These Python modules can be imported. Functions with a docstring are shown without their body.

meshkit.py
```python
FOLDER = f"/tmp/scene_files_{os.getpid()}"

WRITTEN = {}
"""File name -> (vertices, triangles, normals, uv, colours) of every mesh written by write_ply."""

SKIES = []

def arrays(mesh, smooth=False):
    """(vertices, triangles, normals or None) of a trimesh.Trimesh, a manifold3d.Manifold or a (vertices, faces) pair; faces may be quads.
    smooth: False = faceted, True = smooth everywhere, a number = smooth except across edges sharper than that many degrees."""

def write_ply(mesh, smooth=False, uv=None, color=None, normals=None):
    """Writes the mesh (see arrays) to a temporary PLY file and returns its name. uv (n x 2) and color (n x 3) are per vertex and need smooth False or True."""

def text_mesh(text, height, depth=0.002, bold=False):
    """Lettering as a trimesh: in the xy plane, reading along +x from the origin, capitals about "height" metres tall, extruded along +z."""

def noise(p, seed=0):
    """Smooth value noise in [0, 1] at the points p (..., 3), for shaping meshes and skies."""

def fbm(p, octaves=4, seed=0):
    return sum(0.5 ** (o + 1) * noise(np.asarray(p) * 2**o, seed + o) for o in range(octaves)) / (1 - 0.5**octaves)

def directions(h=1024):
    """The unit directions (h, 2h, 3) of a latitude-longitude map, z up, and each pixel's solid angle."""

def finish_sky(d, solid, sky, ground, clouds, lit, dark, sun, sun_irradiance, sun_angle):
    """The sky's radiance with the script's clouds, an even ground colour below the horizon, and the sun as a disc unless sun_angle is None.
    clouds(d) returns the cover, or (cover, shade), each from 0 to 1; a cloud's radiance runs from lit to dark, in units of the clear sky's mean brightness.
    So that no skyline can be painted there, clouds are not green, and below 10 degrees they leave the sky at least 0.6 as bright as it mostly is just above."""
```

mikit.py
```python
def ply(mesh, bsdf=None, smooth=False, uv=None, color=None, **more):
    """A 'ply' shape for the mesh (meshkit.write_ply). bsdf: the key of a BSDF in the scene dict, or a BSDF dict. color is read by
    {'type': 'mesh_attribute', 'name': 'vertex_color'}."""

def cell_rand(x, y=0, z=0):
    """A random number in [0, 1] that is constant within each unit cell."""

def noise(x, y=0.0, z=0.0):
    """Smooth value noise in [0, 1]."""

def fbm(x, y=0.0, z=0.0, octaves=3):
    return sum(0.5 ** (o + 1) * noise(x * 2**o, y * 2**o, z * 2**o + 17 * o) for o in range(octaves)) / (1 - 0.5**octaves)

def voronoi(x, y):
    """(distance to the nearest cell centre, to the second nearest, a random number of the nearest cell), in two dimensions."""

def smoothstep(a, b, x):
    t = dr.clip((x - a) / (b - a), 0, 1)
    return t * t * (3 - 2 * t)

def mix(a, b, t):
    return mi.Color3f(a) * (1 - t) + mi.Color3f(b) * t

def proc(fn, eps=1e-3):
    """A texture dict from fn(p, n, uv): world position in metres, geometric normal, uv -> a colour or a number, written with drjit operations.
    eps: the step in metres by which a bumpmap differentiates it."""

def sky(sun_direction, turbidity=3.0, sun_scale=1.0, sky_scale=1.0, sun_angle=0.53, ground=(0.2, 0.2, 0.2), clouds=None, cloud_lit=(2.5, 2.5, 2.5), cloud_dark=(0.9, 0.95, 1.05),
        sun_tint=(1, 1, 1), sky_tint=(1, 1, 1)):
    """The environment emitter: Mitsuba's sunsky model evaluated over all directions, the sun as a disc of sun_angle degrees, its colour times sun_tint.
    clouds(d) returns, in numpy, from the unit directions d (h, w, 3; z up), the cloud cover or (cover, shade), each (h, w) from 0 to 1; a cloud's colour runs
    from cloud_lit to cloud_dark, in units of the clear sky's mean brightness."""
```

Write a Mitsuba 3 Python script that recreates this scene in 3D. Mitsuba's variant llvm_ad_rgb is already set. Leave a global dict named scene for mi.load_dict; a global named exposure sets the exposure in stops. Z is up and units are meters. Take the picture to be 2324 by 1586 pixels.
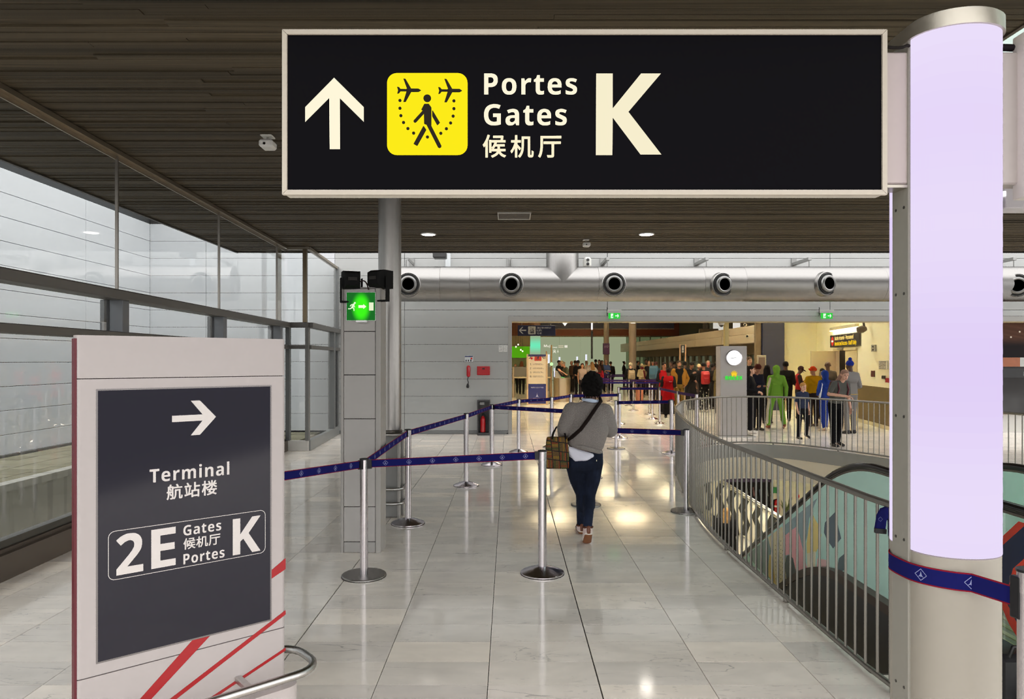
import math, random
import numpy as np, trimesh, drjit as dr, mitsuba as mi
import manifold3d as m3
from manifold3d import Manifold
from shapely.geometry import Polygon, LineString, Point, box as sbox
from shapely.ops import unary_union
from shapely import affinity
import mikit, meshkit

T = mi.ScalarTransform4f
scene, labels = {}, {}
random.seed(7)
rng = np.random.default_rng(11)

# ---------------------------------------------------------------- camera, sky, exposure
FOC, PX, PY, EYE = 1600.0, 1155.0, 817.0, 1.75      # pixels of a 2324 x 1586 frame; eye height in metres
scene['camera'] = {
    'type': 'perspective', 'fov': math.degrees(2 * math.atan(1162 / FOC)), 'fov_axis': 'x', 'near_clip': 0.05, 'far_clip': 400.0,
    'principal_point_offset_x': (1162 - PX) / 2324, 'principal_point_offset_y': -(793 - PY) / 1586 * -1,
    'to_world': T().look_at(origin=[0, 0, EYE], target=[0, 10, EYE], up=[0, 0, 1])}


def overcast(d):
    n = meshkit.fbm(d * 2.2, 4, 5)
    return np.ones(d.shape[:2]), np.clip(0.25 + 0.5 * (n - 0.5), 0, 1)


scene['sky'] = mikit.sky((-0.35, -0.45, 0.8), turbidity=4, sun_scale=0.0, sky_scale=23.5, ground=(0.25, 0.25, 0.25), clouds=overcast,
                         cloud_lit=(1.02, 1.0, 0.985), cloud_dark=(0.86, 0.87, 0.88))
exposure = 0.0
LAMP = 160.0          # radiance of the recessed ceiling lamps
PANEL = 1.05          # radiance of the pylon's lit faces
HALL = 40.0           # radiance of the far hall's ceiling panels

# ---------------------------------------------------------------- helpers
_used = {}


def key_of(name):
    n = _used.get(name, 0)
    _used[name] = n + 1
    return name if n == 0 else f'{name}_{n:03d}'


def lin(c):
    c = np.asarray(c, float) / 255.0
    return np.where(c <= 0.04045, c / 12.92, ((c + 0.055) / 1.055) ** 2.4)


PAL, PAL_IX = [], {}
PALN = 512


def pal(c):
    c = tuple(c)
    if c not in PAL_IX:
        PAL_IX[c] = len(PAL)
        PAL.append(lin(c))
    return PAL_IX[c]


_palc = []


def palette(p, n, uv):
    if not _palc:
        a = np.array(PAL + [[0, 0, 0]] * (PALN - len(PAL)))
        _palc.extend(mi.Float(np.ascontiguousarray(a[:, k])) for k in range(3))
    i = mi.UInt32(dr.clip(uv.x * PALN, 0, PALN - 1))
    return mi.Color3f(*(dr.gather(mi.Float, _palc[k], i) for k in range(3)))


def principled(color, rough=0.5, spec=0.5, **more):
    c = color if isinstance(color, dict) else {'type': 'rgb', 'value': list(map(float, color))}
    return {'type': 'twosided', 'b': {'type': 'principled', 'base_color': c, 'roughness': rough, 'specular': spec, **more}}


PALTEX = mikit.proc(palette)
scene['matte'] = principled(PALTEX, 0.8, 0.25)
scene['satin'] = principled(PALTEX, 0.42, 0.45)
scene['gloss'] = principled(PALTEX, 0.12, 0.5)
scene['cloth'] = principled(PALTEX, 0.95, 0.15)
scene['metal'] = principled(PALTEX, 0.32, 0.5, metallic=0.85)
PALM = ('matte', 'satin', 'gloss', 'cloth', 'metal')
scene['dark_body'] = {'type': 'diffuse', 'reflectance': {'type': 'rgb', 'value': [0.0, 0.0, 0.0]}}
scene['chrome'] = {'type': 'twosided', 'b': {'type': 'roughconductor', 'material': 'Cr', 'alpha': 0.07, 'specular_reflectance': {'type': 'rgb', 'value': [1.0, 0.99, 0.97]}}}
scene['brushed'] = {'type': 'twosided', 'b': {'type': 'roughconductor', 'material': 'Al', 'alpha': 0.17, 'specular_reflectance': {'type': 'rgb', 'value': [0.40, 0.395, 0.38]}}}
scene['steel'] = {'type': 'twosided', 'b': {'type': 'roughconductor', 'material': 'Al', 'alpha': 0.18, 'specular_reflectance': {'type': 'rgb', 'value': [0.66, 0.65, 0.63]}}}
scene['glass'] = {'type': 'thindielectric', 'int_ior': 1.5, 'specular_transmittance': {'type': 'rgb', 'value': [0.93, 0.96, 0.955]}}


def add(key, mesh, mat, smooth=False, color=None, **more):
    v, f, n = meshkit.arrays(mesh, smooth)
    uv = None
    if color is not None:
        uv = np.tile([(pal(color) + 0.5) / PALN, 0.5], (len(v), 1))
    path = meshkit.write_ply((v, f), False, uv, None, normals=n)
    scene[key] = {'type': 'ply', 'filename': path, 'face_normals': n is None, 'bsdf': {'type': 'ref', 'id': mat}, **more}
    return key


def tag(key, label=None, cat=None, group=None, kind=None):
    labels[key] = {k: v for k, v in (('label', label), ('category', cat), ('group', group), ('kind', kind)) if v}
    return key


def thing(name, label, cat, group=None):
    return tag(key_of(name), label, cat, group)


def solo(name, label, cat, mesh, mat, smooth=False, color=None, group=None, **more):
    return add(tag(key_of(name), label, cat, group), mesh, mat, smooth, color, **more)


def struct(name, label=None):
    return tag(key_of(name), label, None, None, 'structure')


def part(parent, name, mesh, mat, smooth=False, color=None, label=None, kind=None, **more):
    k = key_of(parent + '__' + name)
    if label or kind:
        tag(k, label, None, None, kind)
    return add(k, mesh, mat, smooth, color, **more)


def again(parent, name, src, to_world):
    k = key_of(parent + '__' + name)
    scene[k] = {**scene[src], 'to_world': to_world}
    return k


def glow(rgb, gain=1.0):
    return {'emitter': {'type': 'area', 'radiance': {'type': 'rgb', 'value': [float(c) * gain for c in rgb]}}}


BF = np.array([[0, 1, 3], [0, 3, 2], [4, 6, 7], [4, 7, 5], [0, 4, 5], [0, 5, 1], [2, 3, 7], [2, 7, 6], [0, 2, 6], [0, 6, 4], [1, 5, 7], [1, 7, 3]])


def box(x0, x1, y0, y1, z0, z1):
    return np.array([[x, y, z] for x in (x0, x1) for y in (y0, y1) for z in (z0, z1)], float), BF


def cbox(x0, x1, y0, y1, z0, z1, c=0.005):
    p = []
    for x, sx in ((x0, 1), (x1, -1)):
        for y, sy in ((y0, 1), (y1, -1)):
            for z, sz in ((z0, 1), (z1, -1)):
                p += [[x, y + sy * c, z + sz * c], [x + sx * c, y, z + sz * c], [x + sx * c, y + sy * c, z]]
    return man(Manifold.hull_points(np.array(p, float)))


def man(m):
    a = m.to_mesh()
    return np.array(a.vert_properties[:, :3], float), np.array(a.tri_verts, int)


def join(*ms):
    vs, fs, o = [], [], 0
    for m in ms:
        v, f = (np.asarray(m.vertices), np.asarray(m.faces)) if isinstance(m, trimesh.Trimesh) else m
        vs.append(v)
        fs.append(np.asarray(f) + o)
        o += len(v)
    return np.vstack(vs), np.vstack(fs)


def place(m, o, U, V, W):
    v, f = (np.asarray(m.vertices), np.asarray(m.faces)) if isinstance(m, trimesh.Trimesh) else m
    M = np.array([U, V, W], float)
    w = v @ M + np.asarray(o, float)
    return w, (f if np.linalg.det(M) > 0 else f[:, ::-1])


FRONT = ((1, 0, 0), (0, 0, 1), (0, -1, 0))      # u right, v up, w towards the camera


def polys(g):
    return [p for p in getattr(g, 'geoms', [g]) if p.geom_type == 'Polygon' and p.area > 1e-9]


def extr(g, depth):
    ms = [trimesh.creation.extrude_polygon(p, depth, engine='earcut') for p in polys(g)]
    return join(*ms)


def flat(g, o, frame=FRONT, depth=0.002):
    return place(extr(g, depth), o, *frame)


def frame_of(d):
    d = np.asarray(d, float) / np.linalg.norm(d)
    a = np.cross(d, [0, 0, 1] if abs(d[2]) < 0.9 else [1, 0, 0])
    a /= np.linalg.norm(a)
    return a, np.cross(d, a), d


def tube(path, r, n=8, closed=False, caps=True):
    p = np.asarray(path, float)
    k = len(p)
    r = np.broadcast_to(np.asarray(r, float), (k,))
    t = np.gradient(p, axis=0) if not closed else (np.roll(p, -1, 0) - np.roll(p, 1, 0))
    t /= np.linalg.norm(t, axis=1, keepdims=True)
    a, b, _ = frame_of(t[0])
    ang = np.arange(n) * 2 * math.pi / n
    v = []
    for i in range(k):
        a = a - t[i] * (a @ t[i])
        a /= np.linalg.norm(a)
        b = np.cross(t[i], a)
        v.append(p[i] + r[i] * (np.cos(ang)[:, None] * a + np.sin(ang)[:, None] * b))
    v = np.vstack(v)
    f = []
    for i in range(k if closed else k - 1):
        j = (i + 1) % k
        for q in range(n):
            w = (q + 1) % n
            f += [[i * n + q, i * n + w, j * n + w], [i * n + q, j * n + w, j * n + q]]
    if not closed and caps:
        v = np.vstack([v, p[0], p[-1]])
        for q in range(n):
            w = (q + 1) % n
            f += [[len(v) - 2, w, q], [len(v) - 1, (k - 1) * n + q, (k - 1) * n + w]]
    return v, np.array(f)


def rod(a, b, r, r1=None, n=12):
    return tube([a, b], [r, r if r1 is None else r1], n)


def lathe(prof, n=24, o=(0, 0, 0), axis=(0, 0, 1)):
    """prof: (radius, height) from bottom to top, closed at the axis."""
    prof = [(max(r, 0.0), z) for r, z in prof]
    if prof[0][0] > 0:
        prof = [(0, prof[0][1])] + prof
    if prof[-1][0] > 0:
        prof = prof + [(0, prof[-1][1])]
    ang = np.arange(n) * 2 * math.pi / n
    v, f = [[0, 0, prof[0][1]]], []
    for r, z in prof[1:-1]:
        v += [[r * math.cos(t), r * math.sin(t), z] for t in ang]
    v.append([0, 0, prof[-1][1]])
    m = len(prof) - 2
    for q in range(n):
        w = (q + 1) % n
        f.append([0, 1 + w, 1 + q])
        for i in range(m - 1):
            a, b = 1 + i * n, 1 + (i + 1) * n
            f += [[a + q, a + w, b + w], [a + q, b + w, b + q]]
        f.append([len(v) - 1, 1 + (m - 1) * n + q, 1 + (m - 1) * n + w])
    a, b, d = frame_of(axis)
    return place((np.array(v, float), np.array(f)), o, *((a, b, d) if np.linalg.det(np.array([a, b, d])) > 0 else (b, a, d)))


def at(x, y, Y):
    """The point seen at pixel x, y at distance Y."""
    return np.array([(x - PX) * Y / FOC, Y, EYE + (PY - y) * Y / FOC])


def ground(x, y):
    Y = EYE * FOC / (y - PY)
    return np.array([(x - PX) * Y / FOC, Y, 0.0])


def rrect(x0, y0, x1, y1, r):
    return sbox(x0 + r, y0 + r, x1 - r, y1 - r).buffer(r, quad_segs=6)


# lettering outlines: advance|rings, thousandths of an em over three; capitals are 238 high
GLYPH = {'!':"97|19,17 19,31 21,39 29,48 33,50 41,52 60,51 68,48 76,39 78,31 77,12 73,6 63,-2 56,-4 41,-4 33,-2 23,6;19,238 78,238 70,80 28,80",
"'":"90|22,238 68,238 62,152 28,152",
'-':"108|10,111 98,111 98,69 10,69",
'1':"193|20,177 23,181 92,237 140,238 140,0 89,0 89,180 86,180 48,146 46,146 41,150",
'2':"193|12,36 87,111 106,133 120,155 122,165 122,176 119,186 111,194 98,199 85,199 64,192 39,174 12,206 12,209 37,227 53,234 73,240 83,241 116,240 129,237 147,228 159,217 164,209 171,191 172,166 167,143 160,130 144,109 80,44 179,43 179,0 12,0",
'3':"193|12,10 13,53 27,47 45,41 67,38 88,38 100,40 113,46 121,55 124,66 123,81 119,90 112,95 91,102 50,103 50,142 88,143 100,147 109,151 116,158 121,170 121,179 118,188 109,195 101,199 80,200 57,194 38,183 34,183 13,217 24,224 43,233 62,239 79,241 107,241 122,239 146,230 162,216 168,206 171,193 170,170 164,156 151,140 139,132 125,128 124,126 126,123 136,122 154,114 163,108 171,98 177,83 178,59 174,44 170,34 161,22 146,10 124,1 108,-2 98,-3 53,-2 32,2",
'4':"193|7,89 111,239 159,239 159,90 189,89 189,49 159,48 159,0 109,0 108,49 7,49;53,91 54,89 110,89 109,172 107,172 100,158",
'>':"193|16,72 114,112 123,118 122,120 108,127 16,169 16,209 178,128 178,106 176,103 18,33 16,33",
'A':"231|0,1 83,239 147,239 230,3 230,-1 177,-1 174,1 156,56 74,55 54,-1 1,-1;87,100 88,98 145,99 129,148 116,197 113,196 103,151",
'E':"183|28,239 166,239 166,197 80,197 79,195 79,145 160,144 160,102 79,102 79,43 166,42 166,0 28,0",
'G':"244|18,104 19,143 28,176 41,199 52,211 67,222 92,234 128,241 157,241 176,239 200,233 217,227 200,187 162,198 132,199 110,193 98,186 85,173 77,158 71,138 70,107 77,77 86,62 97,50 110,43 129,39 150,39 166,41 172,43 172,93 126,93 126,134 221,134 221,10 188,1 151,-3 110,-2 93,1 76,8 58,19 42,34 33,48 23,72",
'H':"252|28,238 79,238 79,145 171,144 172,146 172,238 223,238 223,0 172,0 172,101 171,102 79,102 79,0 28,0",
'I':"133|12,29 39,38 41,40 41,199 12,209 12,238 121,238 121,209 92,199 92,40 94,38 121,29 121,0 12,0",
'J':"107|-27,-67 -27,-26 -11,-29 3,-29 11,-27 17,-23 22,-17 27,-4 28,239 79,239 79,0 72,-29 64,-43 56,-53 47,-60 34,-66 14,-70 -9,-70",
'K':"220|28,238 79,238 79,133 80,132 162,238 219,238 218,234 138,133 139,128 218,4 219,0 161,0 100,99 79,83 79,0 28,0",
'L':"186|28,239 79,239 79,43 176,42 176,0 28,0",
'M':"314|28,238 98,238 154,63 157,62 159,63 216,238 286,238 286,0 238,0 238,147 240,172 239,180 237,179 227,149 179,0 131,0 82,155 74,178 72,179 73,138 73,0 28,0",
'N':"268|28,238 92,238 94,236 180,85 194,63 196,64 196,78 193,109 193,238 240,238 240,0 173,1 78,169 72,176 71,175 71,161 73,133 73,0 28,0",
'O':"263|18,104 18,134 20,153 27,178 34,194 46,210 59,222 73,231 91,238 118,242 144,242 162,240 187,232 202,223 219,208 227,197 239,168 244,134 244,104 240,76 232,53 221,34 209,21 191,9 171,1 146,-3 108,-2 81,4 59,17 41,34 30,53 22,76;71,107 74,85 79,72 90,55 101,47 122,40 140,40 151,42 164,48 175,58 184,74 191,107 191,132 189,149 182,170 175,182 164,192 151,198 140,200 117,199 109,197 96,190 84,176 76,158 71,133",
'P':"207|28,239 117,239 143,234 158,229 177,214 186,201 191,184 192,152 189,137 178,114 164,101 149,92 131,87 114,84 79,84 79,0 28,0;79,128 80,127 112,128 127,134 133,138 140,151 141,169 135,184 131,189 120,194 110,197 79,196",
'R':"218|28,238 117,238 134,236 151,231 166,224 181,211 189,198 193,180 193,157 191,147 184,132 179,124 171,117 152,104 214,7 218,-1 161,-1 154,8 106,91 79,90 79,-1 28,-1;79,131 80,130 116,131 129,137 137,145 142,159 142,171 138,184 131,191 120,196 109,198 79,197",
'S':"189|16,57 33,49 55,42 77,39 95,39 109,42 118,48 126,62 126,68 122,77 114,85 100,93 70,106 51,116 40,123 26,140 19,158 18,186 22,202 32,218 42,227 57,234 74,240 90,242 117,242 134,240 159,233 174,227 159,186 123,198 110,200 93,200 84,198 76,193 71,187 69,180 69,174 72,165 80,157 143,127 154,119 168,104 172,97 176,86 177,60 171,40 162,26 144,10 131,3 116,-1 100,-3 69,-3 44,0 16,10",
'T':"193|7,196 7,238 187,238 187,196 122,195 122,-1 71,-1 71,195",
'U':"249|27,239 78,239 78,86 80,72 88,55 101,45 117,40 133,40 147,43 156,49 163,57 170,76 171,239 222,239 221,69 216,49 209,36 203,28 188,13 169,3 153,-1 137,-3 110,-3 94,-1 73,6 56,17 43,30 32,51 27,78",
'X':"223|1,0 78,118 79,123 6,238 62,238 108,162 111,159 115,163 159,238 216,238 212,230 142,119 221,2 221,0 163,0 111,84 108,82 58,0",
'Y':"209|1,239 56,239 102,143 104,142 106,143 154,239 208,239 208,236 202,224 130,92 130,0 79,0 79,91 4,229",
'a':"199|13,43 13,62 18,79 23,88 38,100 57,108 72,111 126,114 124,133 117,143 109,148 103,149 83,148 47,136 32,170 58,180 73,183 91,186 117,186 141,180 152,174 162,166 172,148 176,131 176,0 140,0 133,19 130,24 112,7 99,0 81,-3 60,-3 49,-1 34,6 22,18 17,29;64,52 68,43 79,35 94,33 104,36 115,43 123,54 126,62 125,83 96,83 77,79 69,72 66,65",
'c':"172|16,77 17,113 23,138 37,159 54,173 69,180 96,186 129,184 144,181 162,173 162,170 148,136 127,143 114,146 96,144 84,139 77,132 72,124 67,99 67,83 71,62 76,53 85,44 101,38 115,38 137,42 158,51 158,10 154,8 136,0 117,-3 83,-2 58,6 46,13 33,26 27,36 20,52",
'd':"211|16,76 16,106 18,123 24,146 34,162 44,172 59,181 77,186 94,186 106,183 118,178 124,173 135,160 137,160 136,177 136,253 187,253 187,0 148,0 136,23 122,8 104,-1 93,-3 76,-3 61,0 47,8 29,28 20,49;67,81 71,59 77,48 86,40 97,37 109,37 118,39 126,44 134,55 139,77 138,109 133,126 129,134 122,140 108,144 97,144 85,140 76,131 70,118 67,98",
'e':"199|16,77 17,113 23,138 33,156 48,170 61,178 73,182 91,186 113,186 131,182 148,176 159,168 169,157 176,146 180,133 183,116 183,79 68,79 67,78 68,66 76,49 85,41 99,36 106,34 135,36 150,39 173,48 173,10 168,7 143,-1 126,-3 96,-3 77,0 61,6 47,14 30,32 20,53;68,114 69,112 135,112 137,119 132,134 122,145 109,150 98,150 85,145 77,138 71,128",
'f':"129|7,144 7,170 34,183 34,201 38,220 42,231 53,244 66,251 84,256 117,254 139,248 129,213 114,217 97,217 88,211 84,203 84,183 126,183 126,144 83,143 83,0 33,0 33,143",
'i':"99|22,222 22,236 26,244 30,249 38,252 42,253 61,252 70,248 76,240 77,236 76,218 70,210 61,206 42,204 34,207 26,213;24,182 74,182 74,0 24,0",
'l':"99|24,253 74,253 74,0 24,0",
'm':"324|24,182 63,182 69,162 71,160 89,177 104,183 117,186 137,186 156,181 168,174 182,159 194,172 201,177 221,184 249,186 266,182 276,178 286,170 293,160 300,140 301,0 251,0 251,116 245,135 236,143 229,146 212,144 203,140 196,132 190,117 188,103 188,0 138,0 138,116 132,135 125,142 115,146 104,146 92,141 84,133 78,120 74,99 74,0 24,0",
'n':"217|24,182 63,182 69,160 71,158 89,176 100,181 119,186 139,186 156,182 168,177 180,167 189,151 193,131 193,0 143,0 142,122 134,139 127,143 119,146 108,146 93,141 84,132 78,118 74,99 74,0 24,0",
'o':"208|16,79 16,104 18,120 21,132 29,149 47,169 64,179 74,182 93,186 116,186 140,180 160,169 173,156 179,148 188,128 192,104 192,79 186,48 176,29 163,16 152,8 133,0 116,-3 84,-2 63,4 50,12 38,23 29,36 20,56;67,82 71,59 79,45 86,39 96,36 112,36 125,41 131,47 135,55 141,82 140,110 135,127 131,135 122,143 112,147 96,147 83,141 74,129 70,120 67,100",
'r':"149|24,0 24,182 62,182 69,154 71,153 86,170 104,182 118,186 143,184 144,176 140,137 129,139 114,139 100,135 92,131 83,122 77,111 74,101 74,0",
's':"168|16,49 40,40 68,34 85,34 95,37 103,43 106,48 105,54 99,62 86,70 43,88 33,94 21,108 16,126 16,142 21,159 32,171 52,181 76,186 100,186 117,183 151,172 150,167 137,138 115,146 94,150 80,150 72,148 63,139 63,134 69,126 131,98 146,84 149,79 153,63 152,39 144,21 133,10 111,0 92,-3 61,-3 29,2 16,8",
't':"141|8,144 8,167 35,184 49,221 81,221 82,183 130,183 130,144 81,144 81,55 85,45 94,38 110,37 130,42 132,41 131,4 110,-2 78,-3 67,-1 51,6 41,16 34,29 31,46 31,143",
'u':"217|23,182 74,182 76,61 80,48 85,42 98,37 110,37 124,41 132,48 137,56 140,68 142,84 142,182 192,182 192,0 153,0 150,16 147,23 132,9 126,4 111,-1 99,-3 78,-3 66,-1 48,7 37,17 28,32 23,52",
'v':"190|0,182 53,182 89,70 92,53 95,50 97,51 101,71 104,78 137,181 190,182 121,0 69,0",
'y':"190|1,182 54,181 90,73 95,51 96,50 139,182 191,182 109,-36 98,-53 83,-68 69,-76 57,-79 26,-80 12,-78 12,-38 23,-40 38,-40 52,-34 63,-22 72,-1 72,3 1,179",
'è':"199|16,77 17,113 23,138 33,156 48,170 61,178 73,182 91,186 113,186 131,182 148,176 159,168 169,157 176,146 180,133 183,116 183,79 68,79 67,78 68,66 76,49 85,41 99,36 106,34 135,36 150,39 173,48 173,10 168,7 143,-1 126,-3 96,-3 77,0 61,6 47,14 30,32 20,53;68,114 69,112 135,112 137,119 132,134 122,145 109,150 98,150 85,145 77,138 71,128;49,251 49,256 106,256 118,237 143,208 143,202 109,202 77,227",
'é':"199|16,77 17,113 23,138 33,156 48,170 61,178 73,182 91,186 113,186 131,182 148,176 159,168 169,157 176,146 180,133 183,116 183,79 68,79 67,78 68,66 76,49 85,41 99,36 106,34 135,36 150,39 173,48 173,10 168,7 143,-1 126,-3 96,-3 77,0 61,6 47,14 30,32 20,53;68,114 69,112 135,112 137,119 132,134 122,145 109,150 98,150 85,145 77,138 71,128;73,208 102,242 111,256 168,256 168,252 157,241 109,203 73,202",
'候':"333|93,210 97,213 123,213 126,212 128,205 134,209 250,209 254,230 254,238 150,238 148,240 148,268 151,270 274,271 292,268 293,257 287,210 320,208 322,206 322,178 319,176 203,176 196,155 198,153 309,153 311,151 312,126 309,121 246,121 244,120 245,88 320,88 322,86 323,60 320,56 251,53 265,33 281,19 304,7 327,0 328,-8 318,-18 310,-31 287,-24 262,-11 240,9 228,26 208,3 183,-14 143,-33 138,-33 134,-30 125,-17 120,-13 120,-6 146,5 174,20 193,38 201,53 136,54 132,56 128,61 126,34 94,34;160,89 161,88 208,88 209,119 207,121 181,121;129,108 141,122 152,140 163,164 165,175 132,176 129,179 127,179 127,109;127,83 129,82 132,88 140,88 141,90 127,98;6,140 7,147 23,168 47,212 60,244 71,281 78,284 102,278 106,274 104,266 87,216 78,197 78,-29 73,-33 47,-33 43,-31 42,-27 42,127 38,126 27,111 22,111 20,112 13,128",
'机':"333|111,-13 111,-8 127,12 139,31 150,60 156,83 160,122 161,264 163,267 282,266 283,8 285,6 297,6 300,10 302,66 304,68 310,68 318,61 330,57 332,53 331,13 329,-4 324,-17 320,-22 309,-28 273,-29 259,-23 250,-12 248,-1 248,231 246,232 196,232 194,108 188,64 179,33 163,0 148,-22 138,-32 131,-31;3,58 4,62 23,87 42,124 61,176 60,179 14,180 12,182 12,212 16,214 66,215 67,281 70,286 100,286 102,283 102,215 149,214 152,210 151,181 147,179 103,179 102,159 153,101 152,94 140,78 136,73 131,72 127,76 105,107 102,107 101,-31 71,-32 67,-27 66,98 64,97 40,50 24,30 20,30 17,33",
'厅':"333|6,-9 17,11 25,35 33,75 37,122 38,264 320,266 323,262 323,233 320,230 74,230 72,103 68,61 59,20 49,-8 36,-31 28,-30 22,-24 9,-16 6,-12;80,159 80,184 83,189 313,189 317,183 317,159 314,154 226,153 224,-8 221,-17 211,-26 186,-31 137,-31 126,-4 126,2 129,4 173,3 189,5 189,153 86,153 82,154",
'航':"333|8,-22 6,-16 18,7 23,25 30,68 31,107 12,108 8,111 8,137 11,140 31,141 31,243 37,247 62,247 71,286 73,288 83,288 104,283 108,279 108,276 99,254 98,247 141,246 143,241 144,230 213,230 208,246 193,274 193,280 199,283 223,290 227,288 242,258 250,240 252,230 321,229 322,201 319,197 145,197 143,195 144,2 148,4 159,24 168,57 170,78 170,171 173,174 282,174 286,170 286,4 298,4 301,49 308,50 328,39 326,-7 321,-18 313,-26 303,-29 273,-29 260,-23 253,-14 251,-6 251,140 250,141 205,140 204,77 199,36 192,13 183,-6 172,-22 162,-33 154,-33 148,-27 137,-21 130,-26 119,-29 83,-30 81,-28 77,-11 73,-6 73,0 76,2 108,2 110,4 110,44 103,43 93,38 87,38 83,42 77,61 65,83 63,81 62,58 56,17 48,-9 39,-28 34,-34 30,-36 16,-26;67,183 64,182 65,140 110,140 109,154 89,143 82,144;64,204 79,209 86,209 88,207 103,173 107,162 110,161 110,214 66,214;86,106 94,91 107,64 109,63 110,107 86,108;64,102 68,101 75,105 76,107 65,108",
'站':"333|10,29 11,36 17,38 83,53 92,94 106,188 17,189 13,193 13,219 17,223 74,224 68,241 53,269 54,277 73,283 82,284 91,272 106,242 109,232 108,224 151,223 154,220 153,190 124,188 125,186 136,184 139,181 139,174 128,111 118,67 119,61 150,67 151,124 202,126 204,127 204,283 207,286 237,287 240,284 242,217 322,217 326,213 326,184 321,181 241,180 242,126 309,126 311,123 311,-29 309,-31 278,-31 276,-29 274,-17 187,-17 186,-29 183,-32 153,-32 150,-29 149,32 26,1 19,1 17,3;186,19 187,18 275,18 275,91 186,91;27,174 28,179 31,181 48,184 56,184 58,182 64,150 73,88 76,58 71,53 52,50 47,50 43,53 39,105",
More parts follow.
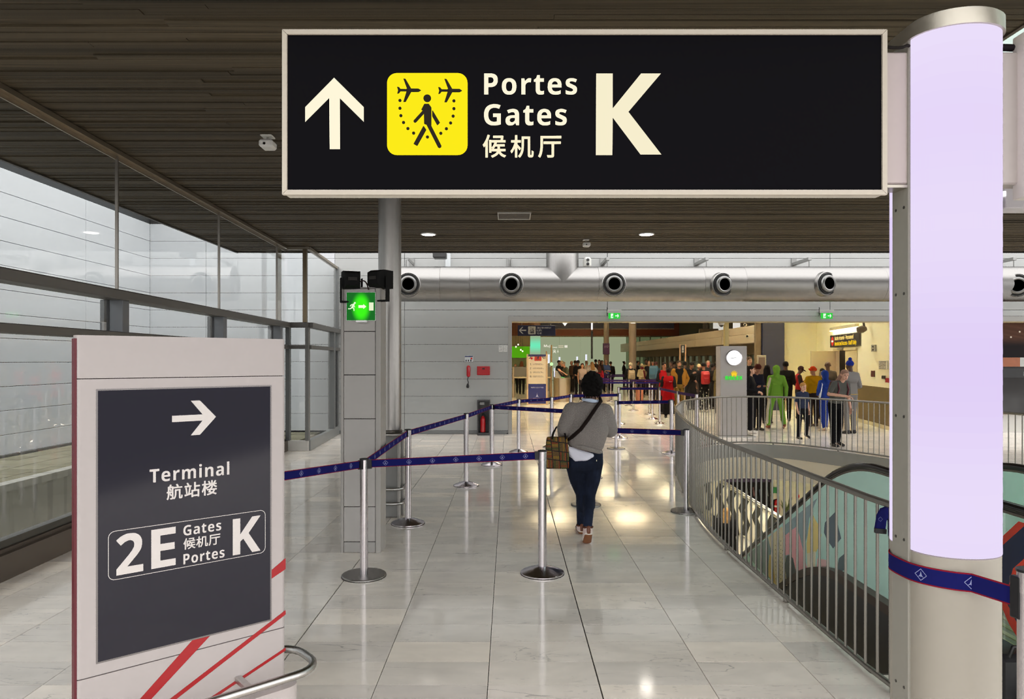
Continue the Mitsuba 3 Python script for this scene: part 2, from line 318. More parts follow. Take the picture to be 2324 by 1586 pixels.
'楼':"333|6,69 13,80 28,110 42,151 50,185 49,187 14,188 13,219 19,222 53,223 53,281 57,286 86,286 88,283 88,223 114,222 121,218 124,221 154,222 149,235 133,261 133,264 134,267 156,277 161,277 164,273 180,248 189,230 187,223 189,221 200,222 200,281 203,286 234,284 237,221 245,222 246,229 258,246 276,280 281,280 306,269 306,261 280,222 316,220 316,190 264,189 263,187 292,166 323,150 324,142 311,130 307,122 301,121 267,142 236,167 236,127 232,122 224,122 217,106 219,104 314,104 320,101 319,72 283,71 271,43 257,24 257,22 264,19 292,8 316,-4 316,-11 298,-30 290,-31 268,-19 226,-1 207,-11 182,-20 147,-29 122,-32 119,-29 118,-23 109,-8 109,-3 112,0 150,6 178,13 180,16 174,20 141,30 137,33 138,41 151,58 157,70 116,72 114,101 112,101 108,97 102,97 89,120 88,119 88,-29 84,-32 57,-32 53,-28 53,84 50,84 43,64 33,44 27,36 21,36 19,38 6,62;187,50 189,48 220,37 235,53 244,70 199,71;116,106 116,103 177,105 188,129 191,132 200,133 200,164 195,163 166,138 139,121 130,120 126,122 126,117;89,180 112,147 138,160 164,178 174,188 124,189 121,191 118,187 89,187",
'电':"333|37,234 40,238 145,238 146,283 149,286 181,284 183,238 291,238 294,232 294,66 310,57 323,52 327,48 322,13 318,-1 312,-11 301,-21 282,-27 186,-27 167,-22 156,-14 148,0 146,11 144,58 74,58 73,40 71,38 39,38 37,40;182,22 184,15 191,10 277,10 282,13 287,23 290,57 183,58;182,95 184,93 256,93 257,129 183,130;182,166 184,164 256,165 257,202 183,202;73,95 75,93 145,93 145,129 74,130;73,166 75,164 145,165 145,200 143,202 74,202",
'梯':"333|4,64 7,71 23,97 33,120 54,182 53,187 14,187 11,190 11,218 14,221 59,222 59,283 61,286 90,286 92,283 93,222 95,221 123,221 124,227 128,231 166,231 167,235 156,255 148,268 148,274 169,284 176,284 181,278 192,259 205,231 237,231 264,286 272,286 297,277 297,270 277,232 308,231 311,228 311,140 309,137 237,137 237,112 238,111 319,111 321,109 322,101 320,66 316,28 309,9 302,2 287,-3 254,-3 251,0 250,11 244,27 248,31 278,30 280,32 283,43 287,78 238,79 237,-30 234,-32 208,-33 202,-30 201,44 177,18 161,4 133,-14 123,-17 106,4 106,11 126,22 152,41 176,66 184,78 130,79 127,82 127,88 131,113 128,113 114,97 110,96 107,98 96,119 94,120 93,-28 90,-32 61,-32 59,-29 59,94 56,94 46,68 27,36 21,36 18,39 11,55;238,199 237,198 237,169 276,169 276,199;94,179 132,124 133,126 137,166 140,169 202,169 202,198 130,199 129,191 126,187 94,187;167,136 165,111 202,111 202,136",
}
_gl = {}


def glyph(c):
    if c not in _gl:
        adv, rings = GLYPH[c].split('|')
        g = Polygon()
        for r in filter(None, rings.split(';')):
            g = g.symmetric_difference(Polygon([tuple(map(int, q.split(','))) for q in r.split()]).buffer(0))
        _gl[c] = (int(adv), g)
    return _gl[c]


def text(s, cap, track=0.0, width=None):
    """Lettering with its baseline on y = 0 and capitals cap high; width: stretched or squeezed to that."""
    k, x, out = cap / 238.0, 0.0, []
    for c in s:
        if c == ' ':
            x += 87 * k + track
            continue
        adv, g = glyph(c)
        out.append(affinity.translate(affinity.scale(g, k, k, origin=(0, 0)), x, 0))
        x += adv * k + track
    g = unary_union(out)
    if width:
        b = g.bounds
        g = affinity.scale(affinity.translate(g, -b[0], 0), width / (b[2] - b[0]), 1, origin=(0, 0))
    return g


def cjk(s, size, pitch):
    out = []
    for i, c in enumerate(s):
        g = glyph(c)[1]
        b = g.bounds
        k = size / max(b[2] - b[0], b[3] - b[1])
        out.append(affinity.translate(affinity.scale(affinity.translate(g, -b[0], -b[1]), k, k, origin=(0, 0)), i * pitch, 0))
    return unary_union(out)

# ================================================================ the setting
TX, TY = 0.6, 0.29
TX0, TY0 = -0.114, 3.799


def marble(p, n, uv):
    i, j = dr.floor((p.x - TX0) / TX), dr.floor((p.y - TY0) / TY)
    r, r2 = mikit.cell_rand(i, j, 3), mikit.cell_rand(i, j, 8)
    base = mikit.mix((0.81, 0.745, 0.665), (0.70, 0.65, 0.59), r)
    base = dr.select(r2 > 0.9, mi.Color3f(0.89, 0.81, 0.71), base)
    u, v = p.x * 2.2 + r * 57, p.y * 5.0 + r2 * 31
    w = mikit.fbm(u * 0.8, v * 0.7, 2.0, 3)
    cloud = mikit.fbm(u * 1.6 + w * 3, v * 1.4, 5.0, 3)
    ridge = dr.abs(mikit.fbm(u * 0.75 + w * 2.2, v * 1.9 + w * 1.2 + u * (r2 - 0.5) * 1.6, 9.0, 4) - 0.5)
    fleck = mikit.smoothstep(0.80, 0.86, mikit.noise(u * 13, v * 17, 4.0)) * mikit.smoothstep(0.55, 0.7, mikit.noise(u * 1.3, v * 1.2, 8.0))
    vein = (1 - mikit.smoothstep(0.0, 0.017, ridge)) * mikit.smoothstep(0.47, 0.66, mikit.fbm(u * 0.7, v * 0.5, r * 9, 2)) * (0.35 + 0.65 * r2)
    c = base * (0.86 + 0.28 * cloud) * (1 - 0.45 * vein) * (1 - 0.12 * fleck)
    fx, fy = (p.x - TX0) / TX - i, (p.y - TY0) / TY - j
    far = (p.y > 16.5) | (p.x > 2.3)
    line = ((fx < 0.008) | (fx > 0.992) | (fy < 0.014) | (fy > 0.986)) & far
    return dr.select(line, c * 0.62, c)


def plank_wood(p, n, uv):
    r = mikit.noise(p.y * 7.0, p.x * 0.07, 4.0)
    g = mikit.fbm(p.x * 1.1 + r * 40, p.y * 42, r * 9, 4)
    b = mikit.fbm(p.x * 0.35 + r * 17, p.y * 4, 3.0, 3)
    s = 0.55 + 0.5 * r + 0.9 * (g - 0.5) + 0.7 * (b - 0.5)
    return mi.Color3f(0.084, 0.065, 0.041) * dr.maximum(s, 0.2)


def old_concrete(p, n, uv):
    a = mikit.fbm(p.y * 0.9, p.z * 0.8, p.x, 4)
    s = mikit.smoothstep(0.52, 0.75, mikit.fbm(p.y * 9, p.z * 0.7, 3.0, 3))
    return mikit.mix((0.30, 0.30, 0.265), (0.44, 0.43, 0.385), a) * (1 - 0.22 * s)


def paver(p, n, uv):
    r = mikit.cell_rand(dr.floor(p.x / 0.5), dr.floor(p.y / 0.5), 2)
    a = mikit.fbm(p.x * 3, p.y * 3, 1.0, 4)
    return mikit.mix((0.13, 0.122, 0.080), (0.27, 0.255, 0.180), 0.6 * a + 0.4 * r)


def clad(p, n, uv):
    a = mikit.fbm(p.x * 0.5 + p.y * 0.4, p.z * 0.3, 4.0, 3)
    return mi.Color3f(0.555, 0.57, 0.59) * (0.95 + 0.1 * a)


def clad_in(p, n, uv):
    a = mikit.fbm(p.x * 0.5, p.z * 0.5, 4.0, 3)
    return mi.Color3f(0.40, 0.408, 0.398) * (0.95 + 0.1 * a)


scene['marble'] = principled(mikit.proc(marble), 0.09, 0.5)
scene['plank_wood'] = principled(mikit.proc(plank_wood), 0.6, 0.2)
scene['old_concrete'] = principled(mikit.proc(old_concrete), 0.85, 0.2)
scene['paver'] = principled(mikit.proc(paver), 0.8, 0.2)
scene['clad'] = principled(mikit.proc(clad), 0.45, 0.35)
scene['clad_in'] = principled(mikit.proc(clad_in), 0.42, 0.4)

# ---- the oval void
_ctl = [(2.05, 3.95), (2.05, 5.5), (2.06, 6.8), (2.15, 7.9), (2.33, 9.2), (2.65, 11.0), (2.98, 12.2), (3.34, 13.2), (3.92, 14.1), (4.4, 14.55), (5.0, 14.72),
        (5.6, 14.5), (6.06, 13.95), (6.75, 12.4), (7.2, 10.2), (7.35, 8.2), (7.4, 6.0), (7.4, 3.95)]


def spline(c, m=8):
    c = np.array(c, float)
    q = np.vstack([2 * c[0] - c[1], c, 2 * c[-1] - c[-2]])
    out = []
    for i in range(1, len(q) - 2):
        for t in np.arange(m) / m:
            a, b, d, e = q[i - 1:i + 3]
            out.append(0.5 * (2 * b + (d - a) * t + (2 * a - 5 * b + 4 * d - e) * t * t + (3 * b - a - 3 * d + e) * t ** 3))
    return np.vstack(out + [c[-1]])


EDGE = spline(_ctl)
VOID = Polygon(EDGE)

# ---- floor: slab, marble tiles, far field
fl = struct('floor', 'polished pale marble floor with tight joints')
FACE = -4.02      # the glass facade's foot at Y = 5.57


def face_x(Y):
    return FACE - 0.0325 * (Y - 5.57)


near = Polygon([(face_x(-2) - 0.1, -2.0), (13.0, -2.0), (13.0, 16.75), (face_x(16.75) - 0.1, 16.75)]).difference(VOID)
add(fl, place(extr(near, 0.3), (0, 0, -0.306), (1, 0, 0), (0, 1, 0), (0, 0, 1)), 'matte', color=(66, 63, 58))
tile_area = Polygon([(face_x(-2) + 0.02, -2.0), (12.9, -2.0), (12.9, 16.7), (face_x(16.7) + 0.02, 16.7)]).difference(VOID.buffer(0.03))
cells = []
for i in range(-7, 22):
    for j in range(-20, 45):
        x0, y0 = TX0 + i * TX, TY0 + j * TY
        g = 0.0016
        c = sbox(x0 + (0.0065 if i in (1, -2) else 0.0026), y0 + g, x0 + TX - g, y0 + TY - g)
        if not c.intersects(tile_area):
            continue
        if not tile_area.contains(c):
            c = c.intersection(tile_area)
            if c.is_empty or c.geom_type != 'Polygon' or c.area < 0.002:
                continue
        d = y0 + TY / 2
        seen = d > 2.6 and abs((x0 + TX / 2) / d) < 0.76 and x0 < 2.3
        cells.append((d if seen else 999 + d, c))
cells.sort(key=lambda q: q[0])
rest = []


def tile_mesh(c):
    lift = 0.0006 * rng.random()
    return place(extr(c, 0.010), (0, 0, -0.010 + lift - 0.0006), (1, 0, 0), (0, 1, 0), (0, 0, 1))


for q, (d, c) in enumerate(cells):
    if q < 300 and d < 900:
        part(fl, 'tile', tile_mesh(c), 'marble')
    else:
        rest.append(tile_mesh(c))
part(fl, 'tile_field', join(*rest), 'marble', label='the remaining marble floor tiles', kind='stuff')
part(fl, 'far_paving', place(extr(sbox(-1.2, 16.705, 17.0, 62.0), 0.3), (0, 0, -0.3), (1, 0, 0), (0, 1, 0), (0, 0, 1)), 'marble', label='warm lit far paving')

# ---- ceiling of dark planks
CZ = 3.94
ce = struct('ceiling', 'low ceiling of dark brown timber planks')
SKYHOLE = sbox(3.35, 2.2, 9.6, 9.15)
roof = sbox(-5.5, 1.0, 13.0, 14.3).difference(SKYHOLE)
add(ce, place(extr(roof, 0.1), (0, 0, CZ + 0.035), (1, 0, 0), (0, 1, 0), (0, 0, 1)), 'matte', color=(24, 20, 16))
back_rows = []
y_next = 1.0
while y_next < 14.25:
    y0, wdt = y_next, 0.062 + 0.026 * rng.random()
    y_next = y0 + wdt
    y1 = min(y_next - 0.003 - 0.007 * rng.random(), 14.3)
    spans = [(-5.5, 13.0)] if not (1.95 < y0 < 9.15) else [(-5.5, 3.35), (9.6, 13.0)]
    for a, b in spans:
        cut = a + (b - a) * (0.25 + 0.5 * rng.random())
        for u, v in (((a, cut - 0.0015), (cut + 0.0015, b)) if 3.9 < y0 < 6.6 else ((a, b),)):
            z = CZ + 0.016 * rng.random() ** 2
            m = box(u, v, y0, y1, z, CZ + 0.04)
            if y0 > 3.9:
                part(ce, 'plank', m, 'plank_wood')
            else:
                back_rows.append(m)
part(ce, 'plank_field', join(*back_rows), 'plank_wood', label='the planks nearer than the sign', kind='stuff')
part(ce, 'edge_fascia', join(box(-5.54, -5.5, 1.0, 14.34, CZ - 0.02, CZ + 0.14), box(-5.5, 13, 14.3, 14.34, CZ - 0.015, CZ + 0.14)), 'satin', color=(40, 36, 31))
part(ce, 'skylight_trim', join(box(3.35, 3.38, 2.2, 9.15, CZ - 0.01, CZ + 0.35), box(3.35, 9.6, 9.12, 9.15, CZ - 0.01, CZ + 0.35), box(9.57, 9.6, 2.2, 9.15, CZ - 0.01, CZ + 0.35)), 'satin', color=(70, 60, 50))

w3 = struct('window_3', 'pale green roof glass over the oval void')
scene['glass_mint'] = {'type': 'thindielectric', 'int_ior': 1.5, 'specular_transmittance': {'type': 'rgb', 'value': [0.33, 0.43, 0.40]}}
add(w3, join(*[box(3.35 + 1.56 * k - 0.03, 3.35 + 1.56 * k + 0.03, 2.2, 9.15, CZ + 0.3, CZ + 0.38) for k in range(5)]), 'satin', color=(90, 84, 76))
for k in range(4):
    x = 3.35 + 1.56 * k
    part(w3, 'pane', (np.array([[x + 0.03, 2.2, CZ + 0.34], [x + 1.53, 2.2, CZ + 0.34], [x + 1.53, 9.15, CZ + 0.34], [x + 0.03, 9.15, CZ + 0.34]]), np.array([[0, 1, 2], [0, 2, 3]])), 'glass_mint')

# ---- back wall of grey metal panels, with the wide opening
WY = 16.7
wb = struct('wall_back', 'grey metal panel wall at the end of the hall')
add(wb, join(box(-8.5, 0.02, WY + 0.02, WY + 0.25, -0.3, 5.5), box(0.02, 13.0, WY + 0.02, WY + 0.25, 2.79, 5.5)), 'matte', color=(48, 48, 48))
ROWS = [0.08] + [0.4875 + 0.4075 * k for k in range(12)]
SEAMS = [-8.5, -7.17, -4.12, -2.47, 0.0]
for k in range(12):
    z0, z1 = ROWS[k], ROWS[k + 1]
    for a, b in zip(SEAMS[:-1], SEAMS[1:]):
        if z0 > 2.7 and a == -2.47:
            continue
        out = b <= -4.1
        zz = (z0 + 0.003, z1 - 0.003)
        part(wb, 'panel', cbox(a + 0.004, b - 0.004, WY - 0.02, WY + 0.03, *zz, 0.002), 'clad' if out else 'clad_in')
    if z1 > 2.8:
        for a, b in zip([-2.47, 2.33, 7.6], [2.33, 7.6, 13.0]):
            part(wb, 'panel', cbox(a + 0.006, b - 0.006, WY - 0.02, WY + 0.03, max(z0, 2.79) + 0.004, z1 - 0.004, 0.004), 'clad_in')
part(wb, 'plinth', join(box(-4.05, -0.02, WY - 0.06, WY + 0.03, 0.03, 0.078), box(-4.05, -0.05, WY - 0.03, WY + 0.03, 0, 0.03)), 'satin', color=(118, 120, 120), label='low grey metal plinth')
part(wb, 'opening_frame', join(cbox(-0.02, 0.07, WY - 0.035, WY + 0.27, 0, 2.787), cbox(-0.02, 13, WY - 0.035, WY + 0.27, 2.665, 2.787)), 'satin', color=(160, 158, 154), label='metal frame round the wide opening')
part(wb, 'opening_reveal', box(0.07, 13, WY + 0.0, WY + 0.26, 2.645, 2.665), 'satin', color=(196, 180, 140))
part(wb, 'post', box(-1.50, -1.38, WY - 0.06, WY - 0.02, 3.3, 5.2), 'satin', color=(205, 210, 212), label='pale upright post above the duct')

# ---- wall of the neighbouring building, seen through the glass
wo = struct('wall_outside', 'pale cladding panel wall beyond the glass')
add(wo, box(-8.75, -8.53, -3.0, WY + 0.25, -2.8, 5.35), 'matte', color=(60, 62, 64))
for k in range(-1, 12):
    z0, z1 = ROWS[0] + 0.4075 * k, ROWS[0] + 0.4075 * (k + 1)
    for a, b in ((-3.0, 4.6), (4.6, 9.4), (9.4, 14.15), (14.15, WY - 0.03)):
        part(wo, 'panel', cbox(-8.54, -8.49, a + 0.004, b - 0.004, z0 + 0.004, z1 - 0.004, 0.004), 'clad')
te = struct('ground_terrace', 'mossy paved strip between glass and outer wall')
add(te, join(box(-8.5, -6.5, -3, WY, -2.8, 0.06), box(-6.5, -4.45, 12.6, WY, -2.8, 0.0)), 'old_concrete')
for i in range(4):
    for j in range(26):
        a, b = -8.5 + i * 0.5, 3.0 + j * 0.5 + (0.25 if i % 2 else 0)
        part(te, 'paver', box(a + 0.006, a + 0.494, b + 0.006, min(b + 0.494, WY), 0.06, 0.118 + 0.004 * rng.random()), 'paver')
for i in range(4):
    for j in range(8):
        a, b = -6.45 + i * 0.5, 12.65 + j * 0.5
        part(te, 'paver', box(a + 0.006, a + 0.494, b + 0.006, min(b + 0.494, WY), 0.0, 0.048), 'paver')
part(te, 'kerb', join(box(-6.62, -6.44, -3, 12.6, 0.06, 0.155)), 'old_concrete', label='weathered concrete kerb of the terrace')
part(te, 'gutter', box(-8.5, -8.40, -3, WY, 0.118, 0.16), 'satin', color=(60, 62, 58))
part(te, 'well_floor', box(-6.5, -4.2, -3, 12.6, -2.8, -2.7), 'old_concrete')

# ---- glass facade on the left
wd = struct('window_1', 'long glass facade with grey metal rails on the left')
_d = np.array([-0.0325, 1.0, 0]) / math.hypot(0.0325, 1)
_n = np.array([1.0, 0.0325, 0]) / math.hypot(0.0325, 1)


def fac(m):
    """Facade coordinates (w into the hall, u along, z) to the world."""
    return place(m, (FACE, 5.57, 0), _n, _d, (0, 0, 1))


U0, U1 = -7.6, 8.03
GREY = (86, 84, 81)
add(wd, fac(join(box(-0.10, 0.03, U0, U1, 0.0, 0.205), box(-0.14, -0.02, U0, U1, 0.205, 0.235))), 'satin', color=(70, 62, 55))
part(wd, 'bottom_rail', fac(join(cbox(-0.10, -0.045, U0, U1, 0.235, 0.30), box(-0.105, -0.02, U0, U1, 0.300, 0.308))), 'satin', color=(58, 57, 52))
part(wd, 'bottom_rail', fac(box(-0.052, -0.03, U0, U1, 0.203, 0.222)), 'metal', color=(190, 190, 188))
part(wd, 'beam', fac(cbox(-0.12, 0.09, U0, U1 + 0.1, 2.375, 2.475, 0.012)), 'satin', color=GREY, label='grey horizontal beam')
part(wd, 'transom', fac(cbox(-0.10, 0.05, U0, U1 + 0.05, 1.965, 2.045, 0.008)), 'satin', color=GREY)
part(wd, 'head_channel', fac(join(box(-0.05, 0.02, U0, U1, CZ - 0.05, CZ - 0.005), box(-0.05, -0.035, U0, U1, CZ - 0.09, CZ - 0.05))), 'metal', color=(150, 140, 125))
for k in range(-3, 3):
    u = 1.83 + 2.83 * k
    part(wd, 'post', fac(cbox(-0.19, 0.045, u - 0.04, u + 0.10, 0.0, 2.38, 0.006)), 'satin', color=(104, 107, 112))
    part(wd, 'gasket', fac(box(-0.14, -0.09, u - 0.05, u - 0.04, 0.3, 2.38)), 'matte', color=(38, 38, 38))
    part(wd, 'glazing_bead', fac(box(-0.05, -0.02, u - 0.01, u + 0.01, 2.475, CZ - 0.05)), 'metal', color=(140, 135, 128))
    for z0, z1 in ((0.30, 1.965), (2.045, 2.375), (2.475, CZ - 0.05)):
        part(wd, 'pane', fac((np.array([[-0.04, u + 0.02, z0], [-0.04, u + 2.81, z0], [-0.04, u + 2.81, z1], [-0.04, u + 0.02, z1]]), np.array([[0, 1, 2], [0, 2, 3]]))) if u + 2.8 < U1 + 0.1 else
             fac((np.array([[-0.04, u + 0.02, z0], [-0.04, U1, z0], [-0.04, U1, z1], [-0.04, u + 0.02, z1]]), np.array([[0, 1, 2], [0, 2, 3]]))), 'glass')
for k in range(9):
    u = -0.6 + 0.95 * k
    part(wd, 'bolt', fac(lathe([(0.018, 0), (0.018, 0.012), (0.010, 0.02)], 10, (-0.06, u, 2.475))), 'metal', True, (90, 88, 84))

w2 = struct('window_2', 'glazed bay that steps into the hall by the back wall')
A, B, C = np.array([-4.28, 13.60]), np.array([-3.86, 13.60]), np.array([-4.04, 16.66])


def seg(p, q, w0, w1, z0, z1, s0=0.0, s1=None, c=0.005):
    """A bar along p -> q: w across (positive into the hall), s along."""
    d = np.array([q[0] - p[0], q[1] - p[1], 0.0])
    L = np.linalg.norm(d)
    d /= L
    m = cbox(s0, L if s1 is None else s1, w0, w1, z0, z1, c)
    return place(m, (p[0], p[1], 0), d, (d[1], -d[0], 0), (0, 0, 1))


add(w2, join(seg(A, B, -0.05, 0.04, 0, 0.20)), 'satin', color=(190, 188, 182))
part(w2, 'sill', seg(B, C, -0.05, 0.04, 0, 0.20), 'satin', color=(128, 130, 128))
for z0, z1, w, c in ((2.375, 2.475, 0.08, GREY), (1.965, 2.04, 0.05, GREY), (CZ - 0.06, CZ - 0.005, 0.03, (120, 112, 100))):
    part(w2, 'transom', seg(A, B, -0.06, w, z0, z1), 'satin', color=c)
    part(w2, 'transom', seg(B, C, -0.06, w, z0, z1), 'satin', color=c)
part(w2, 'mullion', cbox(-4.30, -4.22, 13.55, 13.66, 0.2, 2.38), 'satin', color=(91, 93, 93))
part(w2, 'mullion', cbox(-3.92, -3.85, 13.55, 13.66, 0.2, 2.38), 'satin', color=(108, 108, 106))
part(w2, 'mullion', cbox(-4.46, -4.40, 13.58, 13.64, 2.475, CZ - 0.05), 'metal', color=(110, 98, 78), label='weathered brown glazing joint')
part(w2, 'mullion', cbox(-3.97, -3.89, 13.56, 13.64, 2.475, CZ - 0.05), 'metal', color=(110, 98, 78), label='weathered brown glazing joint')
part(w2, 'mullion', cbox(-4.08, -3.94, 15.9, 16.02, 0.2, 2.38), 'satin', color=(98, 100, 100))
part(w2, 'mullion', cbox(-4.10, -4.00, 16.5, 16.6, 0.0, CZ), 'satin', color=(104, 106, 106))
part(w2, 'door_leaf', box(-4.07, -4.02, 16.04, 16.48, 0.05, 1.95), 'satin', color=(46, 48, 50))
for z0, z1 in ((0.2, 1.965), (2.04, 2.375), (2.475, CZ - 0.06)):
    for p, q in ((A, B), (B, C)):
        part(w2, 'pane', (np.array([[p[0], p[1], z0], [q[0], q[1], z0], [q[0], q[1], z1], [p[0], p[1], z1]]), np.array([[0, 1, 2], [0, 2, 3]])), 'glass')

# ---- edge of the floor round the void
ve = struct('floor_edge', 'grey slab edge and cream fascia round the oval void')


def ribbon(path, z0, z1, t):
    """A band standing along the void's edge, t metres into the void."""
    g = Polygon(path).difference(Polygon(path).buffer(-t))
    g = g.difference(sbox(-5, -5, 20, 4.1))
    return place(extr(g, z1 - z0), (0, 0, z0), (1, 0, 0), (0, 1, 0), (0, 0, 1))


add(ve, ribbon(EDGE, -0.27, -0.002, 0.03), 'satin', color=(152, 150, 146))
part(ve, 'fascia', ribbon(EDGE, -0.70, -0.27, 0.02), 'matte', color=(226, 214, 194), label='cream curved fascia under the slab edge')

# ---- lower level
lf = struct('floor_lower', 'bright white floor of the lower level')
add(lf, box(-3.95, 13, 3, 22.5, -3.6, -3.5), 'gloss', color=(226, 222, 210))
add(struct('wall_lower', 'white wall of the lower level'), join(box(-3.95, 13, 22.3, 22.5, -3.5, -0.3), box(-4.1, -3.95, 3, 22.5, -3.5, -0.31), box(13, 13.2, 3, 22.5, -3.5, -0.3), box(-3.95, 13, 2.8, 3.0, -3.5, -0.31)), 'matte', color=(238, 234, 214))
hole = sbox(-4.1, 2.8, 13.2, 22.5).difference(VOID)
add(struct('ceiling_lower', 'white ceiling of the lower level'), place(extr(hole, 0.02), (0, 0, -0.72), (1, 0, 0), (0, 1, 0), (0, 0, 1)), 'matte', color=(236, 232, 220))
for k, (x, y) in enumerate(((3.0, 19.0), (7.0, 19.0), (0.5, 12.0), (10, 12.0), (5.5, 16.5))):
    t = thing('lower_ceiling_light', 'flat ceiling panel light of the lower level', 'ceiling light', 'lower level ceiling lights')
    part(t, 'frame', box(x - 0.62, x + 0.62, y - 0.62, y + 0.62, -0.745, -0.721), 'satin', color=(220, 220, 220))
    part(t, 'diffuser', box(x - 0.6, x + 0.6, y - 0.6, y + 0.6, -0.76, -0.746), 'dark_body', **glow((1.0, 0.93, 0.76), 16.0))

# ---- far hall beyond the opening
HZ = 5.4
add(struct('ceiling_far', 'ceiling of the far hall'), box(-1.3, 17.2, WY + 0.25, 62.2, HZ, HZ + 0.1), 'matte', color=(210, 200, 180))
fw = struct('wall_far', 'far wall of pale green glass under a red-brown timber band')
add(fw, box(-1.3, 17.2, 60.3, 60.5, 0, HZ), 'matte', color=(150, 150, 130))
xs = [0.5, 2.2, 4.3, 6.1, 8.2, 10.0]
for a, b in zip(xs[:-1], xs[1:]):
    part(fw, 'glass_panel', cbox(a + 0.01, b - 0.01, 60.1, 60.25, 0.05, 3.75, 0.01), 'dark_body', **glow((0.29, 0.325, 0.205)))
part(fw, 'timber_band', cbox(-1.0, 14.5, 60.0, 60.28, 3.8, 5.3, 0.01), 'satin', color=(134, 66, 30), label='red-brown timber band')
part(fw, 'ledge', box(-1.0, 12, 59.9, 60.2, 3.72, 3.82), 'satin', color=(190, 170, 140))
for k in range(5):
    x = 10.2 + 0.9 * k
    part(fw, 'glazing_bar', box(x, x + 0.08, 59.95, 60.2, 0, 3.75), 'satin', color=(170, 168, 150))
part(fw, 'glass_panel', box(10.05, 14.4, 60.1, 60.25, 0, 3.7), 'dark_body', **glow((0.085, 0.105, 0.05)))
add(struct('wall_far_left', 'side wall of the far hall'), box(-1.4, -1.2, WY + 0.25, 60.5, 0, HZ), 'matte', color=(180, 170, 150))
add(struct('wall_far_right', 'side wall of the far hall'), box(17.0, 17.2, WY + 0.25, 60.5, 0, HZ), 'matte', color=(180, 170, 150))
for x in (2.0, 5.5, 8.8):
    for y in (20.5, 26, 32, 38, 45, 53):
        if y < 27:
            t = thing('hall_ceiling_light', 'warm panel light in the far hall ceiling', 'ceiling light', 'far hall ceiling lights')
            part(t, 'frame', box(x - 0.66, x + 0.66, y - 0.66, y + 0.66, HZ - 0.03, HZ - 0.002), 'satin', color=(210, 205, 195))
            part(t, 'diffuser', box(x - 0.62, x + 0.62, y - 0.62, y + 0.62, HZ - 0.045, HZ - 0.031), 'dark_body', **glow((1.0, 0.87, 0.64), HALL))
        else:       # troughs that light the ceiling
            t = thing('hall_uplight', 'hanging trough that lights the far hall ceiling', 'ceiling light', 'far hall uplights')
            part(t, 'trough', box(x - 0.7, x + 0.7, y - 0.7, y + 0.7, HZ - 0.55, HZ - 0.50), 'satin', color=(210, 205, 195))
            part(t, 'lamp', box(x - 0.6, x + 0.6, y - 0.6, y + 0.6, HZ - 0.499, HZ - 0.48), 'dark_body', **glow((1.0, 0.88, 0.66), HALL * 0.85))
            part(t, 'hanger', box(x - 0.01, x + 0.01, y - 0.65, y - 0.63, HZ - 0.5, HZ), 'satin', color=(120, 120, 120))

# bulkhead along the right of the far hall, and what stands above and under it
bh = struct('beam_far', 'long beige bulkhead running along the right of the far hall')
for a, b in zip((26.9, 31.5, 36, 42, 50), (31.5, 36, 42, 50, 60)):
    for z0, z1 in ((2.43, 2.78), (2.785, 3.10)):
        part(bh, 'panel', cbox(9.5, 9.8, a + 0.01, b - 0.01, z0, z1, 0.01), 'satin', color=(208, 188, 162))
add(bh, box(9.65, 14, 26.9, 60, 2.45, 3.08), 'matte', color=(140, 126, 104))
wr = struct('wall_booths', 'glazed booths under the beige bulkhead')
add(wr, box(11.4, 11.6, 26.9, 60, 0, 2.45), 'gloss', color=(66, 66, 54))
part(wr, 'soffit_panel', box(10.6, 11.4, 26.9, 60, 2.0, 2.45), 'matte', color=(110, 100, 84))
for k in range(22):
    y = 27.5 + 1.45 * k
    part(wr, 'glazing_bar', box(11.28, 11.4, y, y + 0.12, 0, 2.0), 'satin', color=(176, 172, 150))
for k in range(7):
    part(wr, 'blind', join(*[box(11.30, 11.38, 31 + 2.9 * k, 31.9 + 2.9 * k, 1.25 + 0.12 * q, 1.30 + 0.12 * q) for q in range(4)]), 'satin', color=(206, 204, 186))

# cream walls round the staff doors on the right
WP, WQ = np.array([9.39, 17.0]), np.array([10.87, 24.9])
sw = struct('wall_staff', 'cream wall with a dark lower half beside the staff doors')
CREAM = (246, 234, 196)
# door opening between Y 20.3 and 22.7 along the wall
_L = np.linalg.norm(WQ - WP)


def along(Y):
    return (Y - WP[1]) / (WQ[1] - WP[1]) * _L


s0, s1 = along(20.2), along(22.6)
add(sw, join(seg(WP, WQ, 0.0, 0.15, 0, HZ, 0, s0), seg(WP, WQ, 0.0, 0.15, 0, HZ, s1, _L), seg(WP, WQ, 0.0, 0.15, 2.1, HZ, s0, s1)), 'matte', color=CREAM)
part(sw, 'dado', join(seg(WP, WQ, -0.025, 0.01, 0.1, 1.05, 0, s0 - 0.1)), 'satin', color=(96, 84, 56), label='dark olive lower wall panel')
part(sw, 'skirting', seg(WP, WQ, -0.04, 0.01, 0.0, 0.1, 0, s0 - 0.1), 'satin', color=(206, 196, 160))
part(sw, 'end_wall', box(9.62, 11.0, 24.9, 25.1, 0, HZ), 'matte', color=CREAM)
part(sw, 'corner_return', box(9.39, 13.5, 16.97, 17.0, 0, 0.72), 'matte', color=(196, 194, 188))
nv = solo('navy_wall_panel', 'tall navy blue panel left of the cream staff wall', 'wall panel', cbox(8.86, 9.62, 24.6, 25.1, 0, HZ - 0.4, 0.01), 'satin', False, (34, 40, 62))
part(nv, 'edge_post', cbox(8.66, 8.84, 24.7, 24.9, 0, 4.6), 'satin', color=(120, 104, 80))

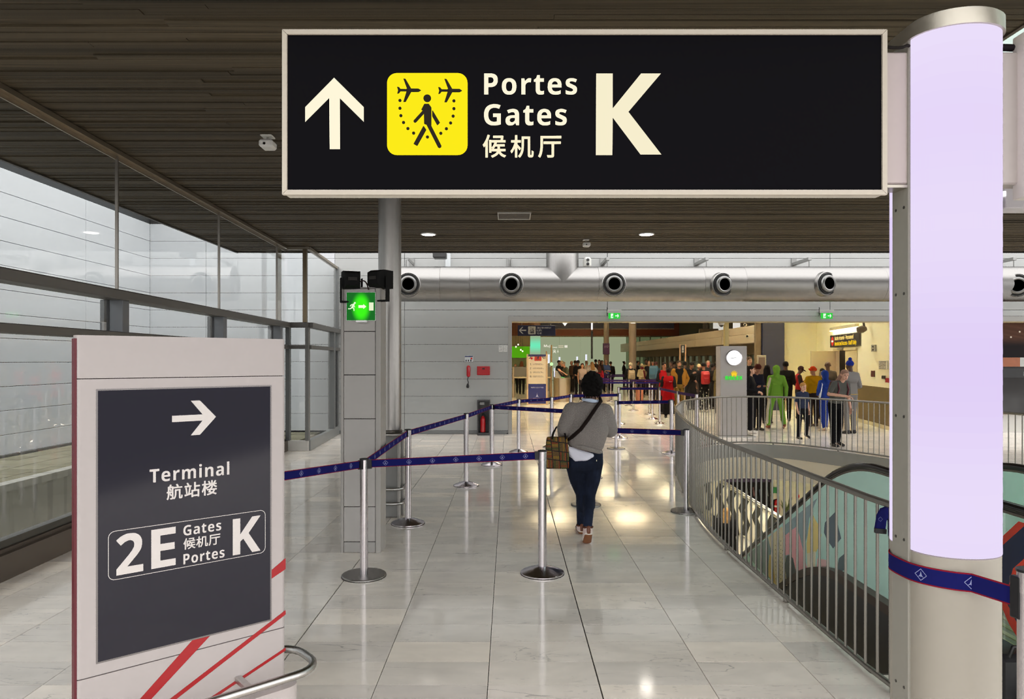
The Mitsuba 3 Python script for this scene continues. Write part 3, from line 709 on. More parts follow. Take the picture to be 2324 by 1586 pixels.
# ================================================================ columns, duct, ceiling things
# square column clad in grey panels
sc = struct('column_square', 'square column clad in grey metal panels')
X0, X1, Y0 = -1.528, -1.163, 6.40
add(sc, box(X0 + 0.03, X1 - 0.02, Y0 + 0.02, Y0 + 0.26, 0, 2.40), 'matte', color=(52, 52, 52))
zs = [0.0, 0.10, 0.418, 0.818, 1.217, 1.615, 2.01, 2.40]
for k in range(7):
    part(sc, 'panel', cbox(X0 + 0.03, X1 - 0.052, Y0, Y0 + 0.05, zs[k] + 0.003, zs[k + 1] - 0.003, 0.003), 'satin', color=(158, 155, 152) if k else (146, 144, 141))
    part(sc, 'panel', cbox(X0, X0 + 0.05, Y0 + 0.03, Y0 + 0.275, zs[k] + 0.003, zs[k + 1] - 0.003, 0.003), 'satin', color=(158, 155, 152))
for x0, x1 in ((X0, X0 + 0.028), (X1 - 0.05, X1)):
    g = rrect(x0, Y0 - 0.004, x1, Y0 + 0.275, 0.012)
    part(sc, 'corner_trim', place(extr(g, 2.40), (0, 0, 0), (1, 0, 0), (0, 1, 0), (0, 0, 1)), 'satin', 40, (150, 147, 143))
part(sc, 'cap', cbox(X0, X1, Y0 - 0.004, Y0 + 0.28, 2.40, 2.412, 0.003), 'satin', color=(120, 118, 116))

# round column with bumper rails
CXR, CYR = -1.335, 7.90
rc = struct('column_round', 'round grey metal column with steel bumper rails at its foot')
add(rc, lathe([(0.127, 0.95), (0.127, CZ + 0.03)], 40, (CXR, CYR, 0)), 'metal', 50, (156, 153, 149))
part(rc, 'pedestal', cbox(CXR - 0.13, CXR + 0.12, CYR - 0.10, CYR + 0.12, 0, 0.93, 0.02), 'satin', color=(120, 120, 118))
part(rc, 'corner_post', join(cbox(CXR + 0.105, CXR + 0.135, CYR - 0.14, CYR - 0.10, 0, 0.90, 0.004), cbox(CXR + 0.12, CXR + 0.15, CYR + 0.05, CYR + 0.10, 0, 0.90, 0.004)), 'metal', color=(170, 168, 164))
for z in (0.93, 0.645, 0.33, 0.17):
    ang = np.linspace(-math.pi, math.pi, 28, endpoint=False)
    path = [(CXR + 0.165 * math.copysign(abs(math.cos(a)) ** 0.6, math.cos(a)), CYR + 0.16 * math.copysign(abs(math.sin(a)) ** 0.6, math.sin(a)), z) for a in ang]
    part(rc, 'bumper_rail', tube(path, 0.018, 8, True), 'steel', True)
part(rc, 'collar', lathe([(0.135, 0.935), (0.14, 0.945), (0.14, 0.965), (0.13, 0.975)], 32, (CXR, CYR, 0)), 'metal', 40, (120, 116, 110))

# the long air duct
du = thing('air_duct', 'big round brushed steel air duct across the back wall', 'duct')
DY, DZ, DR = 15.6, 3.43, 0.385
cuts = [-2.75, -1.5, -0.85, 1.95, 4.25, 5.15, 8.2, 10.6, 13.0]
for a, b in zip(cuts[:-1], cuts[1:]):
    n = 44
    ang = np.arange(n) * 2 * math.pi / n
    part(du, 'section', tube([(a, DY, DZ), (a + 0.004, DY, DZ), (b - 0.004, DY, DZ), (b, DY, DZ)], [DR - 0.004, DR, DR, DR - 0.004], 44), 'brushed', 40)
part(du, 'branch', lathe([(0.355, DZ), (0.355, 5.6)], 44, (1.18, DY - 0.031, 0)), 'brushed', 40, label='upright duct branch that meets it in a V')
for k in range(7):
    x = -2.19 + 2.233 * k
    ax = np.array([[0.06, -1, -0.04], [0.02, -1, -0.05], [-0.03, -1, -0.03], [0.28, -1, -0.05], [0.33, -1, 0.0], [0.3, -1, 0], [-0.6, -1, -0.1]][k], float)
    ax /= np.linalg.norm(ax)
    o = np.array([x, DY, DZ - 0.03]) + ax * (DR - 0.05)
    part(du, 'collar', lathe([(0.27, -0.12), (0.262, 0.06), (0.245, 0.075), (0.235, 0.06), (0.0, 0.05)], 36, o, ax), 'brushed', 40)
    nz = part(du, 'nozzle', lathe([(0.225, 0.0), (0.225, 0.078), (0.218, 0.088), (0.195, 0.088), (0.195, 0.07), (0.0, 0.07)], 36, o, ax), 'satin', 40, (24, 24, 24))
    rg = [(0.192 - 0.0 * q, 0.10) for q in range(1)]
    part(nz, 'ring', lathe([(0.186, 0.06), (0.190, 0.10), (0.178, 0.135), (0.150, 0.15), (0.128, 0.142), (0.124, 0.10), (0.0, 0.09)], 36, o, ax), 'metal', 40, (150, 150, 148))
    part(nz, 'mouth', lathe([(0.122, 0.10), (0.122, 0.143), (0.0, 0.1432)], 32, o, ax), 'dark_body')
ORD = ('first', 'second', 'third', 'fourth', 'fifth', 'sixth', 'seventh')
for x, rev in ((-2.30, -1), (-0.01, -1), (2.20, 1), (4.42, 1), (6.72, 1), (11.3, 1)):
    t = thing('duct_bracket', ORD[[-2.30, -0.01, 2.20, 4.42, 6.72, 11.3].index(x)] + ' small steel bracket from the left above the air duct', 'bracket', 'duct brackets')
    part(t, 'arm', join(cbox(x - 0.03 * rev, x + 0.05, 15.75, 16.68, 3.98, 4.05, 0.006)), 'metal', color=(150, 150, 148))
    part(t, 'hanger', join(rod((x, 15.78, 3.75), (x, 15.78, 4.0), 0.012, n=8), cbox(x - 0.05, x + 0.07, 16.64, 16.7, 3.85, 4.15, 0.005)), 'metal', color=(130, 130, 128))
c = solo('wall_camera', 'two-lens camera standing above the duct', 'camera', cbox(1.68, 1.85, 15.78, 16.1, 3.83, 4.06, 0.04), 'satin', False, (206, 206, 200))
for z in (3.90, 3.99):
    part(c, 'lens', lathe([(0.035, 0), (0.035, 0.02)], 14, (1.765, 15.78, z), (0, -1, 0)), 'gloss', False, (8, 8, 8))
part(c, 'bracket', box(1.74, 1.79, 16.1, 16.69, 3.88, 3.92), 'metal', color=(170, 170, 168))
c = solo('floodlight', 'dark floodlight hanging under the bright upper wall', 'lamp', cbox(-1.72, -1.42, 15.9, 16.2, 4.06, 4.2, 0.02), 'satin', False, (44, 44, 44))
part(c, 'stem', rod((-1.5, 16.05, 4.2), (-1.5, 16.68, 4.4), 0.015), 'metal', color=(90, 90, 90))

# ceiling things
for i, (x, y) in enumerate([(x, y) for y in (12.25, 8.2) for x in (-1.40, 2.39)]):
    t = thing('ceiling_lamp', 'recessed round lamp in the dark plank ceiling' if y > 12 else 'recessed round lamp in the dark plank ceiling behind the sign', 'ceiling lamp', 'recessed ceiling lamps' if y < 12 else None)
    if y > 12:
        labels[t]['label'] = 'dim recessed round lamp in the planks by the round column' if x < 0 else 'bright recessed round lamp in the planks to the right'
    part(t, 'rim', lathe([(0.135, -0.012), (0.135, 0.004), (0.118, 0.004)], 28, (x, y, CZ)), 'satin', 40, (214, 212, 206))
    part(t, 'diffuser', (lambda m: (m[0], m[1]))(lathe([(0.116, -0.016), (0.116, -0.0125)], 24, (x, y, CZ))), 'dark_body', **glow((1.0, 0.93, 0.82), LAMP * ((0.03 if x < 0 else 0.14) if y > 12 else 1)))
vx, vy = 0.08, 10.70
t = solo('ceiling_grille', 'rectangular air grille flush in the dark ceiling', 'vent', join(cbox(vx - 0.25, vx + 0.25, vy - 0.25, vy - 0.22, CZ - 0.015, CZ + 0.01, 0.003), cbox(vx - 0.25, vx + 0.25, vy + 0.22, vy + 0.25, CZ - 0.015, CZ + 0.01, 0.003),
      cbox(vx - 0.25, vx - 0.235, vy - 0.25, vy + 0.25, CZ - 0.015, CZ + 0.01, 0.003), cbox(vx + 0.235, vx + 0.25, vy - 0.25, vy + 0.25, CZ - 0.015, CZ + 0.01, 0.003)), 'satin', False, (190, 186, 180))
for k in range(7):
    part(t, 'louvre', box(vx - 0.235, vx + 0.235, vy - 0.2 + 0.06 * k, vy - 0.185 + 0.06 * k, CZ - 0.01, CZ + 0.0), 'satin', color=(120, 112, 104))
for x, y, lab in ((-2.36, 6.90, 'white motion sensor hanging from the planks left of the big sign'), (1.405, 12.85, 'small white sensor on the ceiling planks below the big sign')):
    t = thing('ceiling_sensor', lab, 'sensor')
    part(t, 'plate', cbox(x - 0.055, x + 0.055, y - 0.06, y + 0.06, CZ - 0.012, CZ + 0.004, 0.004), 'satin', color=(214, 212, 206))
    part(t, 'stem', rod((x, y, CZ - 0.05), (x, y, CZ), 0.012), 'metal', color=(160, 158, 152))
    part(t, 'housing', cbox(x - 0.06, x + 0.075, y - 0.10, y + 0.06, CZ - 0.13, CZ - 0.05, 0.02), 'satin', color=(224, 222, 218))
    part(t, 'eye', lathe([(0.012, 0), (0.012, 0.006)], 10, (x, y - 0.10, CZ - 0.10), (0, -1, 0)), 'gloss', color=(20, 20, 20))

# two projectors on the square column, and its exit sign
for cx, cz, yaw, lab in ((-1.436, 2.475, 20, 'black loudspeaker on the column, left one, over the glass bay'), (-1.178, 2.485, -28, 'black loudspeaker on the column, right one, before the round column')):
    t = thing('loudspeaker', lab, 'loudspeaker')
    R = np.array(T().rotate([0, 0, 1], yaw).matrix)[:3, :3]
    o = np.array([cx, 6.42, cz])
    pts = np.array([[sx * a, y, sz * b] for y, a, b in ((-0.10, 0.058, 0.055), (-0.03, 0.078, 0.082), (0.10, 0.078, 0.082)) for sx in (-1, 1) for sz in (-1, 1)])
    v, f = man(Manifold.hull_points(pts))
    part(t, 'cabinet', (v @ R.T + o, f), 'matte', color=(9, 9, 9))
    v, f = join(cbox(-0.10, -0.088, -0.03, 0.02, -0.20, 0.02, 0.003), cbox(0.088, 0.10, -0.03, 0.02, -0.20, 0.02, 0.003), cbox(-0.10, 0.10, -0.03, 0.02, -0.205, -0.19, 0.003))
    part(t, 'yoke', (v @ R.T + o, f), 'matte', color=(11, 11, 11))
    v, f = box(-0.04, 0.04, -0.105, -0.10, -0.01, 0.02)
    part(t, 'badge', (v @ R.T + o, f), 'matte', color=(46, 44, 42))
part(t, 'cable', tube(spline([(-1.345, 6.38, 2.46), (-1.31, 6.37, 2.465), (-1.285, 6.37, 2.44), (-1.268, 6.375, 2.385)], 5), 0.006, 6), 'matte', True, (40, 26, 26))


def arrow_right(L, H, t, head=None):
    head = head or H
    return unary_union([sbox(0, -t / 2, L - H * 0.1, t / 2), Polygon([(L - head, H), (L - head + t * 0.9, H), (L, 0), (L - head + t * 0.9, -H), (L - head, -H), (L - t * 0.95, 0)])])


def runner(h):
    """Running figure, h tall, from its left foot's corner."""
    s = h / 1.0
    L = lambda *p: LineString(p)
    g = unary_union([Point(0.75, 0.90).buffer(0.115), L((0.62, 0.72), (0.46, 0.40)).buffer(0.115), L((0.60, 0.74), (0.36, 0.70), (0.24, 0.54)).buffer(0.055), L((0.62, 0.70), (0.70, 0.50), (0.74, 0.44)).buffer(0.05),
                     L((0.46, 0.40), (0.24, 0.24), (0.04, 0.24)).buffer(0.06), L((0.47, 0.40), (0.64, 0.28), (0.66, 0.05)).buffer(0.06)])
    return affinity.scale(g, s, s, origin=(0, 0))


t = thing('exit_sign', 'square green exit sign on the grey column under the speakers', 'exit sign')
ex0, ex1, ez0, ez1 = -1.468, -1.212, 2.11, 2.362
part(t, 'plate', cbox(ex0 - 0.005, ex1 + 0.005, 6.385, 6.399, ez0 - 0.005, ez1 + 0.005, 0.002), 'satin', color=(200, 202, 200))
part(t, 'face', flat(sbox(ex0, ez0, ex1, ez1), (0, 6.385, 0), FRONT, 0.002), 'dark_body', **glow((0.012, 0.15, 0.02)))
for q in range(8):      # brighter towards the tube behind its middle
    w = (q + 1) / 8
    w = w * w * (3 - 2 * w)
    g = affinity.scale(Point(-1.338, 2.225).buffer(1.0, quad_segs=10), 0.094 - 0.0075 * q, 0.150 - 0.011 * q, origin=(-1.338, 2.225)).intersection(sbox(ex0, ez0, ex1, ez1))
    part(t, 'backlight', flat(g, (0, 6.383 - 0.0001 * q, 0), FRONT, 0.0001), 'dark_body', **glow((0.012 + 0.038 * w, 0.15 + 0.80 * w, 0.02 - 0.008 * w)))
part(t, 'running_figure', flat(affinity.translate(runner(0.08), -1.455, 2.195), (0, 6.382, 0)), 'dark_body', **glow((0.80, 0.95, 0.65), 1.0))
part(t, 'arrow', flat(Polygon([(-1.362, 2.222), (-1.318, 2.222), (-1.318, 2.212), (-1.290, 2.234), (-1.318, 2.257), (-1.318, 2.247), (-1.362, 2.247)]), (0, 6.382, 0)), 'dark_body', **glow((0.95, 1.0, 0.75), 1.0))
part(t, 'door_symbol', flat(sbox(-1.266, 2.198, -1.225, 2.272), (0, 6.382, 0)), 'dark_body', **glow((0.82, 0.90, 0.62), 1.0))
part(t, 'lamp_foot', cbox(-1.378, -1.282, 6.34, 6.385, 2.090, 2.110, 0.004), 'gloss', color=(226, 228, 228))

# ================================================================ the lit pylon, the big sign
ly = struct('column_lit', 'tall glowing pylon with white-violet lit faces and a metal body')


def lens(ax, by, dy, n=20):
    """Plan of the pylon: flat ends on the left and right, bulging faces front and back."""
    a = np.linspace(math.pi, 2 * math.pi, n)
    front = [(1.785 + ax * math.cos(q), 2.83 - dy + by * math.sin(q)) for q in a]
    b = np.linspace(0, math.pi, n)
    return front, [(1.785 + ax * math.cos(q), 2.96 + dy + by * math.sin(q)) for q in b]


def upright(ring, z0, z1):
    return place(extr(Polygon(ring), z1 - z0), (0, 0, z0), (1, 0, 0), (0, 1, 0), (0, 0, 1))


F_, B_ = lens(0.170, 0.138, 0.0)
BODY = (148, 142, 131)
add(ly, upright(F_ + B_, 0.0, 0.985), 'satin', 25, BODY)
Fi, Bi = lens(0.158, 0.125, 0.0)
part(ly, 'core', upright(Fi + Bi, 0.98, 3.04), 'satin', color=(200, 196, 190))


for ring, nm in ((F_, 'lit_face'), (B_, 'lit_face')):
    r = [(1.785 + (x - 1.785) * 1.012, y + (-0.001 if ring is F_ else 0.001)) for x, y in ring]
    g = Polygon(r + [(x * 0.94 + 1.785 * 0.06, 2.86 if ring is F_ else 2.93) for x, _ in (r[-1], r[0])])
    nq = 34 if ring is F_ else 3
    for q in range(nq):
        zz = 0.99 + 2.045 / nq * q
        s = 0.5 + 0.5 * math.sin(zz * 4.3 + 0.6) * math.cos(zz * 1.9)
        part(ly, nm, place(extr(g, 2.045 / nq), (0, 0, zz), (1, 0, 0), (0, 1, 0), (0, 0, 1)), 'dark_body', 25, **glow((0.715 + 0.09 * s, 0.60 + 0.12 * s, 0.885 + 0.03 * s), PANEL))
for x0, x1 in ((1.606, 1.63), (1.94, 1.964)):
    part(ly, 'edge_strip', cbox(x0, x1, 2.835, 2.955, 0.0, 3.04, 0.003), 'satin', color=(140, 137, 128))
for z in (0.42, 1.02, 1.52, 2.02, 2.37, 2.72):
    for y in (2.865, 2.925):
        part(ly, 'screw', lathe([(0.006, 0), (0.006, 0.003)], 10, (1.607, y, z), (-1, 0, 0)), 'metal', color=(90, 88, 84))
Fc, Bc = lens(0.182, 0.15, 0.0)
part(ly, 'cap', upright(Fc + Bc, 3.035, 3.092), 'metal', 25, (196, 190, 176), label='rounded metal cap ring')
part(ly, 'cap', upright(lens(0.172, 0.142, 0.0)[0] + lens(0.172, 0.142, 0.0)[1], 3.092, 3.10), 'metal', 25, (196, 190, 176))

SG = 0.00175


def sp(x, y):
    return ((x - PX) * SG, EYE + (PY - y) * SG)


SY = 2.80
sg = thing('hanging_sign', 'wide black illuminated sign with white arrow, yellow pictogram and big K', 'sign')
sx0, sz1 = sp(641, 68)
sx1, sz0 = sp(2012, 443)
fr = 0.0205
add(sg, box(sx0 + 0.006, sx1 - 0.006, SY + 0.002, SY + 0.075, sz0 + 0.006, sz1 - 0.006), 'satin', color=(206, 200, 188))


def mitre(c0, c1, vertical):
    """One side of the picture-frame profile with mitred ends."""
    return c0


for p in ([(sx0, sz1), (sx1, sz1), (sx1 - fr, sz1 - fr), (sx0 + fr, sz1 - fr)], [(sx0, sz0), (sx1, sz0), (sx1 - fr, sz0 + fr), (sx0 + fr, sz0 + fr)],
          [(sx0, sz0), (sx0, sz1), (sx0 + fr, sz1 - fr), (sx0 + fr, sz0 + fr)], [(sx1, sz0), (sx1, sz1), (sx1 - fr, sz1 - fr), (sx1 - fr, sz0 + fr)]):
    g = Polygon(p).buffer(-0.0006)
    part(sg, 'frame_side', flat(g, (0, SY + 0.01, 0), FRONT, 0.018), 'satin', color=(190, 181, 166))
scene['sign_black'] = principled((0.003, 0.0026, 0.0042), 0.2, 0.025)
part(sg, 'face', flat(sbox(sx0 + fr, sz0 + fr, sx1 - fr, sz1 - fr), (0, SY + 0.004, 0), FRONT, 0.003), 'sign_black')
FY = SY + 0.001
LET = (1.0, 0.93, 0.70)


def spoly(pts, ox, oy, k):
    return Polygon([sp(ox + x / k, oy + y / k) for x, y in pts])


K3 = 2324 / 500
ar = spoly([(550, 262), (863, 572), (863, 728), (610, 478), (613, 1015), (503, 1015), (498, 475), (245, 728), (245, 572)], 640, 120, K3)
part(sg, 'arrow', flat(ar, (0, FY, 0)), 'dark_body', **glow(LET, 1.0))


x0, z0 = sp(640 + 1108 / K3, 120 + 1078 / K3)
x1, z1 = sp(640 + 1958 / K3, 120 + 213 / K3)
pg = part(sg, 'pictogram', flat(rrect(x0, z0, x1, z1, 0.039), (0, FY, 0)), 'dark_body', **glow((0.98, 0.83, 0.010)), label='yellow rounded square with a walker and two aeroplanes')
BLK = (30, 24, 14)


def pt(x, y):
    return sp(640 + x / K3, 120 + y / K3)


def stroke(pts, w):
    return LineString([pt(*q) for q in pts]).buffer(w / 2 / K3 * SG, quad_segs=6)


PFY = FY - 0.0021
for dx, dy in ((0, 0), (433, 3)):
    pl = [(1218, 362), (1235, 366), (1250, 385), (1310, 387), (1322, 380), (1284, 276), (1302, 278), (1362, 381), (1440, 382), (1464, 398), (1440, 412), (1362, 412), (1304, 517), (1284, 517), (1318, 406), (1250, 405), (1234, 426), (1220, 430), (1228, 398)]
    part(pg, 'aeroplane', flat(Polygon([pt(x + dx, y + dy) for x, y in pl]).buffer(0.0008), (0, PFY, 0)), 'matte', color=BLK)
body = unary_union([Point(*pt(1533, 481)).buffer(40 / K3 * SG, quad_segs=10)])
part(pg, 'walker', flat(unary_union([body, stroke([(1525, 590), (1405, 722)], 32), Polygon([pt(*q) for q in ((1507, 548), (1545, 548), (1568, 580), (1568, 765), (1508, 745), (1505, 600), (1480, 600))]).buffer(0.003),
     stroke([(1540, 745), (1662, 985)], 40), Polygon([pt(*q) for q in ((1494, 778), (1518, 814), (1426, 978), (1394, 960))]).buffer(0.0015), Polygon([pt(*q) for q in ((1589, 615), (1662, 738), (1640, 760), (1590, 672))]).buffer(0.0015)]),
     (0, PFY, 0)), 'matte', color=BLK)
for x, y in ((1245, 504), (1245, 586), (1255, 664), (1283, 736), (1329, 800), (1389, 848), (1535, 889), (1676, 850), (1735, 802), (1779, 741), (1806, 669), (1814, 590), (1814, 508)):
    part(pg, 'dot', flat(Point(*pt(x, y)).buffer(16 / K3 * SG, quad_segs=5), (0, PFY, 0)), 'matte', color=BLK)


def put_text(parent, name, g, u, v, frame, o, mat='dark_body', depth=0.002, **more):
    return part(parent, name, place(extr(affinity.translate(g, u, v), depth), o, *frame), mat, **more)


for s, x, y, w in (('Portes', 1098.7, 214.2, 211), ('Gates', 1098.3, 284.0, 188)):
    u, v = sp(x, y)
    put_text(sg, 'lettering', text(s, 47.3 * SG, 0.006, w * SG), u, v, FRONT, (0, FY, 0), **glow(LET, 1.0))
u, v = sp(1095.5, 357.7)
put_text(sg, 'lettering', cjk('候机厅', 53 * SG, 62.8 * SG), u, v, FRONT, (0, FY, 0), **glow((1.0, 0.90, 0.62), 1.0))
kp = [(1362, 218), (1537, 218), (1537, 585), (1835, 218), (2045, 218), (1702, 622), (2050, 1072), (1830, 1072), (1537, 682), (1533, 1078), (1358, 1078)]
part(sg, 'letter_k', flat(Polygon([sp(1060 + x / K3, 120 + y / K3) for x, y in kp]), (0, FY, 0)), 'dark_body', **glow((1.0, 0.92, 0.66), 0.93), label='large letter K')
part(sg, 'bracket', cbox(1.44, 1.652, 2.845, 2.93, 2.46, 2.994, 0.006), 'satin', color=(184, 172, 168), label='pale box bracket to the pylon')
part(sg, 'bracket_plate', join(cbox(1.64, 1.668, 2.80, 2.95, 2.44, 2.994, 0.004), box(1.5, 1.66, 2.84, 2.93, 2.445, 2.456)), 'metal', color=(170, 164, 152))
part(sg, 'cable', tube(spline([(1.49, 2.84, 3.02), (1.53, 2.83, 3.005), (1.57, 2.82, 3.0), (1.592, 2.82, 3.008), (1.604, 2.825, 3.008)], 5), 0.006, 6), 'matte', True, (30, 26, 24))

s2 = thing('side_sign', 'edge of a second pale sign held to the right of the pylon', 'sign')
part(s2, 'frame', cbox(2.052, 3.3, SY, SY + 0.075, 2.40, 3.06, 0.004), 'satin', color=(206, 200, 190))
part(s2, 'face', box(2.075, 3.28, SY - 0.003, SY, 2.42, 3.04), 'sign_black')
part(s2, 'bracket', cbox(1.925, 2.10, 2.845, 2.93, 2.46, 2.994, 0.006), 'satin', color=(172, 164, 158))
part(s2, 'cable', tube([(1.93, 2.88, 3.012), (2.0, 2.87, 3.022), (2.07, 2.87, 3.02), (2.3, 2.87, 3.03)], 0.014, 6), 'matte', True, (26, 18, 24))
s3 = thing('sign_behind', 'bare-backed pale sign box right behind the pylon', 'sign')
part(s3, 'case', cbox(2.50, 3.9, 3.55, 3.68, 2.515, 2.64, 0.004), 'satin', color=(200, 196, 200))
part(s3, 'back_plate', box(2.62, 3.8, 3.545, 3.55, 2.545, 2.61), 'satin', color=(110, 116, 118))
part(s3, 'hanger', rod((2.7, 3.62, 2.62), (2.7, 3.62, 3.95), 0.015), 'metal', color=(140, 138, 134))
part(s3, 'lamp', box(2.488, 2.50, 3.545, 3.56, 2.575, 2.60), 'dark_body', **glow((1, 1, 1), 2.0))

# ================================================================ the totem
tm = thing('totem_sign', 'white freestanding totem with a dark direction panel and red stripes', 'sign')
TA = np.array([-1.567, 2.55])
TD = np.array([0.7526, 0.6585])
TN = np.array([0.6585, -0.7526])        # out of the front face
TW, TH, TT = 0.79, 1.841, 0.058
TF = ((TD[0], TD[1], 0), (0, 0, 1), (TN[0], TN[1], 0))


def tplan(grow=0.0):
    return rrect(-grow, -TT - grow, TW + grow, grow, 0.016 + grow)


def traise(g, z0, z1):
    """Plan in totem coordinates (along, out of the face) raised from z0 to z1."""
    return place(extr(g, z1 - z0), (TA[0], TA[1], z0), (TD[0], TD[1], 0), (TN[0], TN[1], 0), (0, 0, 1))


WHT = (162, 155, 153)
for z0, z1 in ((0.347, 0.586), (0.590, 1.680), (1.683, TH)):
    part(tm, 'cladding', traise(tplan(), z0, z1), 'satin', 30, WHT)
part(tm, 'core', traise(rrect(0.01, -TT + 0.01, TW - 0.01, -0.01, 0.005), 0.02, TH - 0.01), 'matte', color=(70, 60, 60))
part(tm, 'end_face', traise(sbox(-0.004, -TT + 0.008, 0.004, -0.004), 0.35, TH - 0.012), 'satin', color=(84, 14, 28), label='dark red narrow end')
part(tm, 'plinth', traise(rrect(-0.03, -TT - 0.05, TW + 0.05, 0.05, 0.06), 0.0, 0.343), 'satin', 30, (176, 168, 165))


def fs(x, y):
    """Point of the totem's face seen at pixel x, y: (along, height)."""
    q = (x - PX) / FOC
    s = (q * TA[1] - TA[0]) / (TD[0] - q * TD[1])
    return s, EYE + (PY - y) * (TA[1] + TD[1] * s) / FOC


def tface(g, out, depth=0.0012):
    return place(extr(g, depth), (TA[0] + TN[0] * out, TA[1] + TN[1] * out, 0), *TF)


RED = (146, 16, 22)
for q in ([(648, 1266), (648, 1291), (613, 1315), (613, 1296)], [(437, 1452), (476, 1443), (330, 1600), (296, 1610)], [(648, 1384), (648, 1394), (395, 1590), (380, 1590)], [(648, 1469), (648, 1476), (480, 1588), (472, 1586)]):
    part(tm, 'stripe', tface(Polygon([fs(*p) for p in q]), 0.0002), 'satin', color=RED, label='printed red stripe')
p0, p1 = (0.0704, 0.638), (0.7207, 1.637)
part(tm, 'poster_frame', tface(sbox(p0[0] - 0.006, p0[1] - 0.006, p1[0] + 0.006, p1[1] + 0.006).difference(sbox(p0[0], p0[1], p1[0], p1[1])), -0.001, 0.0025), 'metal', color=(120, 116, 116))
scene['poster_dark'] = principled((0.013, 0.012, 0.020), 0.09, 0.28)
part(tm, 'poster', tface(sbox(*p0, *p1), 0.0, 0.001), 'poster_dark', label='dark glossy direction poster')
TXT = (194, 188, 184)


def tt(name, g, u, v):
    part(tm, name, tface(affinity.translate(g, u, v), 0.0012, 0.0008), 'satin', color=TXT)


tt('lettering', text('Terminal', 0.051, 0.004, 0.302), 0.2455, 1.278)
tt('lettering', cjk('航站楼', 0.060, 0.066), 0.306, 1.203)
tt('lettering', text('2', 0.150, 0, 0.092), 0.131, 0.944)
tt('lettering', text('E', 0.150, 0, 0.0885), 0.251, 0.945)
tt('lettering', text('Gates', 0.040, 0.003, 0.147), 0.368, 1.054)
tt('lettering', cjk('候机厅', 0.046, 0.0485), 0.368, 0.998)
tt('lettering', text('Portes', 0.040, 0.003, 0.160), 0.368, 0.941)
tt('lettering', text('K', 0.150, 0, 0.116), 0.5615, 0.941)
o = rrect(0.1035, 0.929, 0.700, 1.1125, 0.024)
tt('outline', o.difference(o.buffer(-0.0022)), 0, 0)
tt('arrow', Polygon([(0, 0.0125), (0.115, 0.0125), (0.070, 0.069), (0.105, 0.069), (0.168, 0.0), (0.105, -0.069), (0.070, -0.069), (0.115, -0.0125), (0, -0.0125)]), 0.326, 1.519)
ring = rrect(-0.13, -TT - 0.13, TW + 0.11, 0.13, 0.12)
rp = [np.array([TA[0] + TD[0] * x + TN[0] * y, TA[1] + TD[1] * x + TN[1] * y, 0.424]) for x, y in np.array(LineString(ring.exterior.coords).segmentize(0.05).coords)[:-1]]
part(tm, 'bumper_rail', tube(rp, 0.017, 10, True), 'steel', True, label='steel bumper rail round the totem')
for s in (0.12, 0.584):
    q0, q1 = TA + TD * s, TA + TD * s + TN * 0.128
    part(tm, 'rail_bracket', place(cbox(-0.014, 0.014, 0, 0.128, -0.012, 0.012, 0.003), (q0[0], q0[1], 0.424), (TD[0], TD[1], 0), (TN[0], TN[1], 0), (0, 0, 1)), 'steel')

# ================================================================ railing round the void
rl = struct('railing', 'grey steel railing with round bars along the oval void')
RC = (148, 144, 137)
path = np.vstack([[2.02, 3.30], [2.02, 3.7], np.array(LineString(EDGE[:-10]).parallel_offset(0.045, 'left').coords)])
ls = LineString(path)
ls = LineString([p for p in ls.coords if not (p[1] < 8.0 and p[0] > 5)])
path = np.array(LineString(ls.coords).segmentize(0.25).coords)
add(rl, tube(np.c_[path, np.full(len(path), 0.985)], 0.0195, 12), 'metal', True, RC)
part(rl, 'bottom_rail', tube(np.c_[path, np.full(len(path), 0.035)], 0.016, 6), 'metal', True, RC)
L = ls.length
bar = None
k = 0
s = 0.08
while s < L:
    q = ls.interpolate(s)
    M = T().translate([q.x, q.y, 0])
    if bar is None:
        bar = part(rl, 'baluster', rod((0, 0, 0.03), (0, 0, 0.975), 0.0085, n=8), 'metal', True, RC)
        scene[bar]['to_world'] = M
    else:
        again(rl, 'baluster', bar, M)
    s += 0.117
for s in np.arange(0.4, L, 1.4):
    q = ls.interpolate(s)
    part(rl, 'foot', rod((q.x, q.y, 0.0), (q.x, q.y, 0.035), 0.02, n=8), 'metal', True, RC)
gp = solo('guard_post', 'slim steel post just right of the glowing pylon', 'post', rod((2.50, 3.62, 0), (2.50, 3.62, 0.93), 0.022, n=12), 'metal', True, (150, 146, 140))
part(gp, 'arm', rod((2.50, 3.62, 0.90), (2.36, 3.62, 1.0), 0.016), 'metal', True, (150, 146, 140))
def be(pts, Y=3.79):
    return Polygon([at(x, y, Y)[[0, 2]] for x, y in pts]).buffer(0.002)


b1 = solo('belt_end', 'loose end of a blue barrier belt hung over the railing beside the glowing pylon', 'barrier belt',
          flat(be([(1985, 1198), (1990, 1168), (1998, 1154), (2012, 1149), (2024, 1154), (2027, 1168), (2027, 1215), (2016, 1215), (2015, 1180), (2010, 1172), (2007, 1180), (2004, 1200)]), (0, 3.79, 0), FRONT, 0.02), 'cloth', False, (22, 24, 84))
part(b1, 'clip', flat(be([(1981, 1197), (2005, 1199), (2004, 1208), (1981, 1206)]), (0, 3.775, 0), FRONT, 0.016), 'satin', color=(14, 14, 18))
part(b1, 'emblem', flat(affinity.translate(Point(0, 0).buffer(0.013, quad_segs=1).difference(Point(0, 0).buffer(0.0115, quad_segs=1)), *at(1998, 1178, 3.77)[[0, 2]]), (0, 3.77, 0), FRONT, 0.001), 'satin', color=(120, 126, 160))

# ================================================================ escalator in the void
es = thing('escalator', 'escalator going down beyond the railing with a mint printed glass side', 'escalator')
EX0, EX1 = 2.60, 3.62
SL = math.tan(math.radians(30))


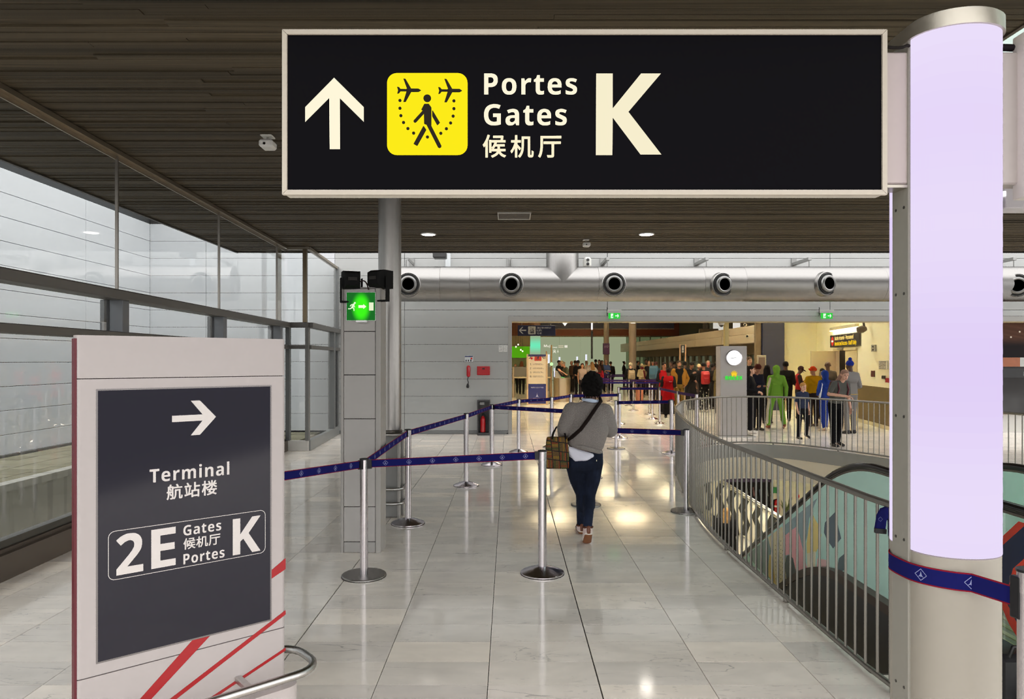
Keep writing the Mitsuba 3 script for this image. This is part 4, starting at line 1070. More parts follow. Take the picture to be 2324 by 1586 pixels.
def rail_z(Y, top, knee):
    """Height along the escalator: level at the landing, a bend, then down."""
    d = Y - knee
    return np.where(d < 0, top, np.where(d < 0.9, top - SL * d * d / 1.8, top - SL * (d - 0.45)))


Ys = np.concatenate([np.arange(3.3, 5.0, 0.2), np.arange(5.0, 6.2, 0.08), np.arange(6.2, 12.6, 0.4)])
for x, nm in ((EX0, 'near'), (EX1, 'far')):
    zt = rail_z(Ys, 0.99, 4.95)
    zb = rail_z(Ys, 0.10, 5.35) - 0.02
    hr = np.c_[np.full(len(Ys), x), Ys, zt]
    nose = [(x, 3.3 - 0.44 * math.sin(a), 0.55 + 0.44 * math.cos(a)) for a in np.linspace(math.pi, 0.15, 10)]
    part(es, 'handrail', tube(np.vstack([nose, hr]), 0.024, 10), 'gloss', True, (26, 22, 22), label='black rubber handrail')
    part(es, 'handrail_guide', tube(np.vstack([hr - [0, 0, 0.030]]), 0.012, 8), 'metal', True, (120, 112, 104))

    def strip(za, zb_, ya, yb, t):
        m = (Ys >= ya) & (Ys <= yb)
        g = Polygon(list(zip(Ys[m], za[m])) + list(zip(Ys[m][::-1], zb_[m][::-1])))
        return place(extr(g, t), (x - t / 2, 0, 0), (0, 1, 0), (0, 0, 1), (1, 0, 0))
    part(es, 'glass_side', strip(zt - 0.036, zb + 0.01, 3.75, 13, 0.014), 'satin', color=(198, 236, 222), label='mint green filmed glass side')
    part(es, 'glass_side', strip(zt - 0.036, zb + 0.01, 3.3, 3.76, 0.012), 'glass', label='clear glass end')
    part(es, 'deck', strip(zb + 0.035, zb - 0.03, 3.3, 13, 0.16), 'satin', color=(84, 72, 66), label='brown deck trim')
    part(es, 'cladding', strip(zb - 0.03, zb - 1.6, 3.95, 13, 0.14), 'satin', color=(70, 69, 70), label='dark grey side cladding')
part(es, 'landing_plate', box(EX0 + 0.07, EX1 - 0.07, 3.2, 5.05, -0.06, 0.004), 'metal', color=(160, 150, 130))
for k in range(30):
    y = 5.05 + 0.40 * k
    z = float(rail_z(np.array([y]), 0.0, 5.35)[0])
    if z < -3.4:
        break
    part(es, 'step', box(EX0 + 0.08, EX1 - 0.08, y, y + 0.40, z - 0.24, z), 'metal', color=(120, 112, 98))
for k in range(9):
    part(es, 'comb_rib', box(EX0 + 0.1 + 0.09 * k, EX0 + 0.14 + 0.09 * k, 3.25, 5.0, 0.004, 0.008), 'metal', color=(196, 180, 140))
MX = EX0 - 0.0072


def mu(x, y, ox=1580.0, oy=1040.0, k=1674 / 380):
    """Point of the near glass side seen at a pixel: (Y, z)."""
    px, py = ox + x / k, oy + y / k
    Y = MX * FOC / (px - PX)
    return Y, EYE + (PY - py) * Y / FOC


zt_line = LineString(np.c_[Ys, rail_z(Ys, 0.99, 4.95) - 0.06])
glass_zone = Polygon(list(zip(Ys, rail_z(Ys, 0.99, 4.95) - 0.052)) + list(zip(Ys[::-1], rail_z(Ys, 0.10, 5.35)[::-1] + 0.016)))
for iq, (q, col) in enumerate((([(600, 900), (860, 690), (1210, 400), (1130, 600), (1110, 780), (1045, 1000), (1110, 1260), (915, 1350), (890, 900), (870, 680)], (150, 172, 176)),
               ([(520, 960), (720, 790), (760, 930), (730, 1200), (600, 1080)], (150, 172, 166)),
               ([(720, 790), (860, 680), (890, 900), (915, 1360), (840, 1350), (770, 1250), (725, 1180), (730, 1000), (755, 940)], (244, 232, 190)),
               ([(735, 960), (760, 1000), (800, 1260), (770, 1250), (725, 1180), (722, 1080)], (236, 208, 120)),
               ([(890, 770), (1005, 680), (1040, 790), (1110, 1110), (1110, 1265), (1030, 1300), (1000, 1120), (940, 960), (890, 970)], (248, 182, 186)),
               ([(890, 1060), (905, 980), (940, 962), (970, 1000), (1040, 1300), (960, 1390), (915, 1340)], (84, 92, 92)),
               ([(1160, 550), (1190, 610), (1240, 690), (1250, 770), (1230, 880), (1190, 950), (1110, 960), (1105, 850), (1130, 680)], (240, 220, 140)),
               ([(1110, 950), (1195, 930), (1190, 1230), (1120, 1260)], (244, 238, 204)),
               ([(1390, 540), (1425, 700), (1450, 800), (1370, 900), (1310, 810), (1280, 740), (1290, 640)], (96, 112, 122)),
               ([(1490, 950), (1508, 1110), (1445, 1130), (1415, 1100), (1430, 1000)], (96, 112, 116)),
               ([(1215, 1000), (1330, 1020), (1335, 1140), (1200, 1210)], (236, 200, 196)))):
    g = Polygon([mu(*p) for p in q]).buffer(0).intersection(glass_zone)
    if polys(g):
        part(es, 'printed_shape', place(extr(g, 0.0012), (MX - 0.0002, 0, 0), (0, 1, 0), (0, 0, 1), (-1, 0, 0)) if False else
             place(extr(g, 0.0008 + 0.00025 * iq), (MX - 0.0002, 0, 0), (0, 1, 0), (0, 0, 1), (-1, 0, 0)), 'satin', color=col)
mid = Polygon([mu(*p) for p in ((780, 860), (850, 820), (890, 1000), (905, 1330), (850, 1330), (780, 1180))])
b = mid.bounds
dots = [Point(y, z).buffer(0.006, quad_segs=2) for y in np.arange(b[0], b[2], 0.045) for z in np.arange(b[1], b[3], 0.04) if mid.contains(Point(y, z))]
part(es, 'printed_dots', place(extr(unary_union(dots), 0.0022), (MX - 0.0002, 0, 0), (0, 1, 0), (0, 0, 1), (-1, 0, 0)), 'satin', color=(120, 112, 96), kind='stuff')
dia = [(2324, 1173), (2247, 1255), (2262, 1300), (2330, 1420), (2345, 1420), (2420, 1260)]
for pts, col, d in (([(2330, 1166), (2238, 1252), (2254, 1330), (2290, 1415), (2330, 1480), (2430, 1480), (2430, 1166)], (196, 60, 40), 0.0010), ([(2334, 1186), (2246, 1264), (2262, 1322), (2300, 1396), (2334, 1462), (2430, 1470), (2430, 1186)], (26, 38, 66), 0.0016),
                    ([(2345, 1250), (2300, 1290), (2290, 1330), (2310, 1400), (2345, 1440), (2360, 1440), (2320, 1390), (2302, 1330), (2312, 1296), (2352, 1262)], (214, 66, 44), 0.0022)):
    pts = [mu(x, y, 0, 0, 1) for x, y in pts]
    part(es, 'printed_shape', place(extr(Polygon(pts).intersection(sbox(3.3, 0.16, 9, 0.93)), d), (MX - 0.0002, 0, 0), (0, 1, 0), (0, 0, 1), (-1, 0, 0)), 'satin', color=col, label='navy print with a red border')
hb = solo('black_case', 'black case standing on the floor behind the pylon', 'case', cbox(2.40, 2.60, 3.45, 3.72, 0.0, 0.30, 0.03), 'satin', False, (18, 18, 20))
part(hb, 'handle', tube([(2.44, 3.44, 0.30), (2.46, 3.44, 0.35), (2.54, 3.44, 0.35), (2.56, 3.44, 0.30)], 0.01, 6), 'satin', True, (14, 14, 14))

# ---- things of the lower level
zb_ = thing('zebra_stair', 'stair of the lower level with a black and white zigzag side', 'stair')
A0, A1 = at(1643, 1095, 18.6), at(1778, 1178, 16.2)
dv = A1 - A0
Ls = np.linalg.norm(dv[:2])
dh = np.array([dv[0] / Ls, dv[1] / Ls, 0])
sl = dv[2] / Ls
nn = np.array([dh[1], -dh[0], 0])


def zside(pts, t, off=0.0):
    return place(extr(Polygon(pts), t), A0 + nn * off, dh, (0, 0, 1), nn * 1.0)


Hs = 1.05
part(zb_, 'side', zside([(-1, -sl * 1), (Ls + 1.2, sl * (Ls + 1.2)), (Ls + 1.2, sl * (Ls + 1.2) - Hs), (-1, -sl - Hs)], 0.08, -0.08), 'satin', color=(232, 226, 206))
part(zb_, 'handrail', tube([A0 - dh + np.array([0, 0, -sl]), A1 + dh * 1.2 + np.array([0, 0, sl * 1.2])], 0.05, 8), 'metal', True, (196, 190, 176))
for k in range(9):
    u = -0.8 + k * 0.56
    z = sl * u
    part(zb_, 'zigzag', zside([(u, z - 0.08), (u + 0.26, z - 0.08 + sl * 0.26), (u + 0.06, z - 0.38), (u + 0.30, z - 0.70), (u + 0.14, z - 1.02), (u - 0.12, z - 1.02), (u + 0.04, z - 0.70), (u - 0.20, z - 0.38)], 0.004, 0.001), 'satin', color=(30, 30, 28))
for k in range(9):
    part(zb_, 'tread', place(box(0.3 * k, 0.3 * k + 0.3, -1.3, -0.1, sl * 0.3 * k - 1.1, sl * 0.3 * k - 1.0), A0, dh, tuple(nn), (0, 0, 1)), 'satin', color=(150, 146, 136))
sh = thing('storefront', 'dark shop opening on the lower level behind the zebra stair', 'shop front')
s0_, s1_ = at(1640, 1089, 22.2), at(1749, 1150, 22.2)
part(sh, 'opening', box(s0_[0], s1_[0], 22.22, 22.29, -3.5, s0_[2]), 'matte', color=(20, 18, 20))
part(sh, 'sign_band', box(s0_[0], s1_[0], 22.14, 22.22, s0_[2] - 0.06, s0_[2] + 0.06), 'satin', color=(52, 40, 66))
for k in range(7):
    x = s0_[0] + 0.1 + 0.21 * k
    part(sh, 'hanging_item', rod((x, 22.15, s0_[2] - 0.15 - 0.07 * (k % 3)), (x + 0.04, 22.15, s0_[2] - 0.5 - 0.1 * (k % 2)), 0.03), 'satin', True, ((150, 150, 146), (90, 60, 60), (60, 70, 90))[k % 3])
part(sh, 'awning', box(s0_[0], s0_[0] + 0.45, 22.1, 22.28, s0_[2] + 0.07, s0_[2] + 0.17), 'satin', color=(46, 104, 58))
q = at(1762, 1150, 22.2)
f1 = solo('fire_extinguisher', 'red fire extinguisher on the lower white wall below a green sign', 'fire extinguisher', lathe([(0.085, q[2] - 0.18), (0.09, q[2] - 0.16), (0.09, q[2] + 0.14), (0.06, q[2] + 0.2), (0.025, q[2] + 0.24)], 16, (q[0], 22.2, 0)), 'gloss', 40, (196, 26, 26))
part(f1, 'hose', tube([(q[0], 22.18, q[2] + 0.25), (q[0] - 0.1, 22.15, q[2] + 0.22), (q[0] - 0.12, 22.15, q[2]), (q[0] - 0.1, 22.15, q[2] - 0.15)], 0.015, 6), 'matte', True, (20, 20, 20))
part(f1, 'label_band', lathe([(0.091, q[2]), (0.0915, q[2] + 0.06)], 16, (q[0], 22.2, 0)), 'satin', color=(226, 220, 210))
q = at(1762, 1113, 22.2)
solo('extinguisher_sign', 'small green sign above the fire extinguisher on the lower level', 'sign', cbox(q[0] - 0.1, q[0] + 0.1, 22.25, 22.29, q[2] - 0.09, q[2] + 0.09, 0.004), 'satin', False, (46, 120, 66))
q = at(1813, 1127, 22.2)
r = solo('call_point', 'small red call point on the lower white wall', 'call point', cbox(q[0] - 0.04, q[0] + 0.04, 22.25, 22.29, q[2] - 0.05, q[2] + 0.05, 0.006), 'satin', False, (196, 34, 40))
q = at(1785, 1172, 20.5)
pp = thing('potted_plant', 'spiky potted plant at the end of the zebra stair', 'plant')
part(pp, 'pot', lathe([(0.14, -3.5), (0.2, -3.05), (0.18, -3.02)], 16, (q[0], 20.5, 0)), 'satin', 40, (60, 58, 56))
part(pp, 'stem', rod((q[0], 20.5, -3.05), (q[0], 20.5, max(q[2], -2.9)), 0.04), 'matte', True, (60, 56, 34))
for k in range(11):
    a = k * 2.4
    e = np.array([q[0] + 0.16 * math.cos(a), 20.5 + 0.16 * math.sin(a), q[2] + 0.35 + 0.12 * (k % 3)])
    part(pp, 'leaf', tube([(q[0], 20.5, q[2] - 0.2), ((q[0] + e[0]) / 2, (20.5 + e[1]) / 2, q[2] + 0.22), e], [0.03, 0.022, 0.003], 4), 'satin', True, (58, 66, 30))

# ================================================================ barrier posts and belts
BLUE = (19, 21, 84)
PURP = (34, 18, 58)
post_parts = {}


def emblem():
    """Little white diamond with a winged triangle, in belt coordinates."""
    d = Polygon([(0, 0.022), (0.022, 0), (0, -0.022), (-0.022, 0)])
    return unary_union([d.difference(d.buffer(-0.0022)), Polygon([(0, 0.012), (0.004, -0.002), (0.011, -0.010), (0.002, -0.006), (0, -0.009), (-0.002, -0.006), (-0.011, -0.010), (-0.004, -0.002)])])


EMB = emblem()


def stanchion(x, y, style, label, group=None, lo=False):
    t = thing('stanchion', label, 'barrier post', group)
    h = 1.012 if style == 'dome' else 0.955
    r = 0.034 if style == 'dome' else 0.031
    k = (style, lo)
    M = T().translate([x, y, 0])
    n = 12 if lo else 28
    if k not in post_parts:
        base = [(0.17, 0), (0.178, 0.004), (0.178, 0.014), (0.172, 0.018), (0.10, 0.045), (0.04, 0.062)] if style == 'dome' else [(0.175, 0), (0.178, 0.003), (0.178, 0.014), (0.174, 0.018), (0.05, 0.020)]
        a = part(t, 'base', lathe(base, n, (0, 0, 0)), 'chrome' if style == 'dome' else 'brushed', 30)
        b = part(t, 'post', lathe([(r, 0.02), (r, h - 0.05)], n, (0, 0, 0)), 'chrome', 40)
        c = part(t, 'head', join(lathe([(r + 0.001, h - 0.085), (r + 0.001, h - 0.012)], n, (0, 0, 0))), 'chrome', 40)
        d = part(t, 'cap', lathe([(r + 0.004, h - 0.012), (r + 0.004, h - 0.003), (r - 0.004, h)], n, (0, 0, 0)), 'satin', 40, (18, 18, 20))
        e = part(t, 'foot_ring', lathe([(0.180, 0.0), (0.1805, 0.0035)], n, (0, 0, 0)), 'matte', 40, (14, 14, 14))
        post_parts[k] = [a, b, c, d, e]
        for q in (a, b, c, d, e):
            scene[q]['to_world'] = M
    else:
        for q, nm in zip(post_parts[k], ('base', 'post', 'head', 'cap', 'foot_ring')):
            again(t, nm, q, M)
    return t, np.array([x, y, h - 0.045])


def belt(t, a, b, col=BLUE, marks=True, width=0.062, sag=0.0):
    """A belt from the head of post t at a to the point b (its middle line)."""
    a, b = np.asarray(a, float), np.asarray(b, float)
    d = b - a
    L = np.linalg.norm(d)
    h = np.array([d[0], d[1], 0]) / np.linalg.norm(d[:2])
    a, b = a + h * 0.033, b - h * 0.033
    d = b - a
    L = np.linalg.norm(d)
    u = d / L
    nn = np.array([h[1], -h[0], 0])
    if nn[1] > 0:
        nn = -nn
        # keep u, up and n right-handed below by letting place() flip
    v = np.cross(nn, u)
    v *= np.sign(v[2])
    k = part(t, 'belt', place(box(0, L, -width / 2, width / 2, -0.0012, 0.0012), a, u, v, nn), 'cloth', color=col, label='dark blue barrier belt' if col == BLUE else 'dark purple barrier belt')
    part(k, 'edging', place(join(box(0, L, width / 2 - 0.004, width / 2 + 0.0005, -0.0018, 0.0018), box(0, L, -width / 2 - 0.0005, -width / 2 + 0.004, -0.0018, 0.0018)), a, u, v, nn), 'cloth', color=(120, 20, 38) if col == BLUE else (70, 30, 80))
    part(t, 'clip', place(box(-0.012, 0.03, -0.04, 0.034, -0.013, 0.013), a, u, v, nn), 'satin', color=(14, 14, 16))
    part(t, 'clip', place(box(L - 0.03, L + 0.008, -0.034, 0.034, -0.011, 0.011), a, u, v, nn), 'satin', color=(14, 14, 16))
    if marks:
        c = 0.14
        while c < L - 0.08:
            for sgn in (1, -1):
                m = place(extr(affinity.translate(EMB, c if sgn > 0 else -c, 0), 0.0005), a, u if sgn > 0 else -u, v, nn * sgn)
                m = (m[0] + nn * sgn * 0.0013, m[1])
                part(k, 'emblem', m, 'satin', color=(128, 134, 170))
            c += 0.19
    return k


def gr(x, y):
    g = ground(x, y)
    return g[0], g[1]


P = {}
SPEC = [
    ('s1', *gr(826, 1307), 'flat', 'shiny flat-based barrier post in front of the square grey column'),
    ('s2', *gr(1231, 1301), 'dome', 'shiny dome-based barrier post nearest the walking woman, left of her'),
    ('s3', *gr(926, 1188), 'dome', 'shiny barrier post just right of the round column'),
    ('s4', *gr(1058, 1102), 'dome', 'shiny barrier post standing left of the extinguisher box'),
    ('s5', *gr(1116, 1055), 'dome', 'shiny barrier post right beside the extinguisher box, where two belts part'),
    ('s6', *gr(1177, 1026), 'dome', 'shiny barrier post in front of the left jamb of the opening'),
    ('s7', *gr(1252, 1015), 'dome', 'shiny barrier post in front of the far info panel'),
    ('s8', *gr(1295, 999), 'dome', 'barrier post before the steel gate desk, left of the woman\'s head'),
    ('s9', *gr(1330, 1146), 'flat', 'barrier post hidden behind the walking woman, its base showing at her shins'),
    ('s10', *gr(1398, 1018), 'flat', 'flat-based barrier post just right of the woman\'s shoulder'),
    ('s11', *gr(1406, 994), 'dome', 'barrier post right behind the one by the woman\'s shoulder'),
    ('s12', *gr(1558, 1161), 'flat', 'flat-based barrier post beside the near curve of the railing'),
    ('s13', *gr(1524, 1029), 'dome', 'barrier post by the far bend of the railing, left of its curve'),
    ('s14', *gr(1497, 962), 'dome', 'barrier post in front of the woman with the red vest seen from behind'),
    ('s16', *gr(1480, 951), 'dome', 'barrier post left of the red vest, one of two close together, nearer one'),
    ('s17', *gr(1474, 941), 'dome', 'barrier post left of the red vest, one of two close together, farther one'),
    ('s18', *gr(1539, 983), 'dome', 'barrier post in front of the bearded man\'s legs'),
    ('s19', *gr(1581, 999), 'dome', 'barrier post seen through the far bars of the railing'),
    ('s20', *gr(1404, 962), 'dome', 'barrier post right of the woman\'s head, third one back'),
    ('s21', -1.76, 4.44, 'dome', 'barrier post hidden behind the white totem'),
    ('s22', *gr(1340, 1084), 'dome', 'barrier post hidden behind the walking woman\'s legs'),
    ('s0', 1.842, 2.50, 'dome', 'barrier post at the right edge, close by the glowing pylon'),
]
for nm, x, y, st, lab in SPEC:
    P[nm] = stanchion(x, y, st, lab)
for a, b, m in (('s1', 's2', 1), ('s1', 's21', 1), ('s1', 's3', 1), ('s3', 's4', 1), ('s4', 's5', 1), ('s5', 's6', 1), ('s6', 's7', 1), ('s7', 's8', 1), ('s5', 's22', 1), ('s9', 's12', 1),
                ('s8', 's11', 0), ('s10', 's13', 1), ('s20', 's14', 0)):
    belt(P[a][0], P[a][1], P[b][1], BLUE, bool(m))
for a, b in (('s14', 's18'), ('s18', 's19')):
    belt(P[a][0], P[a][1], P[b][1], PURP, False)
# the belt from the right-hand post round the pylon
wrap = np.array([(1.81, 2.52), (1.755, 2.675), (1.70, 2.70), (1.64, 2.755), (1.604, 2.83), (1.602, 2.96), (1.64, 3.03), (1.72, 3.09)])
wrap = np.vstack([wrap[:1], spline(wrap[1:], 6)])
wr_ = LineString(wrap)


def band(path, z, w, t):
    g = LineString(path).buffer(t, cap_style='flat', join_style='mitre')
    return place(extr(g, w), (0, 0, z - w / 2), (1, 0, 0), (0, 1, 0), (0, 0, 1))


kb = part(P['s0'][0], 'belt', band(wrap, 0.905, 0.064, 0.0012), 'cloth', color=BLUE, label='dark blue belt wrapped round the pylon')
part(kb, 'edging', join(band(wrap, 0.938, 0.005, 0.0018), band(wrap, 0.872, 0.005, 0.0018)), 'cloth', color=(120, 20, 38))
for s in (0.165, 0.335):
    q, r = wr_.interpolate(s), wr_.interpolate(s + 0.004)
    u = np.array([q.x - r.x, q.y - r.y, 0.0])
    u /= np.linalg.norm(u)
    nn = np.array([u[1], -u[0], 0])
    nn = nn if nn[1] < 0.2 and nn @ np.array([-1, -1, 0]) > 0 else -nn
    m = place(extr(affinity.scale(EMB, 1.1, 1.1, origin=(0, 0)), 0.0006), np.array([q.x, q.y, 0.905]) + nn * 0.0013, np.cross((0, 0, 1), nn), (0, 0, 1), nn)
    part(kb, 'emblem', m, 'satin', color=(128, 134, 170))
part(P['s0'][0], 'clip', place(cbox(-0.02, 0.02, -0.012, 0.012, -0.10, 0.05, 0.004), (1.812, 2.515, 0.93), (0.3, -0.95, 0), (0.95, 0.3, 0), (0, 0, 1)), 'satin', color=(14, 14, 18))

# farther rows of the queue
gq = 'far posts of the queue'
rowsq = [(24.35, [3.0, 4.3, 5.5]), (27.0, [3.2, 4.6, 5.9]), (29.75, [3.1, 4.3]), (34.2, [3.2, 4.8, 6.4]), (37.3, [3.6, 5.4, 7.2])]
for Y, xs_ in rowsq:
    prev = None
    for j, x in enumerate(xs_):
        t, h = stanchion(x, Y, 'dome', f'{ORD[j]} post from the left in the {ORD[[r[0] for r in rowsq].index(Y)]} far row of the queue', gq, True)
        if prev is not None:
            belt(prev[0], prev[1], h, PURP if Y > 26 else BLUE, False)
        prev = (t, h)

# ================================================================ things on the back wall
t = thing('wall_phone', 'red emergency handset with its cord on the grey back wall', 'phone')
q = at(1063, 842, 16.6)
part(t, 'handset', man(Manifold.hull_points(np.vstack([np.array(man(Manifold.sphere(0.045, 12))[0]) + np.array([q[0], 16.62, q[2] + dz]) for dz in (0.09, -0.10)]))), 'gloss', 40, (176, 24, 34))
part(t, 'cord', tube(spline([(q[0], 16.6, q[2] - 0.14), (q[0] - 0.02, 16.6, q[2] - 0.2), (q[0] + 0.0, 16.6, q[2] - 0.27), (q[0] - 0.015, 16.6, q[2] - 0.3)], 5), 0.012, 6), 'matte', True, (70, 70, 72))
part(t, 'grip', lathe([(0.025, q[2] - 0.40), (0.035, q[2] - 0.36), (0.02, q[2] - 0.30)], 12, (q[0] - 0.015, 16.61, 0)), 'satin', 40, (20, 20, 22))
x0, z0 = at(1083, 851, WY)[[0, 2]]
x1, z1 = at(1112, 831, WY)[[0, 2]]
t = solo('alarm_box', 'flat red alarm box beside the red handset', 'alarm box', cbox(x0, x1, WY - 0.09, WY - 0.02, z0, z1, 0.01), 'satin', False, (170, 22, 30))
part(t, 'badge', cbox((x0 + x1) / 2 - 0.03, (x0 + x1) / 2 + 0.03, WY - 0.095, WY - 0.088, z1 - 0.07, z1 - 0.04, 0.002), 'satin', color=(60, 16, 18))
t = thing('evacuation_plan', 'small framed evacuation plan above the red handset', 'notice')
x0, z0 = at(1055, 821, WY)[[0, 2]]
x1, z1 = at(1074, 807, WY)[[0, 2]]
part(t, 'board', cbox(x0, x1, WY - 0.035, WY - 0.019, z0, z1, 0.003), 'satin', color=(206, 210, 212))
part(t, 'header', box(x0 + 0.005, x1 - 0.005, WY - 0.038, WY - 0.035, z1 - 0.03, z1 - 0.005), 'satin', color=(28, 40, 90))
part(t, 'drawing', join(*[box(x0 + 0.02 + 0.055 * k, x0 + 0.045 + 0.055 * k, WY - 0.038, WY - 0.035, z0 + 0.01, z0 + 0.05) for k in range(3)]), 'satin', color=(30, 32, 40))
part(t, 'red_mark', box(x1 - 0.06, x1 - 0.02, WY - 0.038, WY - 0.035, z0 + 0.06, z0 + 0.10), 'satin', color=(200, 30, 34))
for k, xa in enumerate((1132, 1142.5)):
    x0, z0 = at(xa, 798, WY)[[0, 2]]
    x1, z1 = at(xa + 9, 784, WY)[[0, 2]]
    t = solo('wall_notice', ('left' if k == 0 else 'right') + ' one of two white paper notices by the opening\'s left jamb', 'notice', cbox(x0, x1, WY - 0.028, WY - 0.019, z0, z1, 0.002), 'satin', False, (226, 226, 222), 'paper notices by the jamb')
    part(t, 'print', join(*[box(x0 + 0.012, x1 - 0.012, WY - 0.0295, WY - 0.0275, z1 - 0.025 - 0.02 * j, z1 - 0.019 - 0.02 * j) for j in range(6)]), 'satin', color=(120, 120, 122))
x0, z1 = at(1083, 908, 16.4)[[0, 2]]
x1 = at(1112, 908, 16.4)[0]
t = thing('extinguisher_box', 'dark cabinet on the floor with a red extinguisher inside by the back wall', 'cabinet')
part(t, 'case', join(cbox(x0, x0 + 0.03, 16.38, 16.62, 0, z1), cbox(x1 - 0.03, x1, 16.38, 16.62, 0, z1), cbox(x0, x1, 16.60, 16.64, 0, z1), cbox(x0, x1, 16.38, 16.62, 0, 0.06), cbox(x0, x1, 16.38, 16.62, z1 - 0.03, z1)), 'satin', color=(54, 54, 56))
part(t, 'label_plate', cbox(x0 + 0.05, x0 + 0.16, 16.58, 16.60, z1 - 0.12, z1 - 0.06, 0.003), 'satin', color=(196, 198, 198))
part(t, 'cylinder', lathe([(0.058, 0.07), (0.062, 0.09), (0.062, 0.36), (0.04, 0.42), (0.018, 0.45)], 16, ((x0 + x1) / 2 - 0.02, 16.48, 0)), 'gloss', 40, (182, 26, 32))
part(t, 'valve', join(rod(((x0 + x1) / 2 - 0.02, 16.48, 0.45), ((x0 + x1) / 2 - 0.02, 16.48, 0.52), 0.018), tube([((x0 + x1) / 2, 16.46, 0.5), ((x0 + x1) / 2 + 0.07, 16.44, 0.42), ((x0 + x1) / 2 + 0.06, 16.44, 0.25)], 0.012, 6)), 'satin', True, (24, 24, 24))

# hanging green exit signs under the header
for i, (px, lab) in enumerate(((1394, 'small green exit sign hanging over the opening, above the woman\'s head'), (1877, 'small green exit sign hanging over the opening by the glowing pylon'))):
    t = thing('hanging_exit_sign', lab, 'exit sign')
    x0, x1 = at(px - 12.5, 0, 16.4)[0], at(px + 13.5, 0, 16.4)[0]
    za, zb, zc = at(0, 723, 16.4)[2], at(0, 711, 16.4)[2], at(0, 703, 16.4)[2]
    part(t, 'housing', cbox(x0 - 0.03, x1 + 0.03, 16.40, 16.47, zb + 0.01, zc, 0.006), 'satin', color=(190, 190, 186))
    part(t, 'face', box(x0, x1, 16.42, 16.44, za, zb + 0.01), 'dark_body', **glow((0.04, 0.62, 0.06), 1.0))
    ar_ = affinity.translate(arrow_right(0.085, 0.04, 0.022), (x0 + x1) / 2 + 0.02, (za + zb) / 2 + 0.005)
    part(t, 'arrow', flat(ar_, (0, 16.42, 0)), 'dark_body', **glow((0.85, 1, 0.85), 1.0))
    part(t, 'door_symbol', flat(sbox(x0 + 0.05, za + 0.012, x0 + 0.11, zb - 0.004).difference(affinity.translate(runner(0.06), x0 + 0.06, za + 0.02)), (0, 16.42, 0)), 'dark_body', **glow((0.85, 1, 0.85), 1.0))
    part(t, 'arm', box(x0 + 0.03, x1 - 0.03, 16.46, 16.70, zb + 0.03, zb + 0.06), 'satin', color=(150, 150, 148))
    part(t, 'rod', rod((x0 - 0.03, 16.45, za + 0.08), (x0 - 0.03, 16.45, 2.98), 0.008, n=6), 'matte', True, (24, 24, 24))

# cameras under the header
for px, py, Y, kind, lab in ((1637, 733, 17.2, 'dome', 'white dome camera under the header, left of the yellow post'), (1692, 737, 28.2, 'b', 'small white camera, upper one, before the beige bulkhead'), (1697, 763, 28.0, 'b', 'small white camera, lower one, before the beige bulkhead')):
    q = at(px, py, Y)
    t = thing('security_camera', lab, 'camera')
    if kind == 'dome':
        part(t, 'housing', lathe([(0.06, q[2] - 0.05), (0.09, q[2] + 0.03), (0.085, 2.66)], 20, (q[0], Y, 0)), 'satin', 40, (226, 220, 206))
        part(t, 'dome', lathe([(0.0, q[2] - 0.10), (0.035, q[2] - 0.085), (0.056, q[2] - 0.05)], 16, (q[0], Y, 0)), 'gloss', 60, (26, 26, 26))
    else:
        part(t, 'housing', lathe([(0.05, -0.06), (0.075, 0.0), (0.06, 0.1)], 16, q, (-0.5, -0.8, 0)), 'satin', 50, (226, 212, 186))
        part(t, 'lens', lathe([(0.045, 0.0), (0.03, 0.03)], 12, q + np.array([-0.5, -0.8, 0]) * 0.105, (-0.5, -0.8, 0)), 'gloss', 40, (16, 16, 16))
        part(t, 'arm', tube([q, q + np.array([0.06, 0.06, -0.04]), np.array([9.56, q[1] + 0.1, q[2] - 0.03])], 0.02, 6), 'satin', True, (206, 190, 160))

# ================================================================ the clock pylon
t = thing('clock_pylon', 'grey pylon with a lit round clock, a gold crown and green letters', 'clock')
px0, px1, pz = at(1635, 0, 16.0)[0], at(1695, 0, 16.0)[0], at(0, 785, 16.0)[2]
part(t, 'body', cbox(px0, px1, 16.0, 16.35, 0.03, pz, 0.006), 'satin', color=(176, 170, 166))
part(t, 'base_plate', cbox(px0 - 0.08, px1 + 0.18, 15.9, 16.4, 0, 0.03, 0.004), 'metal', color=(170, 168, 162))
q = at(1665, 812, 16.0)
part(t, 'bezel', lathe([(0.184, -0.01), (0.184, 0.035), (0.172, 0.04), (0.170, 0.03)], 40, (q[0], 16.0, q[2]), (0, -1, 0)), 'chrome', 40)
cf = part(t, 'dial', lathe([(0.168, 0.036), (0.168, 0.040)], 40, (q[0], 16.0, q[2]), (0, -1, 0)), 'dark_body', **glow((1.0, 1.0, 0.98), 1.25))
for k in range(12):
    a = math.radians(30 * k)
    v, f = box(-0.003, 0.003, 0.115, 0.135, 0, 0.002)
    part(cf, 'hour_mark', place((v, f), (q[0], 15.958, q[2]), (math.cos(a), 0, -math.sin(a)), (math.sin(a), 0, math.cos(a)), (0, -1, 0)), 'matte', color=(190, 192, 196))
for a, w, l, nm in ((math.radians(263), 0.0035, 0.088, 'hand'), (math.radians(80), 0.003, 0.045, 'hand')):
    v, f = box(-w, w, -0.012, l, 0, 0.003)
    part(cf, nm, place((v, f), (q[0], 15.957, q[2]), (math.cos(a), 0, -math.sin(a)), (math.sin(a), 0, math.cos(a)), (0, -1, 0)), 'matte', color=(90, 96, 110))
q = at(1665.5, 852, 16.0)
cr = [(-0.045, -0.01), (-0.062, 0.075), (-0.036, 0.035), (-0.034, 0.10), (-0.013, 0.04), (0, 0.11), (0.013, 0.04), (0.034, 0.10), (0.036, 0.035), (0.062, 0.075), (0.045, -0.01)]
